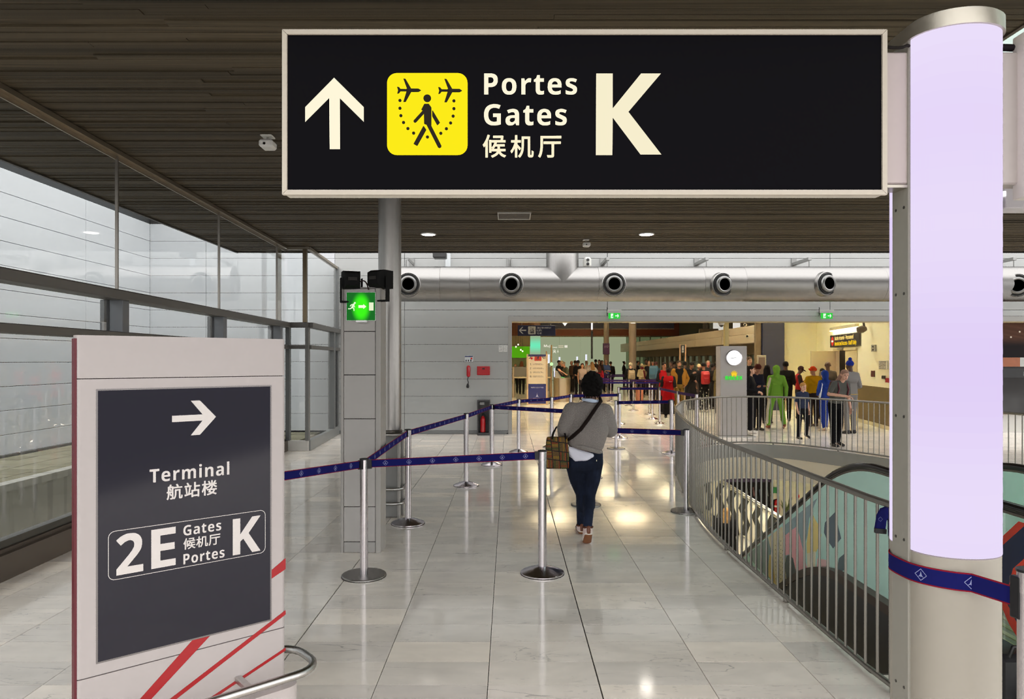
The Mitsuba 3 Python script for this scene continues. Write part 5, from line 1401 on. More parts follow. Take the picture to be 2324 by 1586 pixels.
cg = unary_union([Polygon(cr).buffer(0.003), *[Point(x, z).buffer(0.0075) for x, z in cr[1:-1:2]]]).difference(affinity.scale(Point(0, 0.004).buffer(0.03), 1, 0.3))
part(t, 'crown', flat(affinity.translate(cg, q[0], q[2] - 0.01), (0, 15.985, 0), FRONT, 0.014), 'dark_body', label='gold crown emblem', **glow((0.95, 0.62, 0.03), 1.0))
q = at(1646.0, 861.5, 16.0)
part(t, 'lettering', flat(affinity.translate(text('ROLEX', 0.082, 0.004, 0.385), q[0], q[2]), (0, 15.985, 0), FRONT, 0.014), 'dark_body', label='green letters', **glow((0.05, 0.85, 0.06), 1.0))
x = at(1655.5, 0, 17.0)[0]
solo('yellow_post', 'cream yellow square post behind the clock pylon', 'post', cbox(x - 0.05, x + 0.05, 17.2, 17.32, 0, 4.0, 0.006), 'satin', False, (206, 184, 120))

# ================================================================ staff sign, door leaves and small fittings on the cream wall
t = thing('staff_sign', 'long black restricted access sign with yellow words on the cream wall', 'sign')
dW = np.array([WQ[0] - WP[0], WQ[1] - WP[1], 0]) / _L
nW = np.array([-dW[1], dW[0], 0])


def on_wall(Y, z, out=0.0):
    return np.array([WP[0] + dW[0] * along(Y), WP[1] + dW[1] * along(Y), z]) + nW * out


zt_, zb2 = 2.62, 2.13
sL = along(22.9) - along(19.87)
o = on_wall(22.9, 0)
WF = (tuple(-dW), (0, 0, 1), tuple(nW))
part(t, 'board', place(cbox(0, sL, 2.16, 2.54, 0.0, 0.06, 0.005), o, *WF), 'satin', color=(34, 34, 36))
oo = o + nW * 0.061
part(t, 'no_entry_disc', place(extr(Point(0.30, 2.35).buffer(0.15), 0.004), oo, *WF), 'dark_body', **glow((0.75, 0.06, 0.03), 1.0))
part(t, 'no_entry_bar', place(extr(sbox(0.19, 2.32, 0.41, 2.38), 0.006), oo, *WF), 'dark_body', **glow((1, 0.9, 0.7), 1.0))
part(t, 'lettering', place(extr(affinity.translate(text('Accès réservé - Personnel', 0.12, 0, 2.0), 0.56, 2.375), 0.004), oo, *WF), 'dark_body', **glow((1.0, 0.72, 0.20), 1.0))
part(t, 'lettering', place(extr(affinity.translate(text('Restricted Access - Staff Only', 0.12, 0, 2.3), 0.56, 2.205), 0.004), oo, *WF), 'dark_body', **glow((1.0, 0.60, 0.02), 1.0))
part(t, 'lamp_case', place(cbox(0.1, sL - 0.2, 2.70, 2.80, 0.0, 0.10, 0.01), o, *WF), 'satin', color=(206, 196, 160))
part(t, 'lamp', place(box(0.1, sL - 0.2, 2.675, 2.698, 0.02, 0.09), o, *WF), 'dark_body', **glow((1.0, 0.86, 0.5), 16.0))
t = thing('staff_door', 'pale double staff door under the restricted access sign, one leaf open', 'door')
part(t, 'frame', join(place(box(along(22.6) * 0, 0.06, 0, 2.1, -0.02, 0.05), on_wall(22.6, 0), *WF), place(box(0, s1 - s0, 2.04, 2.12, -0.02, 0.05), on_wall(22.6, 0), *WF)), 'satin', color=(206, 190, 146))
part(t, 'leaf', place(cbox((s1 - s0) * 0.52, s1 - s0, 0.02, 2.04, -0.03, 0.02, 0.004), on_wall(22.6, 0), *WF), 'satin', color=(222, 204, 156), label='closed leaf')
q0, q1 = on_wall(22.5, 0), np.array([at(1840, 0, 22.0)[0], 22.0, 0])
dl = (q0 - q1) / np.linalg.norm(q0 - q1)
part(t, 'leaf', place(cbox(0, np.linalg.norm(q0 - q1), 0.02, 2.04, -0.02, 0.02, 0.004), q1, tuple(dl), (0, 0, 1), (dl[1], -dl[0], 0)), 'satin', color=(226, 212, 170), label='open leaf')
part(t, 'closer', place(cbox((s1 - s0) * 0.25, (s1 - s0) * 0.48, 2.06, 2.14, 0.03, 0.09, 0.01), on_wall(22.6, 0), *WF), 'satin', color=(150, 146, 130))
part(t, 'inner_wall', place(box(0, s1 - s0, 0, 2.1, -1.2, -1.15), on_wall(22.6, 0), *WF), 'dark_body', label='lit wall inside the doorway', **glow((0.9, 0.70, 0.58), 0.8)) if False else part(t, 'inner_wall', place(box(-0.6, s1 - s0 + 0.6, 0, 2.4, -1.2, -1.15), on_wall(22.6, 0), *WF), 'matte', color=(236, 206, 186))
lp = on_wall(21.6, 2.3, -0.6)
part(t, 'inner_lamp', cbox(lp[0] - 0.15, lp[0] + 0.15, lp[1] - 0.15, lp[1] + 0.15, 2.3, 2.34, 0.01), 'dark_body', **glow((1.0, 0.8, 0.66), 7.0))
part(t, 'inner_ceiling', place(box(-0.4, s1 - s0 + 0.4, 2.42, 2.46, -1.2, -0.16), on_wall(22.6, 0), *WF), 'matte', color=(220, 210, 190))
for (px, py, w, h, col, nm, lab, cat) in ((1985, 790, 0.10, 0.18, (170, 168, 150), 'door_reader', 'small grey intercom high on the cream wall', 'intercom'), (2007, 828, 0.20, 0.22, (214, 210, 190), 'wall_notice', 'framed white notice on the cream wall right of the staff door', 'notice'),
                                      (1983, 848, 0.07, 0.16, (60, 24, 20), 'push_button', 'dark red narrow switch on the cream wall', 'switch'), (2007, 856, 0.06, 0.08, (40, 38, 34), 'key_switch', 'tiny dark key switch on the cream wall', 'switch'), (2018, 863, 0.10, 0.11, (130, 30, 36), 'alarm_button', 'small red alarm button on the cream wall', 'alarm')):
    k = (px - PX) / FOC
    s = (k * WP[1] - WP[0]) / (dW[0] - k * dW[1])
    Y = WP[1] + dW[1] * s
    z = EYE + (PY - py) * Y / FOC
    t = solo(nm, lab, cat, place(cbox(-w * 1.6, w * 1.6, -h / 2, h / 2, 0, 0.04, 0.004), on_wall(Y, z), *WF), 'satin', False, col)
    if nm == 'wall_notice':
        part(t, 'print', place(join(*[box(-w * 1.3, w * 1.3, h * 0.36 - j * 0.035, h * 0.36 - j * 0.035 + 0.012, 0.04, 0.042) for j in range(6)]), on_wall(Y, z), *WF), 'satin', color=(60, 58, 54))
    if nm == 'door_reader':
        part(t, 'speaker', place(join(box(-0.05, 0.05, 0.02, 0.06, 0.04, 0.044), box(-0.05, 0.05, -0.06, -0.02, 0.04, 0.044)), on_wall(Y, z), *WF), 'satin', color=(40, 40, 40))
q = at(1957, 747, 19.0)
t = solo('wall_spotlight', 'dark spotlight on an arm over the restricted access sign', 'lamp', lathe([(0.06, -0.1), (0.1, 0.0), (0.085, 0.12)], 16, q, (-0.9, 0.1, -0.2)), 'satin', 40, (70, 62, 54))
part(t, 'arm', tube([q + np.array([0.05, 0, 0.05]), q + np.array([0.05, 0.05, 0.25]), q + np.array([0.3, 0.3, 0.28])], 0.03, 6), 'satin', True, (50, 46, 42))

# photographic mural right of the pylon
t = thing('wall_mural', 'large photo mural of a dark lounge with a starry timber ceiling, right of the pylon', 'mural')
mx0, mx1 = 11.2, 14.2
mz0, mz1 = at(0, 936, 16.96)[2], at(0, 728, 16.96)[2]


def mural(p, n, uv):
    z = (p.z - mz0) / (mz1 - mz0)
    g = mikit.fbm(p.x * 1.2 + p.z * 3, p.z * 26 + p.x * 5, 1.0, 3)
    top = mikit.mix((0.060, 0.026, 0.016), (0.125, 0.060, 0.040), g)
    top = mikit.mix((0.012, 0.009, 0.010), top, mikit.smoothstep(0.72, 0.84, z))
    d1, d2, rr = mikit.voronoi(p.x * 3.0, p.z * 3.4)
    star = (1 - mikit.smoothstep(0.04, 0.09, d1)) * mikit.smoothstep(0.76, 0.82, z)
    top = mikit.mix(top, (0.85, 0.75, 0.62), star)
    floor = mikit.mix((0.035, 0.033, 0.033), (0.10, 0.10, 0.10), mikit.fbm(p.x * 1.4, p.z * 2.5, 7.0, 3) * mikit.smoothstep(0.02, 0.4, 0.42 - z))
    return dr.select(z > 0.5, top, floor)


scene['mural_print'] = principled(mikit.proc(mural), 0.65, 0.12)
part(t, 'sheet', cbox(mx0, mx1, 16.93, 16.965, mz0, mz1, 0.004), 'mural_print')
h = mz1 - mz0
for x, w, z0, z1, col, nm in ((mx0 + 0.02, 1.05, 0.50, 0.60, (150, 86, 52), 'lounge_print'), (mx0 + 1.07, 1.9, 0.50, 0.60, (176, 176, 170), 'lounge_print'), (mx0 + 1.2, 0.3, 0.51, 0.575, (190, 140, 70), 'lounge_print'), (mx0 + 1.62, 0.6, 0.51, 0.575, (150, 96, 66), 'lounge_print'),
                              (mx0 + 0.02, 2.9, 0.38, 0.485, (26, 26, 25), 'counter_print'), (mx0 + 1.15, 1.8, 0.40, 0.445, (112, 122, 120), 'counter_print')):
    part(t, nm, box(x, x + w, 16.925, 16.93, mz0 + h * z0, mz0 + h * z1), 'satin', color=col)
part(t, 'bottom_trim', box(mx0, mx1, 16.90, 16.965, mz0 - 0.04, mz0), 'satin', color=(120, 92, 70))

# ================================================================ things of the far hall
t = thing('info_panel', 'far freestanding white and navy travel panel with a red square', 'information panel')
ix0, ix1, iz = at(1195, 0, 27.5)[0], at(1243, 0, 27.5)[0], at(0, 803, 27.5)[2]
IY = 27.5
part(t, 'frame', join(cbox(ix0, ix0 + 0.07, IY, IY + 0.1, 0, iz), cbox(ix1 - 0.07, ix1, IY, IY + 0.1, 0, iz), cbox(ix0, ix1, IY, IY + 0.1, 0, 0.05)), 'satin', color=(206, 176, 140))
part(t, 'upper_sheet', box(ix0 + 0.07, ix1 - 0.07, IY + 0.02, IY + 0.06, 0.82, iz - 0.02), 'satin', color=(228, 208, 180))
part(t, 'lower_sheet', box(ix0 + 0.07, ix1 - 0.07, IY + 0.015, IY + 0.06, 0.03, 0.82), 'satin', color=(28, 32, 92))
part(t, 'header', box(ix0 + 0.07, ix1 - 0.07, IY + 0.012, IY + 0.06, iz - 0.10, iz - 0.02), 'satin', color=(30, 30, 72))
part(t, 'red_square', box((ix0 + ix1) / 2 - 0.10, (ix0 + ix1) / 2 + 0.17, IY + 0.012, IY + 0.02, 1.72, iz - 0.10), 'satin', color=(196, 58, 40))
part(t, 'red_ball', lathe([(0.045, 0), (0.045, 0.006)], 14, (ix0 + 0.20, IY + 0.02, 1.82), (0, -1, 0)), 'satin', color=(196, 40, 40))
part(t, 'silhouette', flat(affinity.scale(runner(0.15), 0.8, 1, origin=(0, 0)), ((ix0 + ix1) / 2 - 0.02, IY + 0.012, 1.76)), 'matte', color=(40, 26, 40))
for k, (x, w, a) in enumerate(((ix0 + 0.10, 0.16, 40), (ix0 + 0.12, 0.14, 48), (ix1 - 0.24, 0.14, -60), (ix1 - 0.13, 0.09, 88), (ix1 - 0.10, 0.06, 70))):
    part(t, 'strap_print', flat(affinity.rotate(sbox(0, 0, w, 0.02), a, origin=(0, 0)), (x, IY + 0.02, 1.80 if a > 0 else 1.92)), 'matte', color=(50, 40, 50))
for k in range(4):
    z = 1.55 - 0.16 * k
    part(t, 'numeral', flat(text('1234'[k], 0.075), (ix0 + 0.13, IY + 0.019, z)), 'matte', color=(120, 104, 96))
    part(t, 'text_lines', join(box(ix0 + 0.25, ix1 - 0.2, IY + 0.016, IY + 0.02, z + 0.05, z + 0.065), box(ix0 + 0.25, ix1 - 0.16, IY + 0.016, IY + 0.02, z + 0.015, z + 0.03)), 'matte', color=(150, 132, 116))
part(t, 'lettering', flat(text("YOU'RE ALMOST THERE!", 0.035, 0, 0.5), (ix0 + 0.17, IY + 0.013, 0.66)), 'matte', color=(216, 212, 220))
part(t, 'lettering', flat(text('PARIS AEROPORT', 0.028, 0, 0.3), (ix0 + 0.26, IY + 0.013, 0.24)), 'matte', color=(206, 206, 220))
part(t, 'tower_logo', flat(Polygon([(0, 0.18), (0.015, 0.07), (0.06, 0.0), (0.02, 0.03), (0, 0.025), (-0.02, 0.03), (-0.06, 0), (-0.015, 0.07)]), ((ix0 + ix1) / 2 + 0.0, IY + 0.013, 0.30)), 'matte', color=(206, 206, 222))

AY = 20.5
t = thing('lift_sign', 'navy hanging sign with a left arrow and a lift symbol', 'sign')
a0, a1 = at(1175, 762, AY), at(1260.5, 738, AY)
part(t, 'board', cbox(a0[0], a1[0], AY, AY + 0.06, a0[2], a1[2], 0.004), 'satin', color=(14, 18, 52))
kx = (a1[0] - a0[0]) / 970


def lp_(x, y):
    """Pixel of the enlarged view of the lift sign to board coordinates."""
    return a0[0] + (x - 175) * kx, a1[2] - (y - 220) * (a1[2] - a0[2]) / 262


part(t, 'arrow', flat(Polygon([lp_(*p) for p in ((205, 345), (285, 262), (318, 262), (255, 330), (395, 330), (395, 360), (255, 360), (318, 430), (285, 430))]), (0, AY, 0)), 'satin', color=(206, 206, 206))
r0, r1 = lp_(443, 443), lp_(638, 247)
lb = part(t, 'lift_symbol', flat(rrect(*r0, *r1, 0.02), (0, AY, 0)), 'satin', color=(206, 206, 200))
b0, b1 = lp_(492, 420), lp_(590, 330)
cab = sbox(*b0, *b1)
part(lb, 'cabin', flat(unary_union([cab.difference(cab.buffer(-0.014)), *[Point(b0[0] + 0.035 + 0.028 * k, b1[1] - 0.05).buffer(0.011) for k in range(3)], *[sbox(b0[0] + 0.025 + 0.028 * k, b0[1] + 0.015, b0[0] + 0.045 + 0.028 * k, b1[1] - 0.065) for k in range(3)]]), (0, AY - 0.002, 0)), 'matte', color=(20, 22, 40))
for x, sg_ in ((515, 1), (568, -1)):
    c0 = lp_(x, 297)
    part(lb, 'arrow', flat(affinity.translate(affinity.rotate(arrow_right(0.05, 0.02, 0.010), 90 * sg_, origin=(0.025, 0)), c0[0] - 0.025, c0[1]), (0, AY - 0.002, 0)), 'matte', color=(20, 22, 40))
for s, y, w in (('Ascenseur', 303, 365), ('Lift', 372, 120)):
    u, v = lp_(672, y)
    part(t, 'lettering', flat(text(s, 50 * kx, 0.002, w * kx), (u, AY, v)), 'satin', color=(216, 216, 216))
u, v = lp_(672, 445)
part(t, 'lettering', flat(cjk('电梯', 52 * kx, 64 * kx), (u, AY, v)), 'satin', color=(206, 206, 206))
for x in (a0[0] + 0.12, a1[0] - 0.13):
    part(t, 'hanger', rod((x, AY + 0.03, a1[2]), (x, AY + 0.03, HZ), 0.008, n=6), 'metal', True, (200, 196, 190))
for px, sl_, lab in ((1282, 0, 'white downward triangle sign under the header'),):
    q = at(px, 738, 24.0)
    t = solo('triangle_sign', 'lit white triangle pointing down under the header, above the woman', 'sign', flat(Polygon([(-0.125, 0.13), (0.125, 0.13), (0, -0.03)]), (q[0], 24.0, q[2]), FRONT, 0.03), 'dark_body', **glow((1, 0.97, 0.85), 1.1))
    part(t, 'hanger', rod((q[0], 23.99, q[2] + 0.12), (q[0], 23.99, HZ), 0.008, n=6), 'metal', True, (150, 150, 150))
q = at(1343.5, 737, 26)
t = solo('tube_lamp', 'thin lit white tube lamp hanging under the header', 'lamp', cbox(q[0] - 0.03, q[0] + 0.03, 26, 26.05, q[2] - 0.18, q[2] + 0.12, 0.01), 'dark_body', **glow((1, 0.95, 0.95), 1.1))
part(t, 'rod', rod((q[0], 26.02, q[2] + 0.12), (q[0], 26.02, HZ), 0.01, n=6), 'metal', True, (150, 150, 150))
q = at(1438, 731, 24)
t = solo('spot_lamp', 'small lit white lamp under the header', 'lamp', cbox(q[0] - 0.075, q[0] + 0.075, 24, 24.15, q[2] - 0.03, q[2] + 0.02, 0.01), 'dark_body', **glow((1, 0.97, 0.92), 2.0))
part(t, 'rod', rod((q[0], 24.07, q[2] + 0.02), (q[0], 24.07, HZ), 0.01, n=6), 'metal', True, (150, 150, 150))
b0, b1 = at(1222, 745.5, 50), at(1530, 716, 50)
t = solo('navy_banner_board', 'long dark navy board hanging high in front of the timber band', 'board', cbox(b0[0], b1[0], 50, 50.15, b0[2], b1[2], 0.02), 'satin', False, (20, 18, 42))
part(t, 'edge', box(b0[0], b1[0], 49.98, 50.15, b0[2] - 0.05, b0[2]), 'satin', color=(150, 130, 110))
for k in range(3):
    x = b0[0] + 1.0 + 3.6 * k
    part(t, 'hanger', rod((x, 50.1, b1[2]), (x, 50.1, HZ + 0.02), 0.02, n=6), 'metal', True, (130, 130, 130))
for px, w, Y, lab in ((1376, 12, 46, 'round beige column with the purple sign'), (1435.5, 17, 38, 'thick round beige column in the far hall')):
    x, r = at(px, 0, Y)[0], w / 2 * Y / FOC
    c_ = struct('column_far', lab)
    add(c_, lathe([(r, 0), (r, HZ)], 24, (x, Y, 0)), 'satin', 40, (184, 166, 146))
    part(c_, 'base_ring', lathe([(r * 1.12, 0), (r * 1.12, 0.2), (r, 0.22)], 24, (x, Y, 0)), 'metal', 40, (150, 140, 124))
q0, q1 = at(1369.5, 804, 45.5), at(1383, 779, 45.5)
t = solo('purple_sign', 'purple gate number sign on the far beige column', 'sign', cbox(q0[0], q1[0], 45.4, 45.86, q0[2], q1[2], 0.01), 'satin', False, (66, 22, 74))
part(t, 'symbol', flat(unary_union([Point(0.24, 0.5).buffer(0.07).difference(Point(0.24, 0.5).buffer(0.04)), affinity.translate(text('2', 0.10), 0.05, 0.45)]), (q0[0], 45.4, q0[2])), 'satin', color=(220, 206, 220))
q = at(1343.5, 782, 40)
t = solo('black_pole', 'thick black pole hanging from above in the middle of the far hall', 'pole', cbox(q[0] - 0.05, q[0] + 0.05, 40, 40.1, at(0, 814, 40)[2], at(0, 751, 40)[2], 0.01), 'satin', False, (16, 16, 24))
part(t, 'rod', rod((q[0], 40.05, at(0, 751, 40)[2]), (q[0], 40.05, HZ), 0.02, n=6), 'metal', True, (150, 146, 140))
GY = 52.0
g0, g1 = at(1160, 812, GY), at(1202, 786, GY)
t = solo('green_screen', 'bright green screen wall at the far left of the opening', 'screen', cbox(g0[0] - 1, g1[0], GY, GY + 0.1, g0[2], g1[2], 0.02), 'dark_body', **glow((0.10, 0.42, 0.008), 0.8))
part(t, 'header', box(g0[0] - 1, g1[0] + 0.3, GY - 0.1, GY + 0.2, g1[2], g1[2] + 0.75), 'satin', color=(196, 176, 130))
part(t, 'base', box(g0[0] - 1, g1[0] + 0.1, GY, GY + 0.1, 0, g0[2]), 'satin', color=(140, 150, 110))
for px, py in ((1176, 782), (1171, 787), (1182, 794), (1186, 797)):
    q = at(px, py, 45)
    t = thing('pendant_lamp', 'small lit pendant lamp before the green screen', 'lamp', 'pendants before the green screen')
    part(t, 'bulb', lathe([(0.0, -0.06), (0.05, -0.03), (0.06, 0.02), (0.02, 0.06)], 10, q), 'dark_body', **glow((1, 0.9, 0.65), 1.6))
    part(t, 'flex', rod((q[0], 45, q[2] + 0.06), (q[0], 45, HZ), 0.008, n=5), 'matte', True, (60, 56, 50))
cxg, rg_ = at(1215, 0, 47)[0], 11.5 * 47 / FOC


t = thing('glass_column', 'pale glass column with a mint green glow at its middle', 'column')
part(t, 'shaft', lathe([(rg_ * 0.98, 0), (rg_ * 0.98, 3.9)], 24, (cxg, 47, 0)), 'gloss', 40, (186, 190, 150))
for q in range(13):
    z = 2.0 + 0.13 * q
    w = math.exp(-((z + 0.065 - 2.72) / 0.42) ** 2)
    part(t, 'lit_ring', lathe([(rg_, z), (rg_, z + 0.13)], 24, (cxg, 47, 0)), 'dark_body', 40, **glow((0.32 - 0.16 * w, 0.36 + 0.46 * w, 0.22 + 0.26 * w)))
part(t, 'cap', lathe([(rg_ * 1.05, 3.9), (rg_ * 1.05, HZ)], 24, (cxg, 47, 0)), 'satin', 40, (90, 60, 40))
t = thing('shop_lettering', 'lit white shop lettering on the far green glass', 'sign')
for s, x, y, c, w in (('M', 845, 765, 62, 75), ('u', 935, 765, 50, 38), ('J', 978, 765, 60, 28), ('travel', 1065, 788, 34, 115)):
    q = at(1160 + x / 11.33, 720 + y / 11.33, 60.08)
    part(t, 'lettering', flat(text(s, c / 11.33 * 60.08 / FOC, 0, w / 11.33 * 60.08 / FOC), (q[0], 60.08, q[2])), 'dark_body', **glow((1.0, 0.95, 0.8), 0.9))
q0, q1 = at(1160 + 1372 / 11.33, 720 + 780 / 11.33, 60.08), at(1160 + 1450 / 11.33, 720 + 718 / 11.33, 60.08)
part(t, 'badge', flat(sbox(q0[0], q0[2], q1[0], q1[2]), (0, 60.08, 0)), 'dark_body', **glow((1, 0.95, 0.8), 0.8))
for k in range(2):
    q = at(1160 + 1215 / 11.33, 720 + (742 + 40 * k) / 11.33, 60.08)
    part(t, 'small_print', box(q[0], q[0] + 0.44, 60.06, 60.09, q[2], q[2] + 0.07), 'dark_body', **glow((1.0, 0.88, 0.62), 0.6))
q = at(1160 + 1115 / 11.33, 720 + 872 / 11.33, 60.08)
tr_ = unary_union([rrect(-0.09, -0.08, 0.09, 0.12, 0.05).difference(sbox(-0.055, 0.0, 0.055, 0.07)), LineString([(-0.05, -0.08), (-0.11, -0.14)]).buffer(0.02), LineString([(0.05, -0.08), (0.11, -0.14)]).buffer(0.02)])
part(t, 'train_symbol', flat(tr_, (q[0], 60.08, q[2])), 'dark_body', **glow((1, 0.95, 0.8), 0.9))
part(t, 'arrow', flat(affinity.rotate(arrow_right(0.22, 0.09, 0.035), -90, origin=(0, 0)), (q[0] + 0.29, 60.08, q[2] + 0.12)), 'dark_body', **glow((1, 0.95, 0.8), 0.9))

# gate desks, posts with lamps
t = thing('gate_desk', 'grey gate desk at the far left of the opening', 'desk')
d0, d1 = at(1164, 856, 33), at(1252, 832, 33)
part(t, 'screen', cbox(d0[0] + 0.05, d1[0], 33, 33.08, d0[2] + 0.03, d1[2], 0.01), 'satin', color=(126, 122, 110))
part(t, 'worktop', cbox(d0[0], d1[0], 32.9, 33.6, d0[2] - 0.05, d0[2] + 0.03, 0.01), 'satin', color=(214, 200, 164))
for px in (1166, 1205, 1250):
    x = at(px, 0, 33)[0]
    part(t, 'leg', cbox(x - 0.05, x + 0.05, 33.1, 33.5, 0, d0[2] - 0.05, 0.01), 'satin', color=(170, 152, 120))
part(t, 'end_post', cbox(d0[0] - 0.03, d0[0] + 0.06, 32.86, 32.95, 0, d1[2], 0.01), 'metal', color=(206, 186, 150))
t = thing('automatic_gate', 'rounded steel automatic gate beside the far info panel', 'gate')
e0, e1 = at(1258, 903, 29.5), at(1288, 858, 29.5)
g = rrect(e0[0], 29.5, e1[0] + 0.15, 30.4, 0.25)
part(t, 'body', place(extr(g, e1[2] - 0.0), (0, 0, 0), (1, 0, 0), (0, 1, 0), (0, 0, 1)), 'metal', 40, (186, 168, 138))
part(t, 'desk_top', man(Manifold.hull_points(np.array([[x, y, z] for x, z in ((e0[0], e1[2]), (e0[0], e1[2] + 0.30), (e0[0] + 0.14, e1[2] + 0.30), (e0[0] + 0.34, e1[2])) for y in (29.55, 30.3)]))), 'satin', color=(170, 160, 140))
part(t, 'screen', place(box(0, 0.26, -0.02, 0.5, 0, 0.012), (e0[0] + 0.16, 29.52, e1[2] + 0.29), (0.55, 0, -0.83), (0, 1, 0), (0.83, 0, 0.55)), 'gloss', color=(16, 16, 20))
for k in range(2):
    part(t, 'status_light', box(e0[0] + 0.28 + 0.07 * k, e0[0] + 0.36 + 0.07 * k, 29.48, 29.5, e1[2] + 0.035 - 0.02 * k, e1[2] + 0.055 - 0.02 * k), 'dark_body', **glow((0.2, 1.0, 0.2), 1.0))
part(t, 'edge_strip', box(e0[0] - 0.02, e0[0] + 0.02, 29.46, 29.5, e1[2] + 0.05, e1[2] + 0.42), 'dark_body', **glow((0.8, 0.82, 1.0), 1.0))
for px, pt_, pl_, Y, c, lab in ((1251.5, 783, 826, 28.4, (0.55, 1.0, 0.4), 'thin steel post with a round green lamp beside the info panel'), (1240, 797, 824, 30.5, (0.85, 1.0, 0.75), 'thin steel post with a pale round lamp behind the info panel')):
    x, zt2, zl = at(px, 0, Y)[0], at(0, pt_, Y)[2], at(0, pl_, Y)[2]
    t = thing('lamp_post', lab, 'lamp post')
    part(t, 'pole', rod((x, Y, 0), (x, Y, zt2), 0.03, n=10), 'metal', True, (190, 156, 110))
    part(t, 'lamp', lathe([(0.0, -0.07), (0.05, -0.05), (0.07, 0), (0.05, 0.05), (0.0, 0.07)], 14, (x + 0.0, Y - 0.07, zl)), 'dark_body', **glow(c, 1.2))
    part(t, 'foot', lathe([(0.12, 0), (0.12, 0.03)], 14, (x, Y, 0)), 'metal', 40, (150, 140, 120))
for px, pa, pb, Y, lab in ((1245.5, 804, 824, 40, 'slim lit white totem right behind the far info panel'), (1270, 810, 818, 42, 'slim lit white totem above the gate desk queue'), (1310, 809, 818, 42, 'slim lit white totem above the man in the black cap'), (1330.5, 804, 818, 42, 'tall slim lit white totem left of the black pole')):
    x = at(px, 0, Y)[0]
    t = thing('light_totem', lab, 'lamp', 'slim lit white totems in the far crowd')
    part(t, 'glow_tube', cbox(x - 0.05, x + 0.05, Y, Y + 0.1, at(0, pb, Y)[2], at(0, pa, Y)[2], 0.01), 'dark_body', **glow((0.86, 0.88, 1.0), 1.0))
    part(t, 'stand', cbox(x - 0.05, x + 0.05, Y, Y + 0.1, 0, at(0, pb, Y)[2], 0.01), 'satin', color=(150, 150, 150))
q = at(1386, 811, 58)
solo('fire_alarm_box', 'tiny red alarm box on the far green glass', 'alarm box', cbox(q[0] - 0.1, q[0] + 0.1, 59.8, 60.1, q[2] - 0.1, q[2] + 0.1, 0.02), 'satin', False, (190, 40, 36))
q0, q1 = at(1446, 822, 57), at(1456, 812, 57)
solo('green_exit_panel', 'small green panel on the far glass right of the thick column', 'sign', cbox(q0[0], q1[0], 59.8, 60.08, q0[2], q1[2], 0.02), 'satin', False, (40, 110, 50))
fy = 30.5
f0, f1 = at(1543.5, 0, fy)[0], at(1556, 0, fy)[0]
t = thing('frame_sign', 'tall narrow framed sign on two pale posts behind the bearded man', 'sign')
for x in (f0, f1):
    part(t, 'leg', cbox(x - 0.025, x + 0.025, fy, fy + 0.05, 0, at(0, 781, fy)[2], 0.005), 'satin', color=(226, 176, 140))
part(t, 'board', cbox(f0 + 0.03, f1 - 0.03, fy, fy + 0.04, at(0, 801, fy)[2], at(0, 783, fy)[2], 0.004), 'satin', color=(46, 44, 42))
part(t, 'symbol', flat(unary_union([Point(0, 0.10).buffer(0.03), sbox(-0.03, -0.06, 0.03, 0.06), Point(0, -0.12).buffer(0.035)]), ((f0 + f1) / 2, fy, at(0, 792, fy)[2])), 'satin', color=(214, 208, 200))
# upper storey behind the bulkhead
t = thing('balcony', 'upper balcony wall with white blinds above the beige bulkhead', 'balcony')
b0, b1 = at(1585, 757, 46), at(1621, 744, 40)
part(t, 'parapet', cbox(12.0, 13.2, 44.4, 44.6, 2.9, at(0, 746, 44.5)[2], 0.01), 'satin', color=(132, 118, 92))
for px, w, col in ((1600, 8, (96, 92, 84)), (1607, 3, (70, 62, 50)), (1614, 6, (150, 160, 150)), (1636, 34, (206, 202, 192)), (1672, 16, (226, 220, 210)), (1690, 18, (160, 146, 122))):
    x0 = at(px - w / 2, 0, 46)[0]
    x1 = at(px + w / 2, 0, 46)[0]
    if min(col) > 180:      # daylit windows
        part(t, 'window', cbox(x0, x1, 46, 46.1, 2.9, 5.38, 0.01), 'dark_body', **glow(lin(col) * 1.0))
    else:
        part(t, 'blind', cbox(x0, x1, 46, 46.1, 2.9, 5.38, 0.01), 'satin', color=col)
t = thing('poster_stand', 'pale poster stand behind the dark queue at the clock pylon', 'poster')
x0, x1 = at(1719, 0, 21.8)[0], at(1739, 0, 21.8)[0]
part(t, 'frame', cbox(x0, x1, 21.8, 21.86, 0.2, at(0, 806, 21.8)[2], 0.01), 'satin', color=(196, 186, 160))
part(t, 'picture', box(x0 + 0.04, x1 - 0.04, 21.79, 21.8, 0.4, at(0, 811, 21.8)[2]), 'satin', color=(120, 100, 84))
part(t, 'foot', cbox(x0 - 0.05, x1 + 0.05, 21.7, 21.96, 0, 0.2, 0.01), 'satin', color=(90, 86, 80))
q = at(1463, 920, 28.0)
ca = thing('suitcase', 'pink suitcase on wheels in the far queue', 'suitcase')
sx_ = at(1453, 0, 29)[0]
part(ca, 'shell', cbox(sx_ - 0.12, sx_ + 0.14, 29.0, 29.4, 0.06, 0.56, 0.05), 'satin', color=(204, 130, 100))
part(ca, 'strap', box(sx_ - 0.01, sx_ + 0.03, 28.99, 29.41, 0.055, 0.565), 'matte', color=(40, 30, 40))
part(ca, 'handle', tube([(sx_ - 0.07, 29.3, 0.55), (sx_ - 0.07, 29.3, 0.75), (sx_ + 0.09, 29.3, 0.75), (sx_ + 0.09, 29.3, 0.55)], 0.012, 6), 'metal', True, (120, 116, 112))
for dx in (-0.08, 0.10):
    for dy in (29.06, 29.34):
        part(ca, 'wheel', lathe([(0.03, -0.015), (0.03, 0.015)], 12, (sx_ + dx, dy, 0.03), (1, 0, 0)), 'matte', 40, (20, 20, 20))

# ================================================================ people
_sph = {}


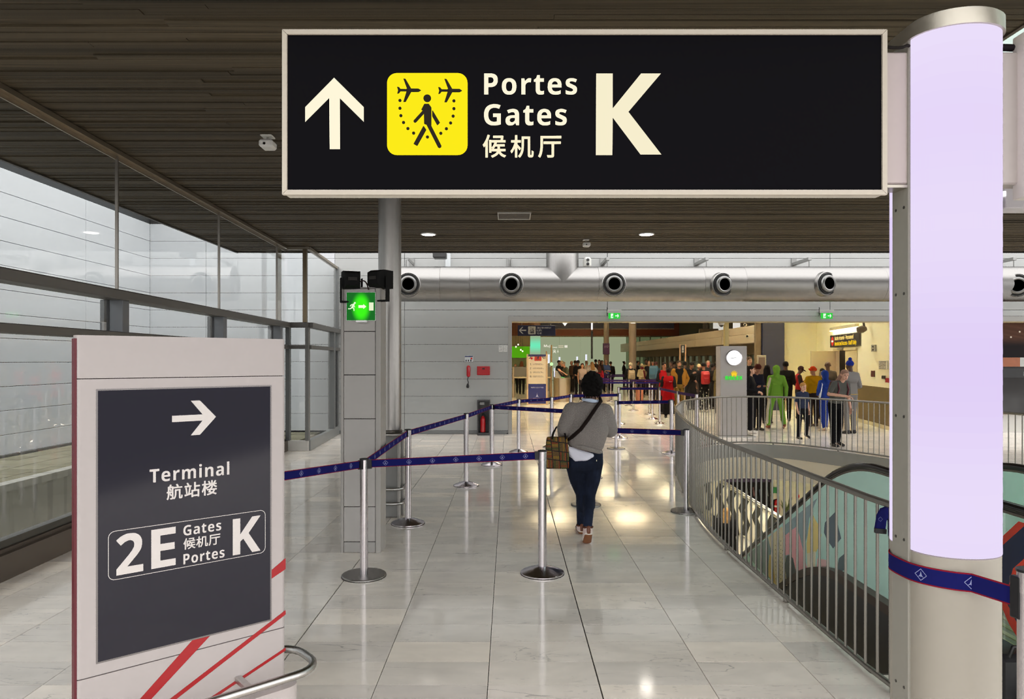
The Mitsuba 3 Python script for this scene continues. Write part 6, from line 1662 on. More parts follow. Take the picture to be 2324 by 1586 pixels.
def sph(n):
    if n not in _sph:
        _sph[n] = np.array(man(Manifold.sphere(1.0, n))[0])
    return _sph[n]


def blob(*balls, n=10):
    """Hull of balls (x, y, z, r) or (x, y, z, rx, ry, rz)."""
    p = []
    for b in balls:
        b = np.asarray(b, float)
        r = b[3] if len(b) == 4 else b[3:6]
        p.append(sph(n) * r + b[:3])
    return Manifold.hull_points(np.vstack(p))


def limb(pts, radii, n=10):
    return [blob((*pts[i], radii[i]), (*pts[i + 1], radii[i + 1]), n=n) for i in range(len(pts) - 1)]


def fuse(ms):
    return Manifold.batch_boolean([m for m in ms], m3.OpType.Add)


def hand(w, d, side, palm, r=1.0, grip=0.5, n=6):
    """A hand at wrist w pointing along d: palm, four bent fingers of unequal length and a thumb. palm: unit vector out of the palm."""
    d = np.asarray(d, float) / np.linalg.norm(d)
    pl = np.asarray(palm, float)
    pl = pl - d * (pl @ d)
    pl /= np.linalg.norm(pl)
    s = np.cross(d, pl) * side
    out = [blob((*(w + d * 0.0), 0.022 * r), (*(w + d * 0.075 * r + s * 0.028 * r), 0.013 * r), (*(w + d * 0.075 * r - s * 0.030 * r), 0.012 * r), (*(w + d * 0.03 * r + s * 0.026 * r), 0.015 * r), n=8)]
    for k, l in enumerate((0.040, 0.046, 0.042, 0.033)):
        b = w + d * 0.078 * r + s * (0.028 - 0.0195 * k) * r
        a1, a2 = grip * 0.9, grip * 1.9
        m = b + (d * math.cos(a1) + pl * math.sin(a1)) * l * r
        e = m + (d * math.cos(a2) + pl * math.sin(a2)) * l * 0.85 * r
        out += limb([b, m, e], [0.0092 * r, 0.0085 * r, 0.0070 * r], n)
    b = w + d * 0.022 * r + s * 0.026 * r
    m = b + (d * 0.55 + s * 0.75 + pl * 0.35) * 0.040 * r
    out += limb([b, m, m + (d * 0.9 + s * 0.15 + pl * 0.4) * 0.030 * r], [0.0125 * r, 0.0105 * r, 0.008 * r], n)
    return out


ARMS = {'down': ((0.05, -0.02, -0.29), (0.04, 0.05, -0.53)), 'front': ((0.05, -0.05, -0.27), (-0.07, 0.18, -0.33)), 'fold': ((0.05, 0.02, -0.27), (-0.20, 0.20, -0.24)),
        'phone': ((0.06, 0.03, -0.27), (-0.08, 0.26, -0.10)), 'pocket': ((0.15, -0.07, -0.26), (0.03, 0.06, -0.47)), 'up': ((0.16, 0.14, -0.12), (-0.02, 0.13, 0.10)),
        'back': ((0.06, -0.14, -0.26), (0.05, -0.14, -0.50)), 'swing': ((0.05, 0.08, -0.28), (0.02, 0.24, -0.45)), 'lean': ((0.16, 0.02, -0.22), (-0.10, 0.24, -0.26)), 'hip': ((0.16, -0.06, -0.25), (0.0, 0.10, -0.36))}


def person(label, x, y, h, yaw, skin=(196, 150, 122), top='long', top_c=(40, 40, 44), legs_c=(24, 24, 30), shoes=(40, 36, 34), hair='short', hair_c=(30, 24, 20), arms=('down', 'down'), stride=0.0, lean=0.0, bulk=1.0,
           skirt=False, face=False, wide=0.0, child=False, extra=None, group=None, turn=0.0, head_down=0.0, sleeve_c=None):
    top_c, legs_c = (tuple(int(v * 0.86) for v in c) for c in (top_c, legs_c))
    t = thing('person', label, 'person', group)
    sc_ = h / 1.75
    ca, sa = math.cos(math.radians(yaw)), math.sin(math.radians(yaw))
    fw_, rt = np.array([sa, -ca, 0]), np.array([-ca, -sa, 0])
    M = np.array([rt, fw_, [0, 0, 1]]) * sc_

    def out(m):
        v, f = man(m) if isinstance(m, Manifold) else m
        return v @ M + np.array([x, y, 0]), f
    n = 10
    hipz = 0.92
    cl, sl_ = math.cos(math.radians(lean)), math.sin(math.radians(lean))

    def up(q):
        """A point of the upper body, leaning forward about the hips."""
        q = np.asarray(q, float)
        d = q[2] - hipz
        return np.array([q[0], q[1] * cl + d * sl_, hipz + d * cl - q[1] * sl_])
    b = bulk
    hs = 1.18 if child else 1.0
    sh = {s: up((s * 0.165 * b ** 0.5, 0, 1.405)) for s in (1, -1)}
    arm = {}
    for s, nm in ((1, arms[0]), (-1, arms[1])):
        e, w = ARMS[nm]
        arm[s] = (sh[s], sh[s] + np.array([s * e[0], e[1], e[2]]), sh[s] + np.array([s * w[0], w[1], w[2]]))
    legs = {}
    for s in (1, -1):
        f = stride * s
        lx = s * (0.09 + wide)
        ank = np.array([lx, f * 0.30, 0.085 + (0.07 * abs(stride) if f < 0 else 0)])
        kn = np.array([s * (0.095 + wide * 0.6), f * 0.17 + 0.02 + (0.03 if f < 0 else 0), 0.49])
        legs[s] = (np.array([s * 0.09, 0, 0.90]), kn, ank)
    hc = up((0, 0.03 + 0.0, 1.62))
    hc = hc + np.array([0, head_down * 0.05, -head_down * 0.02])
    ta, tb = math.cos(math.radians(turn)), math.sin(math.radians(turn))

    def hd(q):
        """A point of the head: x right, y forward, z up from its centre, turned on the neck and bowed."""
        q = np.asarray(q, float) * hs
        bow = head_down * 0.6
        q = np.array([q[0], q[1] * math.cos(bow) + q[2] * math.sin(bow), q[2] * math.cos(bow) - q[1] * math.sin(bow)])
        return hc + np.array([q[0] * ta + q[1] * tb, -q[0] * tb + q[1] * ta, q[2]])
    H = hs
    head = [blob((*hd((0, -0.012, 0.032)), 0.074 * H, 0.086 * H, 0.080 * H), (*hd((0, 0.030, -0.055)), 0.052 * H, 0.050 * H, 0.045 * H), n=14), blob((*hd((0, 0.080, 0.012)), 0.009 * H), (*hd((0, 0.100, -0.022)), 0.014 * H), n=6)]
    for s in (1, -1):
        head.append(blob((*hd((s * 0.076, -0.01, 0.01)), 0.010 * H, 0.022 * H, 0.030 * H), n=8))
    neck = [blob((*(hc + np.array([0, -0.02, -0.05])), 0.05), (*up((0, -0.01, 1.43)), 0.058), n=n)]
    core = [blob((*up((0.13, 0, 1.39)), 0.045), (*up((-0.13, 0, 1.39)), 0.045), (*up((0.07, 0.03, 1.24)), 0.075), (*up((-0.07, 0.03, 1.24)), 0.075), (0.07, 0, 0.95, 0.075), (-0.07, 0, 0.95, 0.075), n=n)]
    sk = head + neck + core
    for s in (1, -1):
        S, E_, W = arm[s]
        sk += limb([S, E_, W], [0.045, 0.036, 0.026], n)
        d = (W - E_)
        pl = np.array([-s, 0.3, 0]) if abs(d[2]) > 0.1 else np.array([0, 0, -1])
        sk += hand(W, d, s, pl, 1.0, 0.5)
        sk += limb(legs[s], [0.070, 0.050, 0.038], n)
        sk.append(blob((legs[s][2][0], legs[s][2][1] - 0.02, legs[s][2][2] - 0.03, 0.035), (legs[s][2][0] + 0.01 * s, legs[s][2][1] + 0.14, max(legs[s][2][2] - 0.055, 0.022), 0.022), n=8))
    body = fuse(sk)
    part(t, 'body', out(body), 'satin', 60, skin)
    # clothes
    chest = [blob((*sh[1], 0.060 * b), (*sh[-1], 0.060 * b), (*up((0.085 * b, 0.035, 1.25)), 0.095 * b), (*up((-0.085 * b, 0.035, 1.25)), 0.095 * b), (*up((0.08, -0.045, 1.28)), 0.075 * b), (*up((-0.08, -0.045, 1.28)), 0.075 * b), (*up((0, -0.01, 1.44)), 0.062), n=n),
             blob((*up((0.085 * b, 0.03, 1.24)), 0.094 * b), (*up((-0.085 * b, 0.03, 1.24)), 0.094 * b), (0.085 * b, 0.005, 0.97, 0.088 * b), (-0.085 * b, 0.005, 0.97, 0.088 * b), n=n)]
    hem = {'coat': 0.58, 'long': 0.90, 'tee': 0.93, 'vest': 0.62, 'tank': 0.95, 'hood': 0.92}[top]
    if hem < 0.9:
        chest.append(blob((0.08 * b, 0.0, 0.97, 0.100 * b), (-0.08 * b, 0.0, 0.97, 0.100 * b), (0.10 * b, 0, hem, 0.105 * b, 0.10 * b, 0.02), (-0.10 * b, 0, hem, 0.105 * b, 0.10 * b, 0.02), n=n))
    sleeves = []
    for s in (1, -1):
        S, E_, W = arm[s]
        if top == 'tee':
            sleeves += limb([S, S + (E_ - S) * 0.75], [0.062 * b, 0.056 * b], n)
        elif top == 'tank':
            pass
        else:
            sleeves += limb([S, E_, E_ + (W - E_) * 0.96], [0.066 * b, 0.055 * b, 0.042 * b], n)
    if top == 'hood' and hair == 'hood':
        chest.append(blob((*hd((0, -0.03, 0.035)), 0.100 * H, 0.104 * H, 0.104 * H), (*hd((0, -0.055, -0.06)), 0.085 * H), n=14) - blob((*hd((0, 0.10, -0.01)), 0.070 * H, 0.09 * H, 0.088 * H), n=12))
        chest.append(blob((*hd((0, -0.05, -0.07)), 0.075), (*up((0, -0.03, 1.43)), 0.095), n=n))
    if sleeve_c is None:
        part(t, 'top', out(fuse(chest + sleeves)), 'cloth', 60, top_c)
    else:
        part(t, 'top', out(fuse(chest)), 'cloth', 60, top_c)
        if sleeves:
            part(t, 'sleeves', out(fuse(sleeves)), 'cloth', 60, sleeve_c)
    tr = [blob((0.085 * b, 0, 0.95, 0.090 * b), (-0.085 * b, 0, 0.95, 0.090 * b), (0.09, 0, 0.86, 0.085), (-0.09, 0, 0.86, 0.085), n=n)]
    for s in (1, -1):
        tr += limb([legs[s][0], legs[s][1], legs[s][2] + np.array([0, 0, 0.02])], [0.090 * b ** 0.5, 0.066, 0.054], n)
    if skirt:
        tr.append(blob((0.08, 0, 0.93, 0.09), (-0.08, 0, 0.93, 0.09), (0.11, 0, 0.14, 0.10, 0.10, 0.02), (-0.11, 0, 0.14, 0.10, 0.10, 0.02), n=n))
    part(t, 'trousers' if not skirt else 'skirt', out(fuse(tr)), 'cloth', 60, legs_c)
    for s in (1, -1):
        a = legs[s][2]
        z = max(a[2] - 0.085, 0.0)
        pitch = 0.10 if (stride * s < 0) else 0.0
        m = fuse([blob((a[0], a[1] - 0.035, z + 0.045 + pitch * 0.4, 0.042), (a[0] + 0.012 * s, a[1] + 0.15, max(z - pitch * 0.3, 0) + 0.030, 0.040, 0.045, 0.030), n=n), blob((a[0], a[1] - 0.01, a[2] - 0.01, 0.046), (a[0], a[1], a[2] + 0.03, 0.044), n=8)])
        part(t, 'shoe', out(m), 'satin', 60, shoes)
    # hair, hats
    cap_ = blob((*hd((0, -0.022, 0.045)), 0.082 * H, 0.090 * H, 0.084 * H), n=14)
    cut_ = blob((*hd((0, 0.085, -0.02)), 0.075 * H, 0.075 * H, 0.080 * H), (*hd((0, 0.06, -0.10)), 0.08 * H, 0.085 * H, 0.06 * H), n=12)
    if hair in ('short', 'long', 'bun', 'beanie', 'pompom', 'cap', 'bald_ring'):
        m = cap_ - cut_
        if hair == 'long':
            m = fuse([m, blob((*hd((0.05, -0.05, 0.0)), 0.045 * H), (*hd((-0.05, -0.05, 0.0)), 0.045 * H), (*up((0.07, -0.065, 1.36)), 0.045), (*up((-0.07, -0.065, 1.36)), 0.045), n=n)])
        if hair == 'bun':
            m = fuse([m, blob((*hd((0, -0.09, 0.08)), 0.045 * H), n=n)])
        if hair in ('beanie', 'pompom', 'cap'):
            m = blob((*hd((0, -0.012, 0.055)), 0.088 * H, 0.098 * H, 0.088 * H), n=14) - blob((*hd((0, 0.05, -0.135)), 0.2 * H, 0.2 * H, 0.135 * H), n=12)
        if hair == 'pompom':
            m = fuse([m, blob((*hd((0, -0.02, 0.165)), 0.042 * H), n=n), blob((*hd((0, -0.02, 0.12)), 0.03), (*hd((0, -0.02, 0.15)), 0.03), n=8)])
        if hair == 'cap':
            m = fuse([m, blob((*hd((0.05, 0.08, 0.045)), 0.02, 0.03, 0.008), (*hd((-0.05, 0.08, 0.045)), 0.02, 0.03, 0.008), (*hd((0.04, 0.15, 0.03)), 0.02, 0.02, 0.006), (*hd((-0.04, 0.15, 0.03)), 0.02, 0.02, 0.006), n=8)])
        part(t, 'hair' if hair in ('short', 'long', 'bun') else 'hat', out(m), 'cloth', 60, hair_c)
        if hair == 'cap':
            part(t, 'hair', out((cap_ - cut_) - blob((*hd((0, 0, 0.12)), 0.2, 0.2, 0.09), n=10)), 'cloth', 60, (24, 20, 18))
    if face:
        for s in (1, -1):
            part(t, 'eye', out(blob((*hd((s * 0.030, 0.072, 0.018)), 0.011 * H, 0.008 * H, 0.008 * H), n=8)), 'gloss', True, (34, 26, 22))
            part(t, 'brow', out(blob((*hd((s * 0.018, 0.079, 0.040)), 0.005 * H), (*hd((s * 0.046, 0.070, 0.040)), 0.004 * H), n=6)), 'matte', True, hair_c)
        part(t, 'mouth', out(blob((*hd((0.018, 0.080, -0.056)), 0.005 * H), (*hd((-0.018, 0.080, -0.056)), 0.005 * H), (*hd((0, 0.084, -0.056)), 0.007 * H), n=6)), 'matte', True, (150, 84, 78))
    return t, out, hd, up, sh, arm


def backpack(label, o, up, col, mat='satin', w=0.15, z0=1.02, z1=1.42):
    t = thing('backpack', label, 'backpack')
    m = blob(*[(*up((sx * (w - 0.05), -0.17, z)), 0.06) for sx in (1, -1) for z in (z0 + 0.05, z1 - 0.06)], *[(*up((sx * (w - 0.06), -0.25, z)), 0.045) for sx in (1, -1) for z in (z0 + 0.06, z1 - 0.13)], n=10)
    part(t, 'bag', o(m), mat, 50, col)
    part(t, 'pocket', o(blob(*[(*up((sx * (w - 0.08), -0.285, z)), 0.025) for sx in (1, -1) for z in (z0 + 0.07, z0 + 0.2)], n=8)), mat, 50, tuple(int(c * 0.85) for c in col))
    for s in (1, -1):
        part(t, 'strap', o(fuse(limb([up((s * 0.09, -0.13, 1.40)), up((s * 0.10, 0.0, 1.475)), up((s * 0.10, 0.10, 1.38)), up((s * 0.11, 0.11, 1.22))], [0.016] * 4, 6))), mat, 50, tuple(int(c * 0.7) for c in col))
    return t


def fx(px, Y):
    return (px - PX) * Y / FOC


DKS, MDS, LTS = (66, 42, 32), (150, 104, 80), (208, 160, 132)
# --- people near the clock pylon, left to right
person('tall man with glasses half hidden behind the clock pylon', fx(1700, 21.6), 21.6, 1.86, 10, LTS, 'coat', (30, 28, 30), (24, 24, 28), hair='short', hair_c=(60, 46, 36), arms=('fold', 'fold'), face=True)
person('person in black with white shoes just right of the clock pylon, hands together', fx(1703, 16.9), 16.9, 1.62, 60, LTS, 'long', (22, 22, 24), (22, 22, 26), (226, 220, 210), 'long', (30, 24, 22), ('front', 'front'), face=True)
person('man in navy jacket with dark brown beanie and clasped hands by the clock pylon', fx(1716, 17.6), 17.6, 1.66, 20, MDS, 'hood', (24, 26, 40), (18, 18, 20), (26, 24, 24), 'beanie', (66, 28, 22), ('fold', 'fold'), head_down=0.6)
person('woman with black hair in a black coat left of the green suit', fx(1741, 19.4), 19.4, 1.62, 150, MDS, 'coat', (20, 20, 22), (20, 20, 22), hair='long', hair_c=(18, 16, 18), arms=('front', 'front'))
o = person('person in a lime green hooded suit seen from behind', fx(1762, 18.0), 18.0, 1.62, 172, LTS, 'hood', (134, 190, 70), (134, 190, 70), (104, 50, 32), 'hood', (134, 190, 70), ('back', 'down'), wide=0.10, stride=-0.25, bulk=1.06)
for s, pts in ((-1, [(-0.175, -0.045, 1.38), (-0.235, -0.055, 1.13), (-0.225, 0.02, 0.92)]), (-1, [(-0.19, -0.01, 0.80), (-0.235, -0.02, 0.5), (-0.25, -0.03, 0.16)])):
    part(o[0], 'side_stripe', o[1](fuse(limb([np.array(p) for p in pts], [0.045, 0.035, 0.03], 8))), 'cloth', 60, (206, 196, 170), label='pale side stripe')
person('tall man in a black hoodie behind the green suit', fx(1783, 20.2), 20.2, 1.72, 160, DKS, 'hood', (16, 16, 16), (18, 18, 20), hair='short', hair_c=(14, 12, 12), arms=('front', 'front'), bulk=1.1)
person('man in a red jacket with a dark cap turned sideways', fx(1812, 21.0), 21.0, 1.58, 80, DKS, 'long', (140, 26, 26), (24, 22, 24), hair='cap', hair_c=(40, 20, 20), arms=('phone', 'front'), head_down=0.7, sleeve_c=(30, 22, 22))
o = person('small boy in a dark blue tee shirt walking towards the railing', fx(1821, 15.75), 15.75, 1.24, 15, (216, 168, 142), 'tee', (52, 60, 84), (22, 22, 26), (30, 28, 28), 'short', (176, 128, 72), ('down', 'down'), stride=0.25, wide=0.11, face=True, child=True, turn=4, head_down=0.3)
o = person('youngster in a mustard yellow hooded sweater and an orange-red hat', fx(1846, 18.6), 18.6, 1.58, 190, MDS, 'hood', (196, 146, 16), (34, 26, 28), (60, 46, 36), 'beanie', (206, 66, 26), ('front', 'phone'), bulk=1.12)
for s in (1, -1):
    part(o[0], 'hat_flap', o[1](blob((*o[2]((s * 0.085, -0.01, 0.03)), 0.035), (*o[2]((s * 0.115, 0.0, 0.055)), 0.022), n=8)), 'cloth', 60, (190, 58, 24))
part(o[0], 'hood', o[1](blob((*o[3]((0.10, -0.09, 1.40)), 0.05), (*o[3]((-0.10, -0.09, 1.40)), 0.05), (*o[3]((0, -0.15, 1.30)), 0.05), n=10)), 'cloth', 60, (186, 134, 14), label='hood lying on the back')
o = person('child in a blue hooded suit with white sleeve stripes', fx(1872, 17.4), 17.4, 1.50, 205, LTS, 'hood', (34, 62, 150), (34, 56, 140), (206, 190, 160), 'hood', (34, 62, 150), ('front', 'hip'), stride=0.2, bulk=1.02)
part(o[0], 'sleeve_stripe', o[1](fuse(limb([np.array([-0.19, -0.04, 1.36]), np.array([-0.25, -0.07, 1.15]), np.array([-0.20, 0.0, 0.98])], [0.042, 0.035, 0.03], 8))), 'cloth', 60, (220, 222, 230), label='white sleeve stripe')
part(o[0], 'leg_stripe', o[1](fuse(limb([np.array([0.17, 0.0, 0.85]), np.array([0.16, 0.0, 0.5]), np.array([0.13, 0.03, 0.16])], [0.03, 0.025, 0.02], 8))), 'cloth', 60, (206, 206, 216), label='white leg stripe')
person('bald man in a grey-brown jacket behind the blue suit', fx(1879, 19.7), 19.7, 1.72, 165, DKS, 'long', (92, 84, 74), (26, 24, 26), hair='none', arms=('front', 'front'))
person('boy in a black cap peeping between the yellow sweater and the blue suit', fx(1866, 20.9), 20.9, 1.50, 0, MDS, 'long', (40, 36, 36), (26, 26, 28), hair='cap', hair_c=(22, 20, 20))
o = person('woman with pinkish hair in a grey tee shirt leaning over the far railing', fx(1896, 14.35), 14.35, 1.62, 15, (214, 164, 140), 'tee', (98, 98, 94), (18, 18, 20), (30, 28, 28), 'long', (150, 116, 100), ('lean', 'down'), lean=20, stride=0.12, face=True, turn=15, head_down=0.4)
bp = thing('backpack', 'burgundy backpack on the back of the leaning woman', 'backpack')
part(bp, 'bag', o[1](blob(*[(*o[3]((s * 0.08, -0.17, z)), 0.05) for s in (1, -1) for z in (1.08, 1.36)], n=10)), 'satin', 50, (66, 26, 32))
for s in (1, -1):
    part(bp, 'strap', o[1](fuse(limb([o[3]((s * 0.10, -0.10, 1.42)), o[3]((s * 0.115, 0.02, 1.455)), o[3]((s * 0.12, 0.135, 1.33)), o[3]((s * 0.13, 0.13, 1.17))], [0.018] * 4, 6))), 'satin', 50, (84, 30, 40))
o = person('tall man in a grey tracksuit with a blue bobble hat', fx(1930, 16.75), 16.75, 1.74, 195, DKS, 'hood', (136, 132, 130), (130, 126, 124), (24, 24, 28), 'pompom', (26, 40, 120), ('front', 'front'), bulk=1.08)
part(o[0], 'waist_band', o[1](blob((0.085, 0.005, 0.945, 0.106, 0.106, 0.03), (-0.085, 0.005, 0.945, 0.106, 0.106, 0.03), n=12)), 'cloth', 60, (206, 156, 40), label='yellow shirt hem')
# --- queue left of the clock pylon
person('man in a long olive coat and dark cap just left of the clock pylon', fx(1628, 23.2), 23.2, 1.72, 60, LTS, 'coat', (96, 84, 52), (60, 54, 40), hair='cap', hair_c=(60, 48, 34), arms=('front', 'front'), turn=20)
person('dark-dressed man with a hood left of the olive coat', fx(1617, 25.2), 25.2, 1.62, 100, DKS, 'hood', (26, 22, 22), (24, 22, 22), hair='short', hair_c=(20, 16, 16), arms=('front', 'phone'))
person('grey-haired man with a flushed face behind the red backpack', fx(1607, 27.5), 27.5, 1.74, 0, (206, 120, 104), 'coat', (40, 40, 42), (30, 30, 32), hair='short', hair_c=(150, 130, 110), arms=('front', 'front'), face=True)
o = person('person in a black hat and black and white patterned trousers', fx(1597, 23.6), 23.6, 1.66, 185, MDS, 'long', (26, 24, 26), (20, 20, 22), (214, 206, 190), 'beanie', (20, 20, 22), ('front', 'front'), bulk=1.1)
for k in range(14):
    a, z = k * 1.9, 0.86 - 0.055 * k
    s = 1 if k % 2 else -1
    c_ = np.array([s * 0.10 + 0.055 * math.sin(a), -0.075 + 0.012 * (k % 3), z])
    part(o[0], 'print_patch', o[1](blob((*c_, 0.026, 0.022, 0.03), n=8)), 'cloth', 60, (220, 214, 200))
backpack('red backpack on the person with patterned trousers', o[1], o[3], (196, 46, 48), z0=1.0, z1=1.46)
person('man in a black padded jacket looking down, right of the bearded man', fx(1567, 24.8), 24.8, 1.70, 20, MDS, 'coat', (22, 22, 24), (26, 24, 26), hair='short', hair_c=(24, 20, 18), arms=('phone', 'front'), head_down=1.0, bulk=1.12)
o = person('bearded man in an open tan jacket, black shirt and khaki trousers', fx(1541, 23.4), 23.4, 1.74, 0, (196, 146, 116), 'tee', (16, 16, 17), (112, 88, 40), (90, 66, 40), 'short', (46, 36, 28), ('pocket', 'pocket'), face=True, bulk=1.02)
for s in (1, -1):
    S, E_, W = o[5][s]
    part(o[0], 'jacket_side', o[1](fuse([blob((s * 0.16, -0.02, 1.40, 0.075), (s * 0.12, 0.06, 1.24, 0.09), (s * 0.14, 0.03, 0.95, 0.085), (s * 0.10, -0.07, 1.30, 0.07), (s * 0.10, -0.07, 0.97, 0.06), n=10), *limb([S, E_, E_ + (W - E_) * 0.95], [0.078, 0.062, 0.052], 10)])), 'cloth', 60, (150, 106, 46), label='open tan jacket side')
part(o[0], 'beard', o[1](blob((*o[2]((0.03, 0.055, -0.07)), 0.022), (*o[2]((-0.03, 0.055, -0.07)), 0.022), (*o[2]((0, 0.075, -0.085)), 0.022), n=8)), 'cloth', 60, (52, 40, 32))
person('man in a dark coat with a white collar behind the red vests', fx(1524, 28.0), 28.0, 1.73, -60, DKS, 'coat', (52, 40, 34), (26, 24, 26), hair='short', hair_c=(20, 16, 14), arms=('front', 'front'))
o = person('staff member in a red vest and black clothes seen from behind', fx(1517, 21.4), 21.4, 1.50, 170, DKS, 'vest', (158, 14, 22), (14, 14, 16), (16, 16, 16), 'short', (18, 14, 14), ('front', 'phone'), skirt=True, bulk=1.08, sleeve_c=(18, 18, 20))
part(o[0], 'badge', o[1](place(box(-0.05, 0.05, 0, 0.012, -0.008, 0.008), (0.06, -0.152, 1.28), (1, 0, 0), (0, 1, 0), (0, 0, 1))), 'satin', color=(220, 190, 190))
person('staff member in a red vest facing the camera, left of the other red vest', fx(1507, 22.9), 22.9, 1.68, 10, (176, 126, 100), 'vest', (164, 18, 26), (18, 18, 20), (16, 16, 16), 'short', (24, 18, 16), ('front', 'down'), face=True, sleeve_c=(20, 20, 22))
o = person('traveller with a big blue-green backpack left of the red vests', fx(1488, 30.0), 30.0, 1.68, 140, MDS, 'long', (44, 66, 78), (40, 38, 40), hair='beanie', hair_c=(60, 36, 34), arms=('front', 'front'))
backpack('big blue-green backpack in the queue', o[1], o[3], (52, 88, 108), w=0.2, z0=0.98, z1=1.58)
person('bald man in dark clothes left of the blue-green backpack', fx(1473, 35), 35, 1.72, 0, LTS, 'long', (30, 30, 34), (30, 30, 34), hair='none')
person('reddish-faced man in dark clothes just behind the blue-green backpack', fx(1481, 36), 36, 1.68, 0, (206, 136, 112), 'long', (36, 32, 34), (30, 30, 34), hair='short', hair_c=(120, 100, 90))
person('dark-skinned man with a cream coat over a dark hood', fx(1466, 35.5), 35.5, 1.80, 10, DKS, 'coat', (206, 180, 130), (26, 26, 30), hair='short', hair_c=(14, 12, 12), arms=('down', 'front'), sleeve_c=(206, 180, 130))
o = person('woman with a cream coat, cream cap and dark red scarf in the queue', fx(1456, 32.6), 32.6, 1.58, 30, MDS, 'long', (222, 204, 160), (34, 30, 34), (226, 210, 170), 'beanie', (222, 206, 166), ('front', 'phone'), stride=0.2)
part(o[0], 'scarf', o[1](fuse([blob((*o[2]((0.06, 0.01, -0.09)), 0.05), (*o[2]((-0.06, 0.01, -0.09)), 0.05), (*o[2]((0, 0.05, -0.08)), 0.06), n=10), blob((-0.04, 0.13, 1.38, 0.04), (-0.10, 0.15, 1.05, 0.035), n=8)])), 'cloth', 60, (84, 26, 32))
o = person('pale-haired traveller in black with a beige backpack, walking away', fx(1431, 28.6), 28.6, 1.66, 185, LTS, 'long', (18, 18, 20), (16, 18, 26), (120, 96, 70), 'short', (206, 190, 160), ('down', 'swing'), stride=0.75)
backpack('beige backpack on the walker in black', o[1], o[3], (150, 130, 100))
person('person all in black before the green glass, left of the thick column', fx(1416, 46), 46, 1.68, 90, DKS, 'long', (16, 16, 18), (18, 18, 20), hair='bun', hair_c=(14, 12, 12), arms=('front', 'front'))
person('bald man in a blue tee shirt standing with bent arms', fx(1375.5, 38.5), 38.5, 1.76, 10, LTS, 'tee', (66, 84, 132), (20, 20, 26), hair='none', arms=('front', 'fold'), face=True)
person('person in black close behind the blue tee shirt', fx(1386, 39.5), 39.5, 1.68, 170, MDS, 'long', (20, 18, 22), (18, 18, 22), hair='short', hair_c=(30, 24, 20))
person('person in a red jacket with a white bag panel, back turned, in the far crowd', fx(1360, 33.5), 33.5, 1.50, 180, MDS, 'long', (166, 36, 46), (40, 30, 34), hair='long', hair_c=(60, 36, 30))
person('dark-haired man looking left in the far crowd right of the woman\'s head', fx(1360, 38), 38, 1.78, -30, MDS, 'long', (44, 34, 32), (30, 28, 30), hair='short', hair_c=(28, 20, 18), face=True)
person('dark-haired woman behind the dark-haired man in the far crowd', fx(1366, 41), 41, 1.75, 20, MDS, 'long', (50, 38, 34), (30, 28, 30), hair='long', hair_c=(34, 24, 20))
person('woman with long blonde hair in a white top, back turned', fx(1344, 32.0), 32.0, 1.68, 200, LTS, 'long', (220, 208, 196), (60, 50, 50), hair='long', hair_c=(150, 112, 70), arms=('up', 'up'))
person('grey-haired person in cream behind the blonde hair', fx(1331, 36), 36, 1.72, 150, LTS, 'long', (206, 186, 160), (60, 54, 50), hair='short', hair_c=(120, 100, 80))
person('woman with long dark hair and bare arms in a pale top', fx(1321.5, 31.0), 31.0, 1.62, 10, (214, 160, 126), 'tank', (214, 188, 170), (40, 34, 38), hair='long', hair_c=(50, 30, 24), arms=('down', 'front'), face=True)
person('man in a black cap and black shirt in the far crowd', fx(1312, 33.5), 33.5, 1.74, -20, MDS, 'long', (18, 18, 20), (22, 22, 24), hair='cap', hair_c=(20, 20, 22), arms=('front', 'front'), face=True)
person('bald man in brown in the far crowd behind the olive tee shirt', fx(1298, 38), 38, 1.72, -60, MDS, 'long', (70, 50, 40), (34, 30, 30), hair='none')
person('grey-haired man in an olive tee shirt bent over the gate desk', fx(1289, 30.8), 30.8, 1.72, -70, (206, 150, 120), 'tee', (74, 78, 62), (40, 38, 36), hair='short', hair_c=(150, 136, 116), arms=('phone', 'phone'), lean=14, head_down=0.4)
person('blond man next to the olive tee shirt at the gate desk', fx(1275.5, 33.5), 33.5, 1.72, -40, (206, 156, 126), 'long', (30, 28, 30), (30, 28, 30), hair='short', hair_c=(176, 146, 100), arms=('phone', 'phone'))
person('black-haired person in black leftmost at the gate desk', fx(1268, 34.5), 34.5, 1.75, 60, MDS, 'long', (20, 20, 22), (20, 20, 22), hair='short', hair_c=(18, 16, 16), arms=('phone', 'phone'))
person('person with long brown hair behind the grey desk, below the green screen', fx(1184, 36), 36, 1.70, 170, LTS, 'long', (50, 40, 36), (24, 22, 24), hair='long', hair_c=(96, 56, 34))
person('person with fair hair behind the grey desk at the left jamb', fx(1170, 37), 37, 1.56, 0, LTS, 'long', (30, 30, 34), (26, 26, 28), hair='short', hair_c=(150, 116, 70))
person('man in black with a hood between the bearded man and the black padded jacket', fx(1554, 27.6), 27.6, 1.70, 170, DKS, 'hood', (24, 22, 24), (24, 22, 24), hair='short', hair_c=(16, 14, 14))
person('person with a pale headscarf left of the red backpack', fx(1586, 26.6), 26.6, 1.60, 20, MDS, 'coat', (60, 52, 48), (30, 28, 28), hair='beanie', hair_c=(206, 180, 140))
person('dark-haired person in a black coat between the cream cap and the beige backpack', fx(1447, 39.6), 39.6, 1.72, 90, MDS, 'coat', (24, 22, 26), (24, 22, 26), hair='short', hair_c=(24, 20, 18))
person('hooded person in black before the glazed booths, right of the white collar', fx(1530, 33), 33, 1.70, 180, DKS, 'hood', (26, 24, 26), (24, 22, 24), hair='short', hair_c=(18, 16, 16))
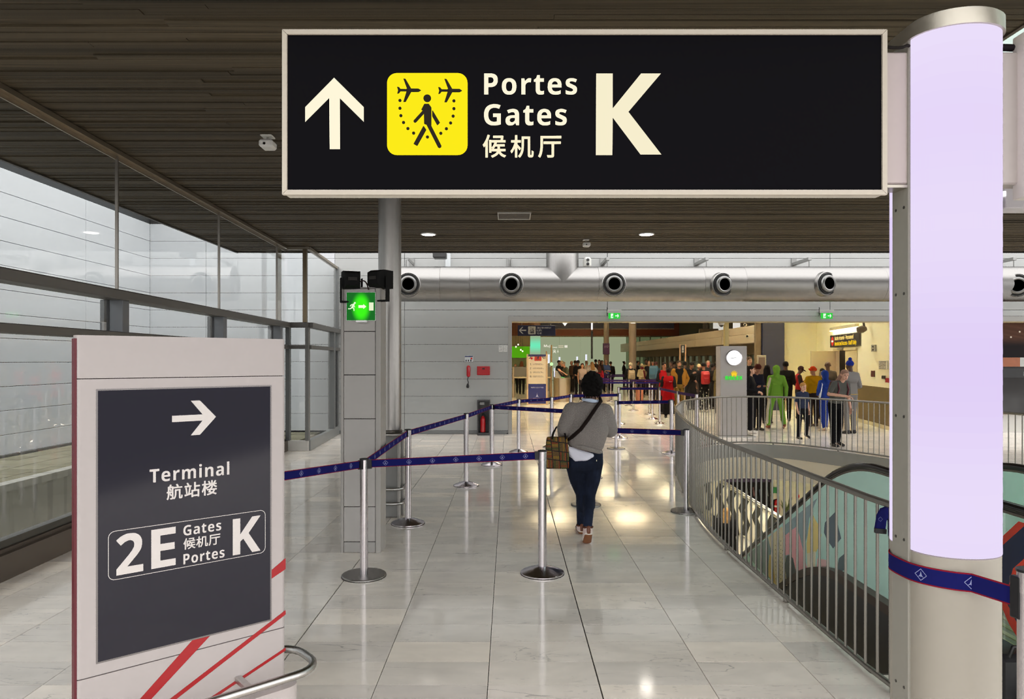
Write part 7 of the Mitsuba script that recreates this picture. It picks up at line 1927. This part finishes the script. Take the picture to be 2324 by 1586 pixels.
person('dark-haired person in a black coat in the crowd above the red jacket', fx(1352, 40), 40, 1.80, 180, MDS, 'coat', (26, 24, 26), (24, 22, 24), hair='short', hair_c=(18, 16, 16))
person('person in a dark brown coat in the crowd left of the black cap', fx(1305, 39), 39, 1.74, 160, MDS, 'coat', (60, 44, 36), (30, 26, 26), hair='short', hair_c=(40, 28, 22))
# --- lower level
LZ = -3.5


def lowered(t):
    for k in list(scene):
        if k.startswith(t + '__'):
            scene[k]['to_world'] = T().translate([0, 0, LZ])


q = at(1627, 1120, 19.6)
o = person('person in red on the lower level, seen through the railing bars', fx(1627, 21.5), 21.5, 1.72, 150, LTS, 'long', (166, 34, 40), (30, 28, 30), hair='short', hair_c=(50, 36, 30), arms=('front', 'front'), bulk=1.2)
lowered(o[0])
q = at(1650, 1190, 17.2)
o = person('person in black on the lower level below the zebra stair', fx(1648, 17.0), 17.0, 1.70, 160, MDS, 'coat', (20, 20, 22), (20, 20, 24), hair='long', hair_c=(140, 108, 70), arms=('front', 'front'), bulk=1.3)
lowered(o[0])

# --- the walking woman
WX, WYY = 0.745, 6.82
wm = thing('person', 'woman walking away in a grey knit sweater and dark jeans', 'person')
K = WYY / FOC


def wp(px, py, dy=0.0):
    """Body point at a pixel, dy metres beyond her standing plane."""
    Y = WYY + dy
    return np.array([(px - PX) * Y / FOC, Y, EYE + (PY - py) * Y / FOC])


def smooth(m, edge, it=12):
    m = m.refine_to_length(edge)
    v, f = man(m)
    tm_ = trimesh.Trimesh(v, f, process=False)
    trimesh.smoothing.filter_taubin(tm_, lamb=0.5, nu=0.53, iterations=it)
    return tm_


def B_ball(p, *r):
    return (*p, *r)


hc = wp(1343, 876, 0.03)
shL, shR = wp(1298, 932, 0.0), wp(1372, 934, 0.0)
elL, elR = wp(1282, 972, -0.02), wp(1384, 975, 0.06)
wrL, wrR = wp(1277, 992, 0.22), wp(1366, 968, 0.33)
neck0, neck1 = wp(1342, 893, 0.03), wp(1338, 922, 0.0)
hipL, hipR = wp(1308, 1048, 0.0), wp(1345, 1046, 0.0)
knR, anR = wp(1333, 1118, 0.0), wp(1327, 1194, -0.10)          # the trailing right leg, heel up
knL, anL = wp(1328, 1118, 0.12), wp(1319, 1192, 0.30)
knR = wp(1337, 1120, 0.06)
anR = wp(1334, 1196, -0.18)
headm = [blob((*hc, 0.075, 0.088, 0.10), (*(hc + [0, 0.06, -0.06]), 0.05), n=20), blob((*(hc + [0, 0.105, -0.01]), 0.016), n=8)]
sk = headm + [blob((*neck0, 0.05), (*neck1, 0.058), n=16), blob((*(shL + [0.05, 0, 0]), 0.06), (*(shR - [0.05, 0, 0]), 0.06), (*wp(1310, 1010), 0.08), (*wp(1348, 1012), 0.08), n=14), blob((*wp(1310, 1010), 0.08), (*wp(1348, 1012), 0.08), (*hipL, 0.085), (*hipR, 0.085), n=14)]
for S, E_, W, s in ((shL, elL, wrL, -1), (shR, elR, wrR, 1)):
    sk += limb([S, E_, W], [0.05, 0.042, 0.028], 14)
    sk += hand(W, W - E_, s, (0, 0, -1) if s > 0 else (0.3, 0, -1), 1.0, 1.1 if s < 0 else 0.7, 8)
sk += limb([hipR, knR, anR], [0.085, 0.058, 0.036], 14) + limb([hipL, knL, anL], [0.085, 0.058, 0.036], 14)
part(wm, 'body', fuse(sk), 'satin', 60, (92, 58, 44))


def knit(p, n, uv):
    """Rows of stitches leaning like a chunky moss knit."""
    a, b = p.x * 0.94 + p.z * 0.34, p.z * 0.94 - p.x * 0.34
    row = b / 0.0095
    col = a / 0.0125 + 0.5 * dr.floor(row)
    fx_, fy_ = col - dr.floor(col) - 0.5, row - dr.floor(row) - 0.5
    st = 1 - mikit.smoothstep(0.18, 0.55, dr.sqrt(dr.square(fx_ + 0.55 * fy_) * 1.0 + fy_ * fy_))
    r = mikit.cell_rand(dr.floor(col), dr.floor(row), 3)
    f = mikit.fbm(p.x * 90, p.z * 90, p.y * 90, 2)
    return mikit.mix((0.11, 0.096, 0.089), (0.45, 0.41, 0.385), dr.clip(st * (0.7 + 0.5 * r) + 0.2 * (f - 0.5), 0, 1))


def knit_h(p, n, uv):
    a, b = p.x * 0.94 + p.z * 0.34, p.z * 0.94 - p.x * 0.34
    row = b / 0.0095
    col = a / 0.0125 + 0.5 * dr.floor(row)
    fx_, fy_ = col - dr.floor(col) - 0.5, row - dr.floor(row) - 0.5
    return 1 - mikit.smoothstep(0.1, 0.6, dr.sqrt(dr.square(fx_ + 0.55 * fy_) + fy_ * fy_))


def denim(p, n, uv):
    f = mikit.fbm(p.x * 60, p.z * 26, p.y * 60, 3)
    w = mikit.smoothstep(0.35, 0.75, mikit.fbm(p.x * 14, p.z * 5, p.y * 8, 3))
    return mikit.mix((0.0035, 0.0055, 0.013), (0.011, 0.018, 0.042), 0.6 * w + 0.4 * f)


def wool_hair(p, n, uv):
    f = mikit.fbm(p.x * 60, p.z * 60, p.y * 60, 3)
    return mikit.mix((0.0015, 0.0012, 0.0012), (0.008, 0.0065, 0.006), f)


scene['knit'] = {'type': 'twosided', 'b': {'type': 'bumpmap', 'scale': 0.004, 'arbitrary': mikit.proc(knit_h, 0.002), 'nested': principled(mikit.proc(knit), 0.95, 0.1)['b']}}
scene['denim'] = principled(mikit.proc(denim), 0.85, 0.2)
scene['wool_hair'] = principled(mikit.proc(wool_hair), 0.85, 0.12)
swt = [blob((*(shL + [0.035, 0, 0.0]), 0.075), (*(shR - [0.035, 0, 0.0]), 0.075), (*(neck1 + [0, 0, -0.015]), 0.075), (*wp(1322, 985, -0.02), 0.125), (*wp(1350, 985, -0.02), 0.115), n=18),
       blob((*wp(1320, 975, -0.02), 0.13), (*wp(1352, 975, -0.02), 0.125), (*wp(1318, 1006, 0.0), 0.125, 0.12, 0.055), (*wp(1346, 1012, 0.0), 0.105, 0.115, 0.055), n=18)]
for S, E_, W, r in ((shL, elL, wrL, (0.086, 0.075, 0.05)), (shR, elR, wrR, (0.082, 0.078, 0.05))):
    swt += limb([S, E_, E_ + (W - E_) * 0.85], r, 16)
    swt += [blob((*(S + (E_ - S) * 0.5 - [0, 0.0, 0.01]), 0.088), (*(E_ + [0, 0.02, 0]), 0.076), n=14)]
# the ribbed lower hem, gathered
swm = smooth(fuse(swt), 0.018, 16)
part(wm, 'sweater', swm, 'knit', True)
hemp = [wp(1318 + 31 * math.cos(a) + 14, 1018 + 8 * math.cos(a), 0.13 * math.sin(a)) for a in np.linspace(0, 2 * math.pi, 36, endpoint=False)]
part(wm, 'hem_band', tube(hemp, 0.022, 10, True), 'knit', True)
part(wm, 'collar', tube([wp(1342 + 18 * math.cos(a), 909 + 2.5 * math.cos(a), 0.01 + 0.075 * math.sin(a)) for a in np.linspace(0, 2 * math.pi, 24, endpoint=False)], [0.016 + 0.004 * math.sin(3 * a) for a in np.linspace(0, 2 * math.pi, 24, endpoint=False)], 8, True), 'cloth', True, (186, 200, 220), label='pale blue shirt collar')
tail = [blob((*wp(1293, 1020, -0.07), 0.03), (*wp(1342, 1034, -0.075), 0.03), (*wp(1308, 1040, -0.10), 0.028), (*wp(1330, 1040, -0.095), 0.026), (*wp(1291, 1030, -0.04), 0.022), n=12),
        blob((*wp(1296, 1028, -0.08), 0.025), (*wp(1307, 1042, -0.105), 0.022), (*wp(1330, 1038, -0.10), 0.022), n=10)]
part(wm, 'shirt_tail', smooth(fuse(tail), 0.015, 8), 'cloth', True, (214, 214, 226), label='white shirt tail hanging out')
jeans = [blob((*wp(1307, 1030), 0.092), (*wp(1348, 1030), 0.086), (*wp(1308, 1052, -0.015), 0.105), (*wp(1346, 1050, -0.015), 0.098), n=18)] + \
    limb([wp(1308, 1052), wp(1313, 1086, 0.04), wp(1322, 1120, 0.10), anL + [0, 0, 0.015]], [0.106, 0.090, 0.066, 0.042], 18) + limb([wp(1346, 1050), wp(1343, 1086, 0.02), knR, anR + [0, 0, 0.02]], [0.098, 0.084, 0.064, 0.042], 18) + \
    [blob((*(wp(1324, 1150, 0.12)), 0.058), (*wp(1322, 1118, 0.10), 0.06), n=12), blob((*wp(1338, 1148, 0.0), 0.056), (*knR, 0.06), n=12)]
part(wm, 'jeans', smooth(fuse(jeans), 0.018, 12), 'denim', True)
part(wm, 'pocket_tag', place(box(-0.004, 0.004, 0, 0.002, -0.008, 0.008), wp(1354, 1045, -0.115), (1, 0, 0), (0, 1, 0), (0, 0, 1)), 'matte', color=(190, 180, 160))
hr = []
rg2 = np.random.default_rng(3)
hr.append(blob((*(hc + [0.0, -0.01, 0.035]), 0.098, 0.105, 0.095), (*(hc + [-0.005, -0.03, -0.035]), 0.093, 0.075, 0.07), n=22))
for k in range(130):
    d = rg2.normal(size=3)
    d /= np.linalg.norm(d)
    if d[2] < -0.75 or d[1] > 0.5 and d[2] < 0.2:
        continue
    q = hc + [0.0, -0.012, 0.01] + d * np.array([0.092, 0.098, 0.118])
    hr.append(blob((*q, 0.018 + 0.008 * rg2.random()), n=6))
part(wm, 'hair', fuse(hr), 'wool_hair', 70, label='short dense black hair')
for k in range(14):
    a = -1.1 + 2.2 * k / 13
    q = hc + np.array([0.085 * math.sin(a), -0.075 * math.cos(a), -0.085])
    part(wm, 'curl', rod(q, q + [0.004 * (k % 3 - 1), -0.004, -0.03 - 0.008 * (k % 2)], 0.009, 0.003, 6), 'wool_hair', True) if k % 2 == 0 else None
part(wm, 'strap', tube([wp(1361, 903, 0.02), wp(1364, 910, -0.05), wp(1352, 926, -0.115), wp(1336, 950, -0.155), wp(1318, 974, -0.165), wp(1300, 990, -0.12), wp(1290, 998, -0.04)], [0.016, 0.017, 0.018, 0.018, 0.018, 0.018, 0.014], 6), 'cloth', True, (26, 18, 16), label='dark crossbody strap')


def shoe(ank, toe, heel_up):
    """A trainer between the heel under ank and toe: upper, sole, collar."""
    d = toe - ank
    d[2] = 0
    d /= np.linalg.norm(d)
    return d


for ank, tip, lab in ((anR, np.array([anR[0] + 0.0, anR[1] + 0.16, 0.012]), 'trainer with a lifted heel and tan sole'), (anL, np.array([anL[0] - 0.01, anL[1] + 0.17, 0.012]), None)):
    heel = ank + np.array([0, -0.055, -0.060]) if lab else np.array([ank[0], ank[1] - 0.05, 0.022])
    ball = np.array([(heel[0] + tip[0]) / 2, heel[1] * 0.40 + tip[1] * 0.60, 0.020])
    upm = fuse([blob((*ank, 0.042), (*(ank + [0, 0, -0.03]), 0.045), (*(heel + [0, 0.01, 0.022]), 0.034), n=12), blob((*(heel + [0, 0.01, 0.022]), 0.034), (*(ank + [0, 0.03, -0.02]), 0.042), (*(ball + [0, 0, 0.025]), 0.042, 0.035, 0.028), n=12),
                blob((*(ball + [0, 0, 0.022]), 0.043, 0.035, 0.028), (*(tip + [0, -0.02, 0.022]), 0.034, 0.03, 0.022), n=12)])
    s_ = part(wm, 'shoe', smooth(upm, 0.012, 5), 'satin', True, (206, 186, 180), label=lab)
    sole = fuse([blob((*heel, 0.036, 0.036, 0.014), (*ball, 0.043, 0.03, 0.014), n=12), blob((*ball, 0.043, 0.03, 0.014), (*tip, 0.032, 0.03, 0.012), n=12)])
    part(s_, 'sole', sole, 'satin', 60, (122, 72, 36))
    part(s_, 'midsole', fuse([blob((*(heel + [0, 0, 0.013]), 0.037, 0.037, 0.010), (*(ball + [0, 0, 0.013]), 0.044, 0.03, 0.010), n=12), blob((*(ball + [0, 0, 0.013]), 0.044, 0.03, 0.010), (*(tip + [0, 0, 0.010]), 0.033, 0.03, 0.008), n=12)]), 'satin', 60, (226, 218, 206))
    part(s_, 'collar', tube([ank + np.array([0.043 * math.cos(a), 0.043 * math.sin(a), 0.004]) for a in np.linspace(0, 2 * math.pi, 14, endpoint=False)], 0.010, 6, True), 'cloth', True, (78, 46, 34))
    part(s_, 'heel_tab', blob((*(heel + [0, -0.025, 0.035]), 0.018, 0.010, 0.028), (*(heel + [0, -0.012, 0.07]), 0.018, 0.012, 0.02), n=8), 'satin', 60, (100, 56, 34))
    part(s_, 'laces', tube([ank + np.array([-0.03, 0.05, -0.01]), ank + np.array([-0.05, 0.06, -0.025]), ank + np.array([-0.045, 0.05, -0.045])], 0.004, 5), 'matte', True, (60, 46, 40))

# her tote bag
tb = thing('tote_bag', 'tote bag in bright patchwork print hanging from the woman\'s arm', 'bag')
b0, b1 = wp(1240, 1062, -0.06), wp(1288, 991, -0.06)


def patch(p, n, uv):
    i, j = dr.floor((p.x + p.z * 0.08) / 0.068), dr.floor((p.z + p.x * 0.12) / 0.085)
    r = mikit.cell_rand(i, j, 5)
    s = dr.select(r > 0.45, p.x * 70, p.z * 80)
    st = s - dr.floor(s)
    h_ = mikit.cell_rand(dr.floor(s), i, j)
    c = dr.select(h_ < 0.25, mi.Color3f(0.17, 0.040, 0.010), dr.select(h_ < 0.5, mi.Color3f(0.20, 0.115, 0.018), dr.select(h_ < 0.72, mi.Color3f(0.050, 0.058, 0.013), mi.Color3f(0.115, 0.065, 0.02))))
    line = (st < 0.22)
    ex, ey = (p.x + p.z * 0.08) / 0.068 - i, (p.z + p.x * 0.12) / 0.085 - j
    edge = (ex < 0.12) | (ey < 0.10)
    return dr.select(edge, mi.Color3f(0.010, 0.006, 0.005), dr.select(line, c * 0.25, c))


scene['patchwork'] = principled(mikit.proc(patch), 0.7, 0.25)
cxb, czb = (b0[0] + b1[0]) / 2, b0[2]
bw, bh = (b1[0] - b0[0]) / 2, b1[2] - b0[2]
bagm = Manifold.hull_points(np.vstack([sph(8) * 0.012 + np.array([cxb + sx * w, WYY - 0.06 + y, czb + z]) for sx in (1, -1) for w, y, z in ((bw * 0.98, 0.05, 0.012), (bw * 0.98, -0.05, 0.012), (bw * 0.86, 0.025, bh - 0.012), (bw * 0.86, -0.025, bh - 0.012), (bw * 1.0, -0.055, bh * 0.4), (bw * 1.0, 0.055, bh * 0.4))]))
part(tb, 'bag', smooth(bagm, 0.03, 3), 'patchwork', 50)
for y in (-0.095, -0.03):
    part(tb, 'handle', tube([(cxb - 0.05, WYY + y, b1[2] - 0.02), (cxb - 0.035, WYY + y + 0.01, b1[2] + 0.035), (cxb + 0.0, WYY + 0.02, b1[2] + 0.085), (cxb + 0.055, WYY + 0.03, b1[2] + 0.085), (cxb + 0.075, WYY + y + 0.01, b1[2] + 0.03), (cxb + 0.085, WYY + y, b1[2] - 0.02)], 0.008, 6), 'cloth', True, (20, 14, 14))
